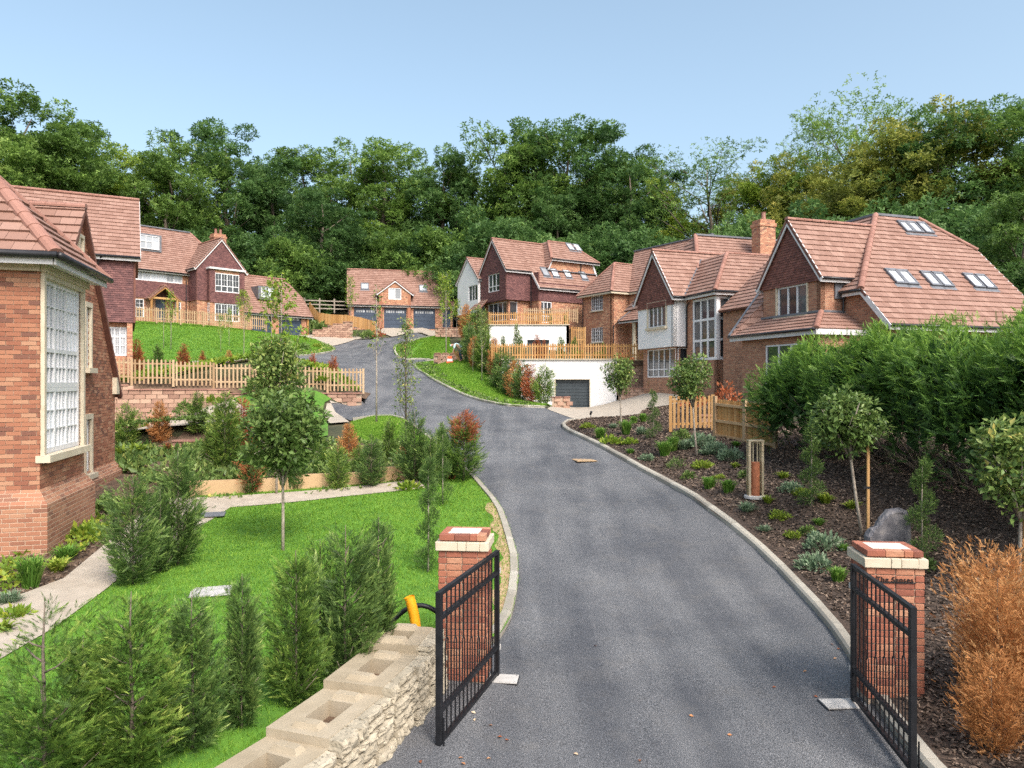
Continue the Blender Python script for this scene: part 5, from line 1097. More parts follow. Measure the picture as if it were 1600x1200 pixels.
w1a, w1b = (-18.9, wall1_y(-18.9)-.05), (-7.35, wall1_y(-7.35)-.05)
block_wall('retaining_wall', 'long sandstone block retaining wall below the front picket fence', w1a, w1b, lambda t: z1(-18.9+11.55*t, wall1_y(-18.9+11.55*t)-.6), lambda t: 3.45-.3*t-(.15 if t > .15 else 0)-.1*(t > .5))
mb = MB(); xs_ = [-19.2+.5*i for i in range(25)]
for xa, xb in zip(xs_, xs_[1:]):
    q = [];
    for x, dy in ((xa, .18), (xb, .18), (xb, 1.5), (xa, 1.5)):
        t = (x+18.9)/11.55; zt_ = round((3.45-.3*t-(.15 if t > .15 else 0)-.1*(t > .5))/.2)*.2-.06; q.append((x, wall1_y(x)+dy, zt_ if dy < 1 else max(z1(x, wall1_y(x)+dy)+.06, zt_)))
    mb.poly(q)
tag(mb.build('border_soil', M['soil']), kind='structure')
mb = MB()
for xa, xb, zt_ in ((-14.6, -12.1, 1.13), (-12.1, -11.1, 1.33), (-11.1, -8.9, 1.53)): mb.poly([(xa, 24.05, zt_), (xb, 24.05, zt_), (xb, 25.6, max(zt_, z1(xb, 25.6)+.05)), (xa, 25.6, max(zt_, z1(xa, 25.6)+.05))])
tag(mb.build('planter_soil', M['soil']), kind='structure')
block_wall('planter_wall', 'stepped low sandstone wall holding the yard beside the near brick house', (-14.2, 23.9), (-9.2, 23.9), lambda t: z1(-14.2+5*t, 23.2)-.35, lambda t: 1.2 if t < .42 else 1.42 if t < .62 else 1.62)
block_wall('retaining_wall', 'sandstone block wall right of the white garage wall under the white gabled house', (6.3, 43.6), (9.3, 41.8), lambda t: 1.9, lambda t: 3.15)
block_wall('retaining_wall', 'tall sandstone wall end between white garage wall and white gabled house', (6.3, 44.3), (8.2, 44.6), lambda t: 2.9, lambda t: 4.9)
block_wall('kerb_wall', 'tiny sandstone block wall at the corner of the roadside lawn', (2.0, 36.1), (2.95, 37.0), lambda t: 2.3, lambda t: 2.85)
pq = px(700, 563, 51.5); block_wall('step_wall', 'low sandstone edging beside the red barrier on the cross path', (pq.x-1.0, pq.y), (pq.x+1.2, pq.y+.2), lambda t: pq.z-.1, lambda t: pq.z+.45)
pq = px(690, 521, 67.5); block_wall('step_wall', 'low sandstone edging by the garage block driveway', (pq.x-.6, pq.y), (pq.x+1.9, pq.y+.3), lambda t: pq.z-.1, lambda t: pq.z+.45)
pq0, pq1 = px(488, 524, 70), px(551, 521, 70.5); block_wall('retaining_wall', 'sandstone block wall below the curved timber fence at the top left drive', (pq0.x, pq0.y), (pq1.x, pq1.y), lambda t: pq0.z-.3, lambda t: pq0.z+.35+.9*min(1, t*1.3))
block_wall('plinth_wall', 'low sandstone wall under the orange picket panel', (6.15, 24.4), (8.2, 23.7), lambda t: z1(6.5, 24)-.1, lambda t: z1(6.5, 24)+.45)
# ================================================================ fences
def unit_box(name, mat, w, d, h, point=0.0):
    mb = MB(); a, b = w/2, d/2
    bot = [(-a, -b, 0), (a, -b, 0), (a, b, 0), (-a, b, 0)]; hz = h-point
    top = [(-a, -b, hz), (a, -b, hz), (a, b, hz), (-a, b, hz)]
    mb.poly(bot[::-1])
    for i in range(4): j = (i+1) % 4; mb.poly([bot[i], bot[j], top[j], top[i]])
    if point:
        r0, r1 = (0, -b, h), (0, b, h); mb.poly([top[0], top[1], r0]); mb.poly([top[2], top[3], r1]); mb.poly([top[1], top[2], r1, r0]); mb.poly([top[3], top[0], r0, r1])
    else: mb.poly(top)
    return mb.mesh(name, mat)
FM = {}
def fence(name, label, pts, h=1.05, gap=.16, pw=.075, mat='wood', post=1.8, rails=(.25, .82), point=.04, closed=False, zoff=0.06, zfix=None, stepped=False, both=False):
    """pts: (x,y[,z]) along the line; pickets, posts and rails are separate pieces"""
    L = [Vector((p[0], p[1], p[2] if len(p) > 2 else (zfix if zfix is not None else z1(p[0], p[1])))) for p in pts]
    root = thing(name, tuple(L[0]), label, 'fence'); off = root.location
    k = (mat, h, pw)
    if k not in FM:
        FM[k] = (unit_box('picket', M[mat], pw, .022, h, point), unit_box('post', M[mat], .1, .1, h+.12))
    pk, po = FM[k]; acc = [0]
    for a, b in zip(L, L[1:]): acc.append(acc[-1]+(b.xy-a.xy).length)
    def at(s):
        s = min(max(s, 0), acc[-1]-1e-4); i = max(0, int(np.searchsorted(acc, s))-1); t = (s-acc[i])/(acc[i+1]-acc[i]+1e-9); p = L[i].lerp(L[i+1], t)
        dd = (L[i+1]-L[i]).xy.normalized()
        if len(pts[0]) < 3 and zfix is None: p.z = z1(p.x, p.y)
        return p, dd
    tot = acc[-1]; r = random.Random(int(abs(L[0].x*13)))
    npan = max(1, round(tot/post)); ps = tot/npan
    for j in range(npan+1):
        p, dd = at(ps*j); o = mobj('post', po, None, root); o.location = p-off+Vector((0, 0, -.05)); o.rotation_euler = (0, 0, math.atan2(dd.y, dd.x))
    for j in range(npan):
        a, da = at(ps*j+.05); b, db = at(ps*(j+1)-.05)
        if stepped: m_ = (a.z+b.z)/2; a.z = b.z = m_
        for rr in rails:
            mb = MB(); mb.beam(a+Vector((0, 0, zoff+h*rr)), b+Vector((0, 0, zoff+h*rr)), .04, .075); mb.build('rail', M[mat], root)
        n_ = int((ps-.1)/gap)
        for i in range(n_):
            t = (i+.5)/n_; p = a.lerp(b, t); dd = (b-a).xy.normalized(); nn = Vector((dd.y, -dd.x, 0))
            o = mobj('picket', pk, None, root); o.location = p-off+Vector((0, 0, zoff+r.uniform(-.008, .008)))+nn*.033; o.rotation_euler = (0, r.uniform(-.006, .006), math.atan2(dd.y, dd.x))
    return root
fence('picket_fence', 'picket fence on the long block wall in the left middle ground', [(x, wall1_y(x)+.35, 3.5-.03*(x+18.8)-(.1 if x > -13.5 else 0)) for x in (-18.8, -17, -15.2, -13.4, -11.6, -9.8, -8.6, -7.35)], 1.12, .17, stepped=True)
fence('picket_fence', 'picket fence at the top of the steep lawn before the far left house', [tuple(px(x, y, Y)) for x, y, Y in ((206, 502, 56.5), (262, 505, 58), (300, 507.5, 59), (330, 510, 60), (375, 513, 61.5), (416, 517, 63))], 1.1, .17)
fence('picket_fence', 'picket fence on top of the white garage wall', [(-1.2, 44.25), (1, 44.25), (3, 44.25), (5, 44.25), (7.95, 44.25)], .92, .15, zfix=zb_, mat='wood_o')
fence('picket_fence', 'picket fence on the upper white retaining wall', [(-1.8, 58.25), (0, 58.25), (2, 58.25), (4.4, 58.25)], .98, .17, zfix=zc_, mat='wood_o')
fence('picket_fence', 'short picket fence in front of the plum house corner window', [(1.0, 60.2), (3, 60.4), (5.4, 60.8)], 1.1, .17, zfix=8.55)
fence('picket_fence', 'short low picket fence left of the hipped brick house', [(4.7, 58.2), (5.8, 58.6)], 1.35, .15, zfix=6.6, mat='wood_o')
fence('picket_fence', 'orange picket panel behind the bed near the hedge', [tuple(px(1048, 672, 24)), tuple(px(1114, 671, 23.6))], 1.05, .13, mat='wood_o', post=2.2, rails=(.13, .83))
# close-board panel: boards side by side, three rails in front
cb0, cb1 = px(1118, 695, 22.6), px(1212, 712, 20.6); root = thing('board_fence', tuple(cb0), 'orange close-board fence panel half hidden by the tall hedge', 'fence')
dd = (cb1-cb0).xy; L_ = dd.length; dd.normalize(); nn = Vector((dd.y, -dd.x, 0)); bm_ = unit_box('board', M['wood_o'], .118, .02, 1.45)
for i in range(int(L_/.12)):
    p = cb0.lerp(cb1, (i+.5)*.12/L_); o = mobj('board', bm_, None, root); o.location = p-cb0+Vector((0, 0, -.05+.004*(i % 3)))+nn*(-.03+.012*(i % 2)); o.rotation_euler = (0, 0, math.atan2(dd.y, dd.x))
for z in (.3, .75, 1.25): mb = MB(); mb.beam(cb0+Vector((0, 0, z))+nn*.03, cb1+Vector((0, 0, z))+nn*.03, .05, .08); mb.build('rail', M['sleeper'], root)
po = unit_box('post', M['wood'], .1, .1, 1.6)
for t in (0, .52, 1): o = mobj('post', po, None, root); o.location = cb0.lerp(cb1, t)-cb0+nn*.02+Vector((0, 0, -.1)); o.rotation_euler = (0, 0, math.atan2(dd.y, dd.x))
# rail fence before the wood and curved fence
a, b = px(476, 488, 76), px(546, 490, 78); root = thing('rail_fence', tuple(a), 'three-rail timber fence before the dark wood left of the garage block', 'fence')
for z in (.45, .85, 1.25): mb = MB(); mb.beam(a+Vector((0, 0, z)), b+Vector((0, 0, z)), .05, .11); mb.build('rail', M['bark_pale'], root)
po2 = unit_box('post', M['bark_pale'], .12, .12, 1.5)
for t in (0, .33, .66, 1): o = mobj('post', po2, None, root); o.location = a.lerp(b, t)-a
fence('curved_fence', 'curving timber palisade fence left of the garage block', [tuple(px(x, y, Y)) for x, y, Y in ((484, 490, 74), (490, 500, 73.4), (500, 507, 73), (520, 509, 72.6), (545, 510, 72.2), (565, 514, 72), (586, 520, 71.6))], 1.05, .12, .11, 'wood_o', 1.6, point=0)
# ================================================================ gate pillars
def pillar(label, c, w, d, rz, ztop, text=None):
    root = thing('gate_pillar', (c[0], c[1], 0), label, 'pillar', rz=rz); r = random.Random(int(c[0]*7)+3)
    bm2 = {}
    def bk(cx, cy, cz, sx, sy, sz, mat='brick_red', name='brick'):
        k = (round(sx, 3), round(sy, 3), round(sz, 3), mat, r.randrange(3))
        if k not in bm2:
            bm = bmesh.new(); bmesh.ops.create_cube(bm, size=1); bmesh.ops.scale(bm, vec=(sx, sy, sz), verts=bm.verts); bmesh.ops.bevel(bm, geom=list(bm.edges), offset=.005, segments=1, affect='EDGES')
            for v in bm.verts: v.co += Vector((r.uniform(-.0022, .0022), r.uniform(-.0022, .0022), r.uniform(-.0022, .0022)))
            me = bpy.data.meshes.new(name); bm.to_mesh(me); bm.free(); me.materials.append(M[mat]); bm2[k] = me
        o = mobj(name, bm2[k], None, root); o.location = (cx, cy, cz); return o
    zc = ztop-.19; n_ = int(zc/.075); bt = .1
    mb = MB(); mb.box((0, 0, zc/2), ((1, 0, 0), (0, 1, 0), (0, 0, 1)), (w/2-.014, d/2-.014, zc/2)); root_core = mobj('mortar_core', mb.mesh('mortar_core', M['mortar']), None, root)
    for k in range(n_):
        z = zc-.075*(k+.5)
        for side in range(4):
            ln, ot = (w, d) if side % 2 == 0 else (d, w)
            a0 = -ln/2+(bt if k % 2 else 0)
            a1 = ln/2-(0 if k % 2 else bt); seg = (a1-a0)/2.5
            cuts = [a0, a0+seg, a0+2*seg, a1] if k % 2 else [a0, a0+seg*.5, a0+1.5*seg, a1]
            for s0, s1 in zip(cuts, cuts[1:]):
                m_ = (s0+s1)/2; sz = s1-s0-.01; e = ot/2-bt/2
                px_, py_ = ((m_, -e), (e, m_), (-m_, e), (-e, -m_))[side]
                bk(px_, py_, z, sz if side % 2 == 0 else bt, bt if side % 2 == 0 else sz, .065)
    # cast stone band: three stones a side, then brick slab with mortar bed
    oh = .028; W2, D2 = w/2+oh, d/2+oh
    for side in range(4):
        ln = 2*(W2 if side % 2 == 0 else D2); ot = 2*(D2 if side % 2 == 0 else W2)
        for s0, s1 in ((-ln/2, -ln/2+ln*.42), (-ln/2+ln*.42, -ln/2+ln*.58), (-ln/2+ln*.58, ln/2-.1)):
            m_ = (s0+s1)/2; e = ot/2-.05; px_, py_ = ((m_, -e), (e, m_), (-m_, e), (-e, -m_))[side]
            mbb = MB(); sx, sy = ((s1-s0)/2-.002, .05) if side % 2 == 0 else (.05, (s1-s0)/2-.002)
            bk(px_, py_, ztop-.133, sx*2, sy*2, .1, 'cream', 'cap_stone')
    for side in range(4):
        ln = w-.02 if side % 2 == 0 else d-.02; ot = d-.02 if side % 2 == 0 else w-.02
        cuts = [-ln/2, -ln/2+ln*.33, -ln/2+ln*.66, ln/2-.1]
        for s0, s1 in zip(cuts, cuts[1:]):
            m_ = (s0+s1)/2; e = ot/2-.05; px_, py_ = ((m_, -e), (e, m_), (-m_, e), (-e, -m_))[side]; bk(px_, py_, ztop-.037, (s1-s0-.004) if side % 2 == 0 else .1, .1 if side % 2 == 0 else (s1-s0-.004), .068)
    mb = MB(); mb.box((0, 0, ztop-.052), ((1, 0, 0), (0, 1, 0), (0, 0, 1)), (w/2-.1, d/2-.1, .05)); mobj('cap_bed', mb.mesh('cap_bed', M['mortar_pale']), None, root)
    mb = MB(); mb.box((0, 0, ztop-.14), ((1, 0, 0), (0, 1, 0), (0, 0, 1)), (w/2-.05, d/2-.05, .05)); mobj('cap_core', mb.mesh('cap_core', M['mortar']), None, root)
    if text:
        cu = bpy.data.curves.new('name_lettering', 'FONT'); cu.body = text; cu.size = .078; cu.extrude = .004; cu.space_character = 1.08; cu.align_x = 'CENTER'
        cu.materials.append(M['black']); o = bpy.data.objects.new('name_lettering', cu); link(o, root); o.location = (-.01, -d/2-.008, ztop-.335); o.rotation_euler = (math.pi/2, 0, 0)
        mb = MB(); mb.box((-.01, -d/2-.008, ztop-.343), ((1, 0, 0), (0, 1, 0), (0, 0, 1)), (.215, .004, .005)); mobj('name_bar', mb.mesh('name_bar', M['black']), None, root)
    return root
M['mortar_pale'] = mk('mortar_bed', [(.3, (.55, .48, .4)), (.7, (.7, .64, .56))], 9, .95, .4, 50)
pillar('left brick gate pillar with cream stone cap', (-.55, 8.72), .56, .52, -.1, 1.745)
pillar('right brick gate pillar carrying black lettering', (4.17, 8.2), .6, .52, -.12, 1.68, 'The Senses')
# ================================================================ gates
def gate(label, hinge, free, h=1.46, zb=.05):
    a, b = Vector((*hinge, 0)), Vector((*free, 0)); L_ = (b-a).length; root = thing('iron_gate', tuple(a), label, 'gate', rz=math.atan2(b.y-a.y, b.x-a.x))
    def bx(name, x0, x1, z0, z1_, t, mat='blackmetal'):
        mb = MB(); mb.box(((x0+x1)/2, 0, (z0+z1_)/2), ((1, 0, 0), (0, 1, 0), (0, 0, 1)), ((x1-x0)/2, t/2, (z1_-z0)/2)); return mobj(name, mb.mesh(name, M[mat]), None, root)
    bx('stile', 0, .05, zb-.03, zb+h, .05); bx('stile', L_-.05, L_, zb-.03, zb+h, .05)
    zr = [zb, zb+h*.205, zb+h*.81, zb+h-.04]
    for z in zr: bx('rail', .05, L_-.05, z, z+.04, .045)
    n_ = int((L_-.1)/.112)
    for i in range(n_):
        x = .05+(L_-.1)*(i+.5)/n_
        if i % 2 == 0:
            for z0, z1_ in zip(zr, zr[1:]):
                mb = MB(); mb.tube([(0, 0, z0+.04), (0, 0, z1_)], .0085, 6, False); o = mobj('bar', mb.mesh('bar', M['blackmetal']), None, root); o.location = (x, 0, 0)
        else:
            t = i/n_; zm = zr[1]+(zr[2]-zr[1])*(.18+.66*t)
            mb = MB(); mb.tube([(0, 0, zr[0]+.04), (0, 0, zr[1])], .0085, 6, False); o = mobj('bar', mb.mesh('bar', M['blackmetal']), None, root); o.location = (x, 0, 0)
            mb = MB(); mb.tube([(0, 0, zr[2]+.04), (0, 0, zr[3])], .0085, 6, False); o = mobj('bar', mb.mesh('bar', M['blackmetal']), None, root); o.location = (x, 0, 0)
            s = .034
            pts = [(-s, 0, zr[1]+.04), (-s, 0, zm-.03), (-s*.7, 0, zm-.008), (0, 0, zm), (s*.7, 0, zm-.008), (s, 0, zm-.03), (s, 0, zr[1]+.04)]
            mb = MB(); mb.tube(pts, .007, 6, False); o = mobj('hoop_bar', mb.mesh('hoop_bar', M['blackmetal']), None, root); o.location = (x, 0, 0)
            pts = [(0, 0, zm), (0, 0, zr[2])]; mb = MB(); mb.tube(pts, .0085, 6, False); o = mobj('bar', mb.mesh('bar', M['blackmetal']), None, root); o.location = (x, 0, 0)
    for z in (zb+.3, zb+h-.25): bx('hinge', -.05, .0, z-.03, z+.03, .05, 'plate')
    mb = MB(); mb.tube([(L_-.025, .05, -.0), (L_-.025, .05, .32)], .009, 6); mobj('drop_bolt', mb.mesh('drop_bolt', M['blackmetal']), None, root)
gate('left black iron gate leaf standing open beside the stone wall', (-.17, 8.74), (-.70, 6.95))
gate('right black iron gate leaf standing open beside the dead conifer', (3.74, 8.08), (3.54, 6.48))
def plate(label, c, sx, sy, rz):
    root = thing('gate_motor_plate', (c[0], c[1], z1(*c)), label, 'plate', rz=rz); mb = MB(); mb.box((0, 0, .01), ((1, 0, 0), (0, 1, 0), (0, 0, 1)), (sx, sy, .008)); p = mobj('cover', mb.mesh('cover', M['plate']), None, root)
    mb = MB(); mb.box((0, 0, .004), ((1, 0, 0), (0, 1, 0), (0, 0, 1)), (sx+.012, sy+.012, .003)); mobj('frame', mb.mesh('frame', M['black']), None, root)
    mb = MB()
    for a in (-1, 1):
        for b in (-1, 1): mb.tube([(a*sx*.85, b*sy*.8, .016), (a*sx*.85, b*sy*.8, .021)], .008, 6)
    mobj('screws', mb.mesh('screws', M['lead']), None, root)
plate('pale steel cover plate in the asphalt below the left gate hinge', (-.1, 8.62), .17, .12, -.12); plate('pale steel cover plate in the asphalt below the right gate hinge', (3.58, 8.02), .19, .12, .05)
# ================================================================ split-face stone wall beside the left gate
WL = [Vector((-.84, 8.35)), Vector((-.93, 7.75)), Vector((-1.16, 6.9)), Vector((-1.46, 6.05)), Vector((-1.85, 5.2)), Vector((-2.35, 4.35))]
ztops = [.72, .63, .55, .47, .39]
sw_ = thing('stone_wall', (-1.2, 7, 0), 'cream split-faced stone wall with hollow coping blocks beside the left gate', 'wall'); swo = sw_.location
r = random.Random(5)
def stone(w, h, d, seed):
    bm = bmesh.new(); bmesh.ops.create_cube(bm, size=1); bmesh.ops.subdivide_edges(bm, edges=bm.edges, cuts=4, use_grid_fill=True); bmesh.ops.scale(bm, vec=(w, d, h), verts=bm.verts); q = random.Random(seed); ph = [q.uniform(0, 6) for _ in range(6)]
    for v in bm.verts:
        fx, fz = v.co.x/w, v.co.z/h
        if v.co.y < -d*.2:
            v.co.y += -.02*(1-(2*fx)**6)*(1-(2*fz)**6)+q.uniform(-.007, .007)+.012*math.sin(9*fx+ph[0])*math.cos(7*fz+ph[1])
        v.co.x += q.uniform(-.004, .004); v.co.z += q.uniform(-.004, .004)
    me = bpy.data.meshes.new('stone'); bm.to_mesh(me); bm.free(); me.materials.append(M['split']); return me
for k, (a, b) in enumerate(zip(WL, WL[1:])):
    d = (b-a); L_ = d.length; d.normalize(); out = Vector((-d.y, d.x))      # face looks to the road
    if out.x < 0: out = -out
    ang = math.atan2(-out.x*-1, 0) ; zt = ztops[k]
    X = Vector((-d.x, -d.y, 0)); Yi = Vector((-out.x, -out.y, 0)); Z = Vector((0, 0, 1))
    if X.cross(Yi).z < 0: X = -X
    R = Matrix((X, Yi, Z)).transposed().to_4x4()
    # coping block with pocket and two knobs, built as one cast piece with knobs as sub-parts
    mid = (a+b)/2; W_ = .62; t_ = .12; ci = Vector((mid.x, mid.y, 0))-Vector((out.x, out.y, 0))*(W_/2+.06)
    mb = MB(); hx = L_/2-.006; axs = (X, Yi, Z)
    def bb(u0, u1, v0, v1, z0, z1__): mb.box(ci+X*((u0+u1)/2)+Yi*((v0+v1)/2)+Z*((z0+z1__)/2), axs, ((u1-u0)/2, (v1-v0)/2, (z1__-z0)/2))
    pu, pv0, pv1 = hx*.45, -W_/2+.16, W_/2-.2
    bb(-hx, -pu, -W_/2, W_/2, zt-t_*2.6, zt); bb(pu, hx, -W_/2, W_/2, zt-t_*2.6, zt); bb(-pu, pu, -W_/2, pv0, zt-t_*2.6, zt); bb(-pu, pu, pv1, W_/2, zt-t_*2.6, zt); bb(-pu, pu, pv0, pv1, zt-t_*2.6, zt-.2)
    cb = mb.build('coping_block', M['cstone'], sw_)
    for s in (-1, 1):
        kb = MB(); c_ = ci+X*(s*hx*.68)+Yi*((pv0+pv1)/2)+Z*zt; w0, w1 = .1, .085
        q0 = [c_+X*(sx*w0*.62)+Yi*(sy*w0*1.35) for sx, sy in ((-1, -1), (1, -1), (1, 1), (-1, 1))]; q1 = [c_+X*(sx*w1*.5)+Yi*(sy*w1*1.25)+Z*.045 for sx, sy in ((-1, -1), (1, -1), (1, 1), (-1, 1))]
        for i in range(4): kb.poly([q0[i], q0[(i+1) % 4], q1[(i+1) % 4], q1[i]])
        kb.poly(q1); dc = c_+Yi*.03+Z*.045; kb.tube([dc, dc+Z*.003], .026, 12)
        kb.build('coping_knob', M['cstone'], cb)
    # debris in the pocket
    # face strip of coping: split stones from zt down to the road
    z = zt; row = 0
    while z > -.05:
        hh = r.choice((.085, .11, .13, .15)); x = -L_/2
        while x < L_/2-.02:
            ww = r.choice((.16, .2, .26, .32, .4)); ww = min(ww, L_/2-x)
            if ww > .05:
                sub = [(0, hh)] if r.random() < .7 or hh < .1 else [(0, hh*.5), (hh*.5, hh)]
                for s0, s1 in sub:
                    me = stone(ww-.014, s1-s0-.014, .15, r.randrange(10**6)); o = mobj('face_stone', me, None, sw_)
                    c_ = Vector((mid.x, mid.y, z-(s0+s1)/2))+Vector((out.x, out.y, 0))*(-.03+(zt-z)*.12+r.uniform(-.02, .03))+X*(x+ww/2)
                    o.matrix_basis = Matrix.Translation(c_-swo) @ R
            x += ww
        z -= hh; row += 1
    mb = MB(); mb.box(Vector((mid.x, mid.y, zt/2-.2))-Vector((out.x, out.y, 0))*.4, axs, (L_/2-.002, .34, zt/2+.05)); mb.build('wall_core', M['soil'], sw_)
# ================================================================ smaller things
# timber sleeper edging in the left garden
root = thing('sleeper_edging', (-6.5, 17.6, .6), 'pale timber sleeper edging along the back of the front lawn', 'edging'); SL = unit_box('sleeper', M['sleeper'], 2.2, .1, .42)
S0, S1 = px(296, 792, 17.2), px(718, 775, 19.3); dS = (S1-S0).xy; nS = int(dS.length/2.25); dS.normalize()
for i in range(nS+1):
    p = S0.lerp(S1, (i+.5)/(nS+1)); o = mobj('sleeper', SL, None, root); o.location = Vector((p.x, p.y, z1(p.x, p.y)-.02))-root.location; o.rotation_euler = (0, 0, math.atan2(dS.y, dS.x)); o.scale = ((S1-S0).xy.length/(nS+1)/2.2-.004, 1, 1)
sheet('planting_bed', [(S0.x, S0.y+.05), (S1.x, S1.y+.05), (-1.2, 20.6), (-3, 22.5), (-6.2, 23.3), (-9.2, 23.3), (-10, 20)], .28, M['soil'], .5)
# bollard light
p = ground_at(1180, 770, 15.6); root = thing('bollard_light', tuple(p), 'tall steel and rust bollard light in the bark bed', 'bollard'); root.scale = (.88, .88, .93)
mb = MB(); mb.tube([(0, 0, .04), (0, 0, .1)], .26, 24); mobj('base', mb.mesh('base', M['concrete']), None, root)
for s in (-1, 1):
    for q in (-1, 1):
        mb = MB(); mb.box((s*.155, q*.06, .72), ((1, 0, 0), (0, 1, 0), (0, 0, 1)), (.028, .028, .64)); mobj('steel_post', mb.mesh('steel_post', M['steel']), None, root)
mb = MB(); mb.tube([(0, 0, .1), (0, 0, .86), (0, 0, .86)], [.105, .105, .09], 20); mobj('rusted_tube', mb.mesh('rusted_tube', M['corten']), None, root)
for x in (-.05, .05): mb = MB(); mb.tube([(x, 0, .86), (x, 0, 1.33)], .018, 8); mobj('glass_rod', mb.mesh('glass_rod', M['steel']), None, root)
mb = MB(); mb.box((0, 0, 1.35), ((1, 0, 0), (0, 1, 0), (0, 0, 1)), (.19, .1, .014)); mobj('top_plate', mb.mesh('top_plate', M['steel']), None, root)
for z in (1.0, 1.12, 1.24):
    for s in (-1, 1): mb = MB(); mb.tube([(s*.155, -.1, z), (s*.155, .1, z)], .014, 8); mobj('stud', mb.mesh('stud', M['steel']), None, root)
# slate boulder
p = ground_at(1386, 858, 12.7); bm = bmesh.new(); ol = [(-.36, -.1), (-.37, .3), (-.3, .42), (-.2, .47), (-.12, .6), (.0, .74), (.16, .78), (.3, .72), (.36, .55), (.37, .2), (.35, -.1)]
for y, s in ((-.12, .95), (-.06, 1.03), (.06, 1.0), (.14, .9)): [bm.verts.new((x*s, y, z*s)) for x, z in ol]
bm.verts.ensure_lookup_table(); N_ = len(ol)
for q in range(3):
    for i in range(N_): j = (i+1) % N_; bm.faces.new([bm.verts[q*N_+i], bm.verts[q*N_+j], bm.verts[(q+1)*N_+j], bm.verts[(q+1)*N_+i]])
bm.faces.new([bm.verts[i] for i in range(N_)][::-1]); bm.faces.new([bm.verts[3*N_+i] for i in range(N_)]); bmesh.ops.triangulate(bm, faces=[f for f in bm.faces if len(f.verts) > 4]); bmesh.ops.subdivide_edges(bm, edges=bm.edges, cuts=2, use_grid_fill=True)
for v in bm.verts: v.co += Vector((random.uniform(-1, 1), random.uniform(-1, 1), random.uniform(-1, 1)))*.008
bmesh.ops.recalc_face_normals(bm, faces=bm.faces)
me = bpy.data.meshes.new('boulder'); bm.to_mesh(me); bm.free(); me.materials.append(M['slate']); o = mobj('boulder', me); o.location = p; tag(o, 'upright dark slate boulder behind the right gate pillar', 'boulder')
# yellow duct and black hose by the left pillar
mb = MB(); a = Vector((-1.14, 8.75, .5)); pts = [a+Vector((.14*t-.0-.12*t*t*1.2, .0, .62*t)) for t in np.linspace(0, 1, 9)]; pts = [a+Vector((.1*math.cos(t*1.4)-.1-.0*t, 0, .45*t)) for t in np.linspace(0, 1, 9)]
mb.tube(pts, .062, 14, False); mb.tube(pts[::-1], .053, 14, False); tag(mb.build('yellow_duct', M['yellow'], smooth=True), 'bent yellow plastic duct rising from the lawn beside the left pillar', 'duct')
mb = MB(); pts = [Vector((-1.6+.95*t, 8.98, .36+.42*math.sin(math.pi*t)**.8)) for t in np.linspace(0, 1, 14)]; mb.tube(pts, .03, 10); tag(mb.build('black_hose', M['black'], smooth=True), 'arched black hose behind the yellow duct', 'hose')
# covers set in road and lawn
def cover(label, p, sx, sy, rz, mat):
    root = thing('drain_cover', tuple(p), label, 'drain cover', rz=rz); mb = MB(); mb.box((0, 0, .006), ((1, 0, 0), (0, 1, 0), (0, 0, 1)), (sx, sy, .008)); mobj('frame', mb.mesh('frame', M[mat]), None, root)
    mb = MB(); mb.box((0, 0, .012), ((1, 0, 0), (0, 1, 0), (0, 0, 1)), (sx*.85, sy*.85, .008)); mobj('lid', mb.mesh('lid', M[mat]), None, root)
cover('rusty square drain cover in the asphalt near the right kerb', G(912, 719), .3, .36, .2, 'cover')
p = G(330, 933); p.z += .08; cover('grey inspection cover in the front lawn', p, .28, .25, .3, 'concrete')
p = G(320, 812); p.z += .1; cover('dark inspection cover beside the sleeper edging path', p, .4, .25, .3, 'lead')
# garden spike lights
def spike(label, p, h):
    root = thing('spike_light', tuple(p), label, 'light'); mb = MB(); mb.tube([(0, 0, 0), (0, 0, h)], .012, 6); mobj('stake', mb.mesh('stake', M['black']), None, root)
    mb = MB(); mb.tube([(-.01, .03, h-.02), (.02, -.06, h+.1)], [.045, .05], 12); mobj('lamp_head', mb.mesh('lamp_head', M['black']), None, root)
    mb = MB(); mb.tube([(0, 0, h*.7), (.05, .02, h*.3), (.12, .02, 0)], .006, 5); mobj('cable', mb.mesh('cable', M['black']), None, root)
spike('black spike light standing against the near brick plinth', Vector((-7.1, 13.2, z1(-7.1, 13.2)+.05)), .3)
spike('black spike light among grasses at the far left border', Vector((-7.0, 10.6, z1(-7.0, 10.6)+.05)), .16)
spike('small black bollard spike at the driveway corner of the bark bed', G(923, 655), .22)
# fallen leaves on the asphalt near the gate
LV = MB(); LV.poly([(0, -.03, 0), (.022, 0, .008), (0, .035, .0)]); LV.poly([(0, .035, 0), (-.022, 0, .01), (0, -.03, 0)]); leafme = LV.mesh('leaf', mk('fallen_leaf', [(.2, (.2, .06, .02)), (.6, (.42, .2, .08)), (.9, (.6, .5, .35))], 5, .8, 0, rnd='object', rnd_amt=.8))
lv = [(740, 1115), (742, 1126), (767, 1135), (781, 1153), (764, 1187), (720, 1186), (724, 1195), (657, 1192), (792, 1158), (1258, 1050), (1300, 1008), (1305, 1030), (1210, 1075), (1080, 1120), (930, 1010), (1140, 1150), (900, 1180), (1275, 1090), (1310, 1015), (1000, 1190)]
root = thing('fallen_leaves', (0, 7, 0), 'scattered brown fallen leaves on the asphalt near the gates', 'leaves')
for x, y in lv: p = G(x, y); o = mobj('leaf', leafme, None, root); o.location = (p.x, p.y-7, p.z+.012); o.rotation_euler = (random.uniform(-.3, .3), random.uniform(-.3, .3), random.uniform(0, 6)); o.scale = (.8,)*3
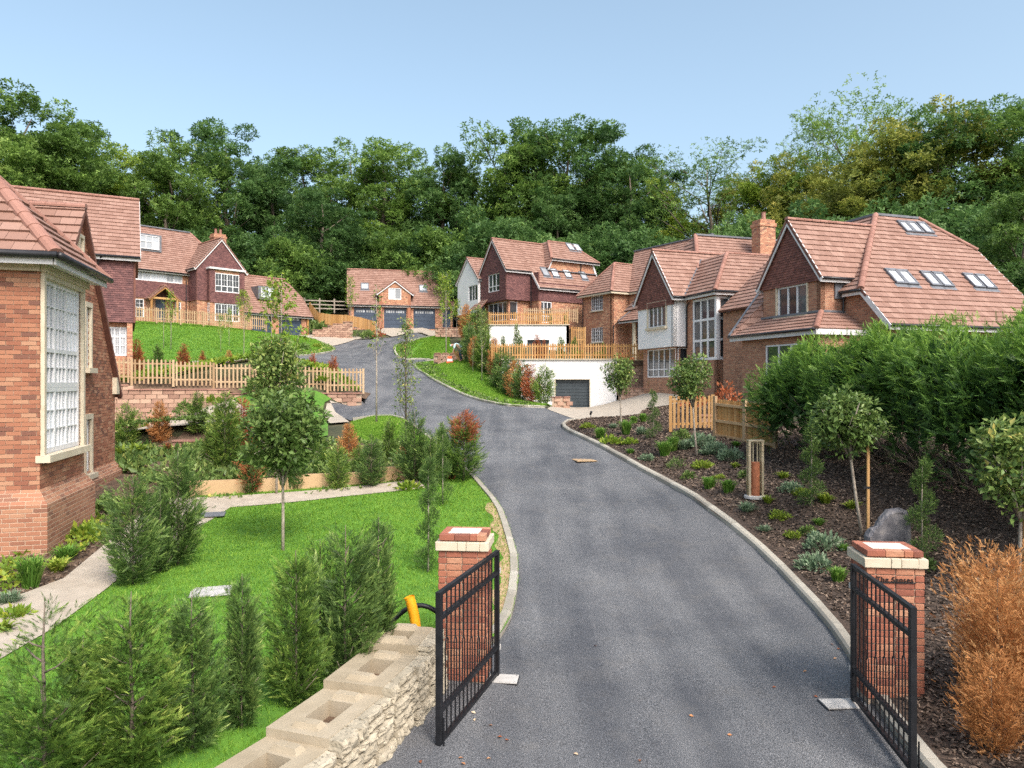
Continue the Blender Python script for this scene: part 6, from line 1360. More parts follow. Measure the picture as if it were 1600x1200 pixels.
# traffic barrier bag, timber boards and the bending worker on the roadside lawn
p = px(703, 565, 50.5); root = thing('barrier_board', (p.x, p.y, z1(p.x, p.y)), 'small red and white plastic barrier on the cross path', 'barrier'); root.scale = (.75, .75, .8)
for i in range(3):
    mb = MB(); mb.box((0, 0, .12+.22*i), ((1, 0, 0), (0, 1, 0), (0, 0, 1)), (.3-.05*i, .12, .108)); mobj('band', mb.mesh('band', M['orange' if i % 2 == 0 else 'upvc']), None, root)
p = px(716, 548, 51); root = thing('timber_boards', (p.x, p.y, p.z-.8), 'leaning pale timber boards beside the bending person', 'boards'); bm_ = unit_box('board', M['wood_o'], .16, .03, .8)
for i in range(2): o = mobj('board', bm_, None, root); o.location = (.15+.18*i, -.1*i, .1); o.rotation_euler = (0, -.62+.05*i, .3)
# ================================================================ foliage kit
def frond(pairs, wid=.10, curl=.12):
    """flat scale-leaf spray along +Y, length 1: side shoots shrink to the tip and droop a little"""
    V, F, T = [], [], []
    def tri(a, d, L, w, t):
        a = np.array(a); d = np.array(d)/np.linalg.norm(d); s = np.array([-d[1], d[0], 0]); i = len(V)
        V.extend([a-s*w*.35, a+d*L*.4+s*w*1.15, a+d*L]); F.append((i, i+1, i+2)); T.extend([t-.08, t, t+.18])
    def dia(a, d, L, w, t):
        a = np.array(a); d = np.array(d)/np.linalg.norm(d); s = np.array([-d[1], d[0], 0]); i = len(V)
        V.extend([a, a+d*L*.45+s*w, a+d*L, a+d*L*.45-s*w]); F.extend([(i, i+1, i+2), (i, i+2, i+3)]); T.extend([t-.08, t, t+.16, t])
    for k in range(pairs):
        y = .12+.76*k/pairs; L = .3*(1-.5*abs(k/pairs-.25)-.3*k/pairs)
        for s in (-1, 1): tri((0, y, -curl*y*y), (s*.62, .85, -.1), L*(.85+.3*((k*7+s) % 3)/3), wid*L*1.5, -.05+.12*y)
    dia((0, 0, 0), (0, 1, -curl*.5), .62, .022, -.2); dia((0, .55, -curl*.3), (0, 1, -curl), .5, .045, .1)
    return np.array(V), np.array(F), np.array(T)
FR_HI, FR_LO = frond(7, .062), frond(5, .095)
def leafy(n=1, fold=.25, w=.2):
    """n pointed leaves in a rosette, each two triangles folded on the midrib"""
    V, F, T = [], [], []
    for k in range(n):
        a = k*2.4+.3; c, s = math.cos(a), math.sin(a); i = len(V)
        if n == 1: c, s = 1, 0
        for (x, y, z) in ((0, 0, 0), (-w, .45, fold*w), (0, 1, -.1), (w, .45, fold*w)): V.append((c*x+s*y if n > 1 else x, -s*x+c*y if n > 1 else y, z))
        F += [(i, i+2, i+1), (i, i+3, i+2)]; T += [-.04, .03, .03, 0]
    return np.array(V, float), np.array(F), np.array(T)
LF1, LF3 = leafy(1, .25, .26), leafy(3, .3, .26)
def unit_rand(g, n): v = g.normal(size=(n, 3)); return v/np.linalg.norm(v, axis=1, keepdims=True)
def conifer_mesh(name, seed, mat, N, tmpl, H=2.0, R=.42, size=(.085, .17), sparse_top=0.0, pw=1.25, z0=.03, z1_=1.0, lean=.0, gap=.25, nb=None, dn=.62):
    """ragged plumes: sprays strung along rising branches of uneven length"""
    g = np.random.default_rng(seed); nb = nb or max(30, N//26)
    zb = z0+(z1_-z0)*g.random(nb)**1.12; ab = g.random(nb)*2*np.pi
    ex = 1+.28*np.sin(2*ab+seed)+.2*np.sin(5*zb*3+ab*3+seed*1.7)
    prof = np.minimum(1, (zb+.2)/.34)*(1-zb**(pw*1.35))**.8*ex
    Lb = R*np.maximum(.14, prof)*g.uniform(.7, 1.3, nb)
    if sparse_top: Lb *= 1+.3*sparse_top*np.clip((zb-.5)/.4, 0, 1)
    wgt = Lb**1.15*(1-sparse_top*.75*np.clip((zb-.4)/.5, 0, 1)); wgt /= wgt.sum(); i = g.choice(nb, N, p=wgt); t = .18+.85*g.random(N)**.75
    L, a, z = Lb[i], ab[i]+.25*np.sin(4*t+i), zb[i]; out = L*t**.85; rise = L*(.4*t+.85*t*t)*(1+.6*z)
    sd = L*.2*(1.15-t*.6)
    P = np.stack([out*np.cos(a)+lean*z, out*np.sin(a), np.minimum(z*H*.9+rise, H*1.04)], 1)+g.normal(size=(N, 3))*sd[:, None]*np.array([1, 1, .9]); P[:, 2] = np.maximum(P[:, 2], .02)
    d = np.stack([np.cos(a), np.sin(a), .5+.75*t+.5*z], 1)+g.normal(size=(N, 3))*dn
    up = np.stack([-np.sin(a), np.cos(a), np.zeros(N)], 1)+g.normal(size=(N, 3))*.7
    s = g.uniform(*size, N)*(1.05-.3*z)
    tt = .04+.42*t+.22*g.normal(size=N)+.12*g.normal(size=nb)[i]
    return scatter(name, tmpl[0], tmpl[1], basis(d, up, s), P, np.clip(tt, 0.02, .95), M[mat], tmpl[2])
def stem_mesh(name, pts, rad, mat, n=7, extra=()):
    mb = MB(); mb.tube(pts, rad, n)
    for p, r_ in extra: mb.tube(p, r_, 5)
    return mb.mesh(name, M[mat], smooth=True)
def conifer_trunk(seed, H=2.0):
    g = random.Random(seed); ex = []
    for k in range(16):
        a = g.uniform(0, 6.28); z = g.uniform(.08, .8)*H; L = .32*(1-z/H*.8); ex.append(([(0, 0, z), (math.cos(a)*L*.5, math.sin(a)*L*.5, z+L*.35), (math.cos(a)*L, math.sin(a)*L, z+L*.95)], [.01, .007, .003]))
    return stem_mesh('trunk', [(0, 0, -.1), (.01, 0, H*.4), (0, .01, H*.75), (0, 0, H*.97)], [.018, .014, .009, .003], 'bark', 6, ex)
CT = [conifer_trunk(s) for s in (1, 2)]
CON = {
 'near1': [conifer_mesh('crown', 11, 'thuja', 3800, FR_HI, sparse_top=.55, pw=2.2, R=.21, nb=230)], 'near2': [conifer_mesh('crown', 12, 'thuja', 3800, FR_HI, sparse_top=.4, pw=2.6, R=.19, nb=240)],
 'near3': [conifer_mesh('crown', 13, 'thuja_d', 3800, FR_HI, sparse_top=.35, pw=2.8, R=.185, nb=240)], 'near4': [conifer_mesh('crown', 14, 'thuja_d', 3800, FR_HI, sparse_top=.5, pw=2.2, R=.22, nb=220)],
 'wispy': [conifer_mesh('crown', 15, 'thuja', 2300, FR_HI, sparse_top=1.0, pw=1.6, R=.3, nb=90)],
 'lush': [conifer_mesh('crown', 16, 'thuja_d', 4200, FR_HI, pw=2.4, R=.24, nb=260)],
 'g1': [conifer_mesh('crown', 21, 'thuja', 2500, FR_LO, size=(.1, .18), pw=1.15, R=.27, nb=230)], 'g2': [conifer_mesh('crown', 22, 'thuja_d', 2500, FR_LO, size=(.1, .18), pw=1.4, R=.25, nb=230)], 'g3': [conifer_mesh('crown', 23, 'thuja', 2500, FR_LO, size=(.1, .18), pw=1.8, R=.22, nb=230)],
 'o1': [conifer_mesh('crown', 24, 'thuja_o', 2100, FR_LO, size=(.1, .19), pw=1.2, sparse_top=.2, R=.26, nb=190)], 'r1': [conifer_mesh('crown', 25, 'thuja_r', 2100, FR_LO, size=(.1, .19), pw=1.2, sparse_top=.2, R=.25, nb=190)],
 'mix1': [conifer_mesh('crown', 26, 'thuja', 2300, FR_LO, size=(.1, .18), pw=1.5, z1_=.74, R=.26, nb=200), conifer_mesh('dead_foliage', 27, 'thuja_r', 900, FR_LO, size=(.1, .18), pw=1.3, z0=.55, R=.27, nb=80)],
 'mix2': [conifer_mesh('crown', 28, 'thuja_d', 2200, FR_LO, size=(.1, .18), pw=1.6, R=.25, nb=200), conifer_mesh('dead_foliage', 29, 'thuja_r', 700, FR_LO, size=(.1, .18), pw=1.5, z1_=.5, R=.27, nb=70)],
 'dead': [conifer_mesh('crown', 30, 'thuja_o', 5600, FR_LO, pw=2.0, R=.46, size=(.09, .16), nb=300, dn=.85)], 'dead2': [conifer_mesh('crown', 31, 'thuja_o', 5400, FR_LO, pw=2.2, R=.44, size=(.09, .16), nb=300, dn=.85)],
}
def conifer(kind, P, h, label, rz=0.0, wide=1.0, name='conifer', group=None):
    root = thing(name, tuple(P), label, 'conifer', group, rz); s = h/2.0; root.scale = (s*wide, s*wide, s)
    mobj('trunk', CT[int(abs(P[0]*10)) % 2], None, root)
    for me in CON[kind]: mobj(me.name.split('.')[0], me, None, root)
    return root
def conifer_px(kind, x, yb, yt, label, Y=None, wide=1.0, rz=None):
    P = G(x, yb) if Y is None else ground_at(x, yb, Y)
    if Y is not None: h = (CZ-(yt-CY)/FPX*P.y)-P.z
    else: h = (yb-yt)/FPX*P.y
    return conifer(kind, P, max(h, .4), label, random.uniform(0, 6) if rz is None else rz, wide)
# ---- trees
def tree_trunk(seed, H, r0, spread, limbs=9, base=.25, mat='bark', name='trunk'):
    g = random.Random(seed); ex = []; tops = []
    pts = [(0, 0, -.5)]+[(g.uniform(-.03, .03)*H*t, g.uniform(-.03, .03)*H*t, H*t) for t in (.2, .4, .6, .8, .95)]
    for k in range(limbs):
        t = base+(.85-base)*k/limbs; a = k*2.4+g.uniform(-.5, .5); L = spread*(1.1-.5*t)*g.uniform(.7, 1.1); z = H*t
        i = min(int(t/.2), 4); bx_, by_ = pts[i+1][0]*.8, pts[i+1][1]*.8
        p = [(bx_, by_, z), (bx_+math.cos(a)*L*.45, by_+math.sin(a)*L*.45, z+L*.4), (bx_+math.cos(a)*L, by_+math.sin(a)*L, z+L*.95)]
        ex.append((p, [r0*(1-t)*.62, r0*(1-t)*.38, r0*.05])); tops.append(p[2])
        for q in range(2):
            a2 = a+g.uniform(-1, 1); L2 = L*.5; m_ = p[1]; e = (m_[0]+math.cos(a2)*L2, m_[1]+math.sin(a2)*L2, m_[2]+L2*.8); ex.append(([m_, e], [r0*(1-t)*.3, r0*.03])); tops.append(e)
    me = stem_mesh(name, pts, [r0, r0*.8, r0*.62, r0*.42, r0*.25, r0*.08], mat, 8, ex); return me, tops, pts
def crown_mesh(seed, mat, n_cl, per, cr, H, rx, zc, rz_, leaf=.3, tmpl=LF3, tops=(), shell=.5, lump=.25, hang=0.0):
    """leaf clumps gathered on an uneven ellipsoid; gaps stay open between clumps"""
    g = np.random.default_rng(seed); C = unit_rand(g, n_cl); ph = g.random(3)*6
    rad = (shell+(1-shell)*g.random(n_cl)**.5)*(1+lump*np.sin(3*np.arctan2(C[:, 1], C[:, 0])+ph[0])*np.cos(2.5*C[:, 2]+ph[1]))
    C = C*rad[:, None]*np.array([rx, rx, rz_])+np.array([0, 0, zc])
    if len(tops): C = np.concatenate([C, np.array(tops)])
    P, D, S, T = [], [], [], []
    for c in C:
        k = int(per*g.uniform(.6, 1.3)); u = unit_rand(g, k); R_ = cr*g.uniform(.6, 1.25); sc = np.array([1, 1, .72])
        p = c+u*(R_*(.55+.45*g.random(k)**.5))[:, None]*sc; P.append(p)
        o = c-np.array([0, 0, zc-rz_*.3]); D.append(u*.8+g.normal(size=(k, 3))*.5+np.array([0, 0, .25-hang])); S.append(leaf*g.uniform(.6, 1.25, k))
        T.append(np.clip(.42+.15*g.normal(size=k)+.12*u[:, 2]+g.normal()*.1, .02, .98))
    P, D, S, T = map(np.concatenate, (P, D, S, T)); up = unit_rand(g, len(P))*.8+np.array([0, 0, 1])
    return scatter('crown', tmpl[0], tmpl[1], basis(D, up, S), P, T, M[mat], tmpl[2])
TREE = {}
def tree_kind(key, seed, mat, H=20, rx=5, zc=.62, rz_=.38, n_cl=68, per=112, cr=1.3, leaf=.29, r0=.46, spread=4.5, limbs=9, base=.25, shell=.5, bark='bark', tmpl=LF3, use_tops=True):
    tm, tops, _ = tree_trunk(seed, H*.9, r0, spread, limbs, base, bark)
    TREE[key] = (tm, crown_mesh(seed+50, mat, n_cl, per, cr, H, rx, H*zc, H*rz_, leaf, tmpl, tops if use_tops else (), shell), H, rx)
tree_kind('oak1', 1, 'wood_a'); tree_kind('oak2', 2, 'wood_b', rx=5.5, n_cl=64); tree_kind('oak3', 3, 'wood_a', rx=4.4, n_cl=48, cr=1.4); tree_kind('yel', 4, 'wood_c', rx=4.6, n_cl=50, cr=1.45)
tree_kind('aut', 5, 'wood_d', rx=5.4, n_cl=60); tree_kind('dark', 6, 'wood_b', rx=5, zc=.5, rz_=.48, n_cl=70, shell=.6); tree_kind('wisp', 7, 'wood_a', rx=4.2, n_cl=34, per=62, cr=1.4, leaf=.2, limbs=18, spread=6, r0=.34)
tree_kind('open', 8, 'wood_a', rx=5, n_cl=34, per=95, cr=1.35, limbs=12, spread=5.5); tree_kind('bush', 9, 'wood_b', H=9, rx=4.2, zc=.5, rz_=.5, n_cl=52, per=110, cr=1.3, leaf=.3, r0=.16, spread=2.5, base=.1, shell=.6)
tree_kind('bush2', 10, 'wood_a', H=9, rx=4.2, zc=.5, rz_=.5, n_cl=46, per=105, cr=1.3, leaf=.3, r0=.16, spread=2.5, base=.1, shell=.55)
def tree(kind, x, ytop, Y, label, wide=1.0, name='woodland_tree', group='woodland trees behind the houses', zb=None):
    tm, cm, H, rx = TREE[kind]; P = ground_at(x, 0, Y); h = ((CZ-(ytop-CY)/FPX*Y)-P.z)*1.05; s = h/H
    root = thing(name, tuple(P), label, 'tree', group, random.uniform(0, 6)); root.scale = (s*wide, s*wide, s); mobj('trunk', tm, None, root); mobj('crown', cm, None, root); return root
# ---- clipped standards (ball on a stem)
def standard(label, x, yb, Y, ycb, yct, rad_px, mat, seed, lean=0.0, leaf=.11, n=1500, stake=False, name='standard_tree', per=26):
    P = ground_at(x, yb, Y); zc0 = CZ-(ycb-CY)/FPX*Y-P.z; zc1 = CZ-(yct-CY)/FPX*Y-P.z; R_ = rad_px/FPX*Y; zc, hz = (zc0+zc1)/2, (zc1-zc0)/2
    root = thing(name, tuple(P), label, 'tree', None, 0)
    ex = []; g = random.Random(seed)
    for k in range(14): a = g.uniform(0, 6.28); ex.append(([(lean*zc0/zc, 0, zc0*.95), (lean+math.cos(a)*R_*.35, math.sin(a)*R_*.35, zc-.2*hz), (lean+math.cos(a)*R_*.8, math.sin(a)*R_*.8, zc+g.uniform(-.5, .7)*hz)], [.018, .011, .004]))
    mobj('trunk', stem_mesh('trunk', [(0, 0, -.1), (lean*.4, .01, zc0*.5), (lean*zc0/zc, 0, zc0), (lean, 0, zc+hz*.4)], [.032, .028, .024, .008], 'bark_pale', 8, ex), None, root)
    n = int(n*2.6); cm = crown_mesh(seed, mat, int(n/per), per, R_*.26, 1, R_*.84, 0, hz*.86, leaf, LF1, (), .25, .14, .1); o = mobj('crown', cm, None, root); o.location = (lean, 0, zc)
    if stake:
        mb = MB(); mb.box((.07, -.03, zc0*.55), ((1, 0, 0), (0, 1, 0), (0, 0, 1)), (.022, .022, zc0*.6)); mobj('stake', mb.mesh('stake', M['wood_o']), None, root)
        mb = MB(); mb.box((.035, -.03, zc0*.62), ((1, 0, 0), (0, 1, 0), (0, 0, 1)), (.06, .03, .02)); mobj('tie', mb.mesh('tie', M['black']), None, root)
    return root
# ---- saplings
SAP = {}
def sapling_kind(key, seed, mat, H=4.0, n=260, leaf=.1, z0=.4, limbs=16, spread=.75, bark='bark_pale', r0=.03, up=1.4):
    g = random.Random(seed); ex = []; pts = []
    for k in range(limbs):
        z = H*(z0+(.95-z0)*k/limbs); a = k*2.4+g.uniform(-.6, .6); L = spread*(1-.7*(z/H-z0)/(1-z0))*g.uniform(.6, 1.1); e = (math.cos(a)*L*.7, math.sin(a)*L*.7, z+L*up); m_ = (math.cos(a)*L*.35, math.sin(a)*L*.35, z+L*.4)
        ex.append(([(0, 0, z), m_, e], [.009, .006, .003])); pts += [(m_, e)]
    tm = stem_mesh('trunk', [(0, 0, -.1), (.02, .01, H*.35), (-.015, 0, H*.7), (0, 0, H)], [r0, r0*.75, r0*.5, .004], bark, 7, ex)
    q = np.random.default_rng(seed); A_ = np.array([p[0] for p in pts]); B_ = np.array([p[1] for p in pts]); i = q.integers(0, len(pts), n); t = q.random(n)**.7
    P = A_[i]+(B_[i]-A_[i])*t[:, None]+q.normal(size=(n, 3))*.07; D = q.normal(size=(n, 3))+np.array([0, 0, -.2]); up_ = unit_rand(q, n)*.7+np.array([0, 0, 1])
    SAP[key] = (tm, scatter('crown', LF1[0], LF1[1], basis(D, up_, leaf*q.uniform(.6, 1.3, n)), P, np.clip(.5+.22*q.normal(size=n), 0, 1), M[mat], LF1[2]), H)
sapling_kind('yel', 1, 'leaf_y', n=520, z0=.35, leaf=.12); sapling_kind('yel2', 2, 'leaf_y', n=800, z0=.42, leaf=.12, spread=1.0); sapling_kind('bare', 3, 'photinia', n=150, z0=.45, spread=.4, limbs=14); sapling_kind('bushy', 4, 'photinia', n=1100, z0=.15, spread=.55, limbs=44, leaf=.085, bark='bark', up=1.9); sapling_kind('green', 5, 'photinia', n=900, z0=.4, spread=.9, leaf=.12)
def sapling(kind, x, yb, yt, label, Y=None, wide=1.0, stake=False):
    P = G(x, yb) if Y is None else ground_at(x, yb, Y); h = (CZ-(yt-CY)/FPX*P.y)-P.z; tm, cm, H = SAP[kind]; s = h/H
    root = thing('sapling', tuple(P), label, 'tree', None, random.uniform(0, 6)); root.scale = (s*wide, s*wide, s); mobj('trunk', tm, None, root); mobj('crown', cm, None, root)
# ---- spiral topiary
def spiral_mesh(seed, turns, H=1.5, R=.2, N=2600):
    g = np.random.default_rng(seed); t = g.random(N); a = t*turns*2*np.pi; rad = R*(1-.72*t)
    c = np.stack([rad*.72*np.cos(a), rad*.72*np.sin(a), .08+t*H], 1); th = (.62*R*(1-.55*t))[:, None]; u = unit_rand(g, N); P = c+u*th*np.array([1, 1, .85])*(.6+.4*g.random(N)[:, None])
    D = u+np.array([0, 0, .7])+g.normal(size=(N, 3))*.3
    return scatter('crown', FR_LO[0], FR_LO[1], basis(D, unit_rand(g, N), g.uniform(.05, .09, N)), P, np.clip(.42+.18*g.normal(size=N), 0, 1), M['thuja_d'], FR_LO[2])
SPM = [spiral_mesh(1, 3.2), spiral_mesh(2, 4.0, R=.17), spiral_mesh(3, 2.6, R=.24)]
SPT = stem_mesh('trunk', [(0, 0, -.1), (.005, 0, .8), (0, 0, 1.5)], [.014, .012, .005], 'bark_pale', 6)
def spiral(x, yb, yt, Y, k, label, wide=1.0):
    P = ground_at(x, yb, Y); h = (CZ-(yt-CY)/FPX*Y)-P.z; s = h/1.58; root = thing('spiral_topiary', tuple(P), label, 'topiary', None, random.uniform(0, 6)); root.scale = (s*wide, s*wide, s); mobj('trunk', SPT, None, root); mobj('foliage', SPM[k], None, root)
# ---- tufts and mounds
def tuft_mesh(name, seed, mat, N=170, L=.4, spread=.55, w=.012, droop=.35):
    g = np.random.default_rng(seed); V, F, T = [], [], []
    a = g.random(N)*6.283; b = spread*g.random(N)**.7; ln = L*g.uniform(.6, 1.15, N); r0 = .09*np.sqrt(g.random(N)); aa = g.random(N)*6.283
    for i in range(N):
        p = np.array([r0[i]*math.cos(aa[i]), r0[i]*math.sin(aa[i]), 0]); d = np.array([math.sin(b[i])*math.cos(a[i]), math.sin(b[i])*math.sin(a[i]), math.cos(b[i])]); s = np.array([-math.sin(a[i]), math.cos(a[i]), 0])*w
        m1 = p+d*ln[i]*.55; m2 = m1+(d+np.array([d[0], d[1], -droop*1.6]))*ln[i]*.3; k = len(V)
        V += [p-s, p+s, m1+s*.9, m1-s*.9, m2]; F += [(k, k+1, k+2), (k, k+2, k+3), (k+3, k+2, k+4)]; t = .45+.2*g.normal(); T += [t-.2, t-.2, t, t, t+.2]
    return mesh_np(name, np.array(V), np.array(F), np.clip(T, 0, 1), M[mat])
def mound_mesh(name, seed, mat, N=420, R=.28, H=.26, leaf=.07, tmpl=LF1):
    g = np.random.default_rng(seed); u = unit_rand(g, N); u[:, 2] = np.abs(u[:, 2]); lob = 1+.25*np.sin(3*np.arctan2(u[:, 1], u[:, 0])+seed)
    P = u*np.array([R, R, H])*(lob*(.5+.5*g.random(N)))[:, None]; D = u+np.array([0, 0, .5])+g.normal(size=(N, 3))*.4
    return scatter(name, tmpl[0], tmpl[1], basis(D, unit_rand(g, N)+np.array([0, 0, .8]), leaf*g.uniform(.6, 1.4, N)), P, np.clip(.45+.2*g.normal(size=N), 0, 1), M[mat], tmpl[2])
PLM = {'grass': tuft_mesh('foliage', 1, 'tuft', 260, .42), 'grass2': tuft_mesh('foliage', 2, 'tuft', 200, .3, .8), 'tall': tuft_mesh('foliage', 3, 'tuft', 320, .6, .5), 'sage': mound_mesh('foliage', 4, 'tuft_g', 520, .3, .24, .08), 'sage2': tuft_mesh('foliage', 5, 'tuft_g', 260, .3, 1.0, .008),
       'lime': mound_mesh('foliage', 6, 'tuft_y', 380, .26, .17, .075), 'leafy': mound_mesh('foliage', 7, 'leaf_y', 150, .34, .22, .17), 'green': mound_mesh('foliage', 8, 'laurel', 320, .3, .3, .1), 'fern': tuft_mesh('foliage', 9, 'tuft_y', 70, .4, .9, .03), 'dark': mound_mesh('foliage', 10, 'thuja_d', 300, .3, .3, .1, FR_LO), 'red': mound_mesh('foliage', 12, 'thuja_r', 200, .25, .35, .08)}
PST = {}
def plant(kind, x, y, label, s=1.0, Y=None, cat='plant', z=None):
    P = G(x, y) if Y is None else (ground_at(x, y, Y) if z is None else Vector(((x-CX)/FPX*Y, Y, z))); P.z += .05
    root = thing({'grass': 'ornamental_grass', 'grass2': 'ornamental_grass', 'tall': 'ornamental_grass', 'sage': 'grey_leaved_shrub', 'sage2': 'lavender', 'lime': 'low_shrub', 'leafy': 'broad_leaved_plant', 'green': 'low_shrub', 'fern': 'fern', 'dark': 'low_shrub', 'red': 'low_shrub'}[kind], tuple(P), label, cat, None, random.uniform(0, 6))
    root.scale = (s, s, s*random.uniform(.9, 1.1)); mobj('foliage', PLM[kind], None, root)
    if 'stem' not in PST: PST['stem'] = stem_mesh('stems', [(0, 0, -.06), (0, 0, .08)], [.03, .015], 'bark', 6, [([(0, 0, 0), (.06*math.cos(a), .06*math.sin(a), .14)], [.008, .004]) for a in (0, 1.3, 2.5, 3.8, 5)])
    mobj('stems', PST['stem'], None, root)
# ================================================================ woodland behind the houses
T = [  # kind, column, top row, distance, label, width
 ('oak1', -40, 150, 62, 'tall green tree at the extreme left edge of the wood', 1.1), ('oak1', 35, 150, 68, 'tall bright green tree above the near brick house roof', 1.15), ('oak3', 95, 180, 74, 'green tree with feathery top left of the tile-hung house ridge', 1.1),
 ('yel', 150, 232, 80, 'yellow-green tree above the tile-hung house ridge', 1.2), ('yel', 215, 248, 84, 'lower yellow-green tree right above the tile-hung house verge', 1.15), ('oak3', 262, 240, 78, 'grey-green tree left of the tall rounded oak', 1.0), ('open', 300, 222, 84, 'open-branched pale tree at the left shoulder of the rounded oak', 1.15),
 ('oak2', 355, 203, 86, 'tall rounded dark oak behind the far left house', 1.15), ('dark', 425, 262, 88, 'dark tree right of the far left house chimney', 1.0), ('oak3', 470, 235, 96, 'tree with feathery top left of the garage block', 1.1), ('oak2', 505, 300, 84, 'broad mid-height tree left of the garage block', 1.2),
 ('open', 545, 228, 97, 'open-crowned tall tree behind the left garage door', 1.2), ('oak1', 600, 225, 95, 'tall tree directly behind the garage block gable', 1.15), ('open', 640, 248, 99, 'open tree behind the right garage rooflight', 1.0), ('dark', 690, 240, 94, 'dark ivy-clad tree behind the right end of the garage block', 1.0),
 ('oak3', 735, 262, 96, 'slim tree above the white gable wing', .95), ('open', 790, 208, 95, 'tall open tree above the plum gable', 1.2), ('oak1', 835, 213, 92, 'tall green tree behind the plum house ridge', 1.1), ('oak2', 890, 198, 92, 'tallest green tree behind the plum house rooflights', 1.15), ('oak1', 940, 208, 95, 'tall green tree right of the tallest one', 1.1), ('oak2', 985, 240, 88, 'green tree above the hipped brick house', 1.05),
 ('yel', 1035, 290, 86, 'yellowish tree edge above the white gabled house', .8), ('wisp', 1110, 232, 82, 'thin wispy tree against the sky left of the chimney', 1.3), ('aut', 1170, 268, 84, 'olive tree behind the brick chimney', 1.0), ('yel', 1215, 262, 78, 'olive yellow tree right of the brick chimney', 1.0), ('aut', 1265, 258, 74, 'autumn-tinted tree above the right house gable', 1.0),
 ('wisp', 1335, 158, 74, 'tall wispy half-bare tree above the right house', 1.15), ('wisp', 1290, 190, 78, 'second wispy tree left of the tallest half-bare one', 1.0), ('aut', 1390, 215, 62, 'autumn-tinted tree left above the right house flat ridge', 1.05), ('aut', 1455, 172, 60, 'broad autumn-tinted tree above the right house rooflights', 1.2), ('oak2', 1530, 172, 58, 'broad green tree above the right house barn hip', 1.15), ('oak1', 1610, 168, 56, 'tall green tree at the extreme right edge', 1.1),
 ('oak3', 1600, 300, 42, 'pale green tree standing right of the right house roof', .95), ('oak3', 1660, 330, 36, 'pale green tree cut by the right frame edge', .9)]
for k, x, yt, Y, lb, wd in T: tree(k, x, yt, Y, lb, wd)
T = [('bush', 410, 375, 80, 'dark bushy tree right of the far left house gable', 1.1), ('bush2', 455, 385, 79, 'green bushy tree above the far left garage roof', 1.05), ('bush', 500, 400, 81, 'dark bushy tree above the three-rail fence', 1.1), ('dark', 540, 330, 88, 'dark ivy tree just left of the garage block ridge', .9), ('bush', 560, 395, 87, 'dark bushy tree behind the left garage rooflight', 1.0),
 ('bush2', 610, 370, 88, 'green bushy tree behind the garage gable', 1.1), ('bush', 660, 380, 87, 'dark bushy tree behind the right garage roof', 1.1), ('bush2', 705, 370, 85, 'green bushy tree between garage block and white wing', 1.1), ('bush', 735, 390, 80, 'dark bushy tree left of the white gable wing', 1.0), ('bush', 780, 345, 82, 'dark bushy tree above the plum gable peak', 1.1), ('bush', 830, 368, 80, 'dark bushy tree above the plum house ridge', 1.1),
 ('dark', 870, 310, 86, 'dark dense tree above the upper rooflights', .95), ('bush', 925, 375, 78, 'dark bushy tree right of the upper rooflights', 1.1), ('bush', 975, 368, 76, 'dark bushy tree between hipped house and plum house', 1.1), ('bush', 1020, 385, 74, 'dark bushy tree above the white gable peak', 1.0), ('bush', 1075, 390, 70, 'dark bushy tree above the white gabled house ridge', .9), ('bush', 1150, 350, 68, 'dark bushy tree left of the brick chimney', .8),
 ('bush', 1230, 362, 60, 'dark bushy tree right of the brick chimney', 1.0), ('bush', 1310, 345, 56, 'dark bushy tree above the right gable ridge', 1.1), ('bush', 1400, 330, 54, 'dark bushy tree behind the right house flat ridge', 1.1), ('bush', 1490, 345, 50, 'dark bushy tree behind the three top rooflights', 1.1), ('bush', 1560, 372, 47, 'dark bushy tree behind the right house verge', 1.1), ('bush', 1620, 420, 40, 'dark bush at the right frame edge beside the right house', 1.2),
 ('bush', 290, 350, 80, 'dark bushy tree above the far left house ridge', 1.0), ('bush2', 215, 345, 88, 'green bushy tree between the tile-hung roof and far left roof', 1.0), ('bush2', 120, 270, 80, 'green bushy tree above the near brick gable', 1.2), ('bush', 30, 260, 72, 'dark bushy tree behind the near brick roof', 1.2), ('dark', 400, 320, 92, 'dark tree right of the rounded oak', .9), ('dark', 470, 340, 93, 'dark ivy tree behind the bushy row above the far left garage', .9), ('dark', 640, 330, 93, 'dark ivy tree behind the right half of the garage roof', .95), ('dark', 745, 330, 93, 'dark ivy tree behind the white wing', .95), ('dark', 820, 300, 93, 'dark ivy tree behind the plum ridge', .95), ('dark', 960, 300, 88, 'dark tree behind the hipped house peak', .95), ('dark', 1040, 330, 86, 'dark tree behind the white gable peak', .8), ('aut', 1200, 330, 72, 'olive low tree behind the brick chimney pot', 1.0), ('aut', 1330, 270, 66, 'russet olive tree behind the right gable peak', 1.1)]
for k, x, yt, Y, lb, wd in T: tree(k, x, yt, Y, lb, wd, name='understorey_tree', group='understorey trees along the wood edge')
# a far belt that reads as one mass closes the gaps between trunks
g = np.random.default_rng(77); P, D, S, Tt = [], [], [], []
for x in np.arange(-110, 112, 3.2):
    y = 112+g.uniform(-4, 6); zb2 = z1(np.clip(x, -95, 95), y); hh = g.uniform(9, 14); k = 170
    u = unit_rand(g, k); P.append(np.array([x, y, zb2+hh*.5])+u*np.array([3.4, 3, hh*.55])); D.append(u+g.normal(size=(k, 3))*.6); S.append(g.uniform(.7, 1.3, k)); Tt.append(np.clip(.35+.15*g.normal(size=k), 0, 1))
P, D, S, Tt = map(np.concatenate, (P, D, S, Tt)); tag(mobj('distant_wood', scatter('distant_wood', LF3[0], LF3[1], basis(D, unit_rand(g, len(P))+np.array([0, 0, .8]), S), P, Tt, M['wood_b'], LF3[2])), 'dark mass of distant woodland behind the tree line', 'wood', kind='stuff')
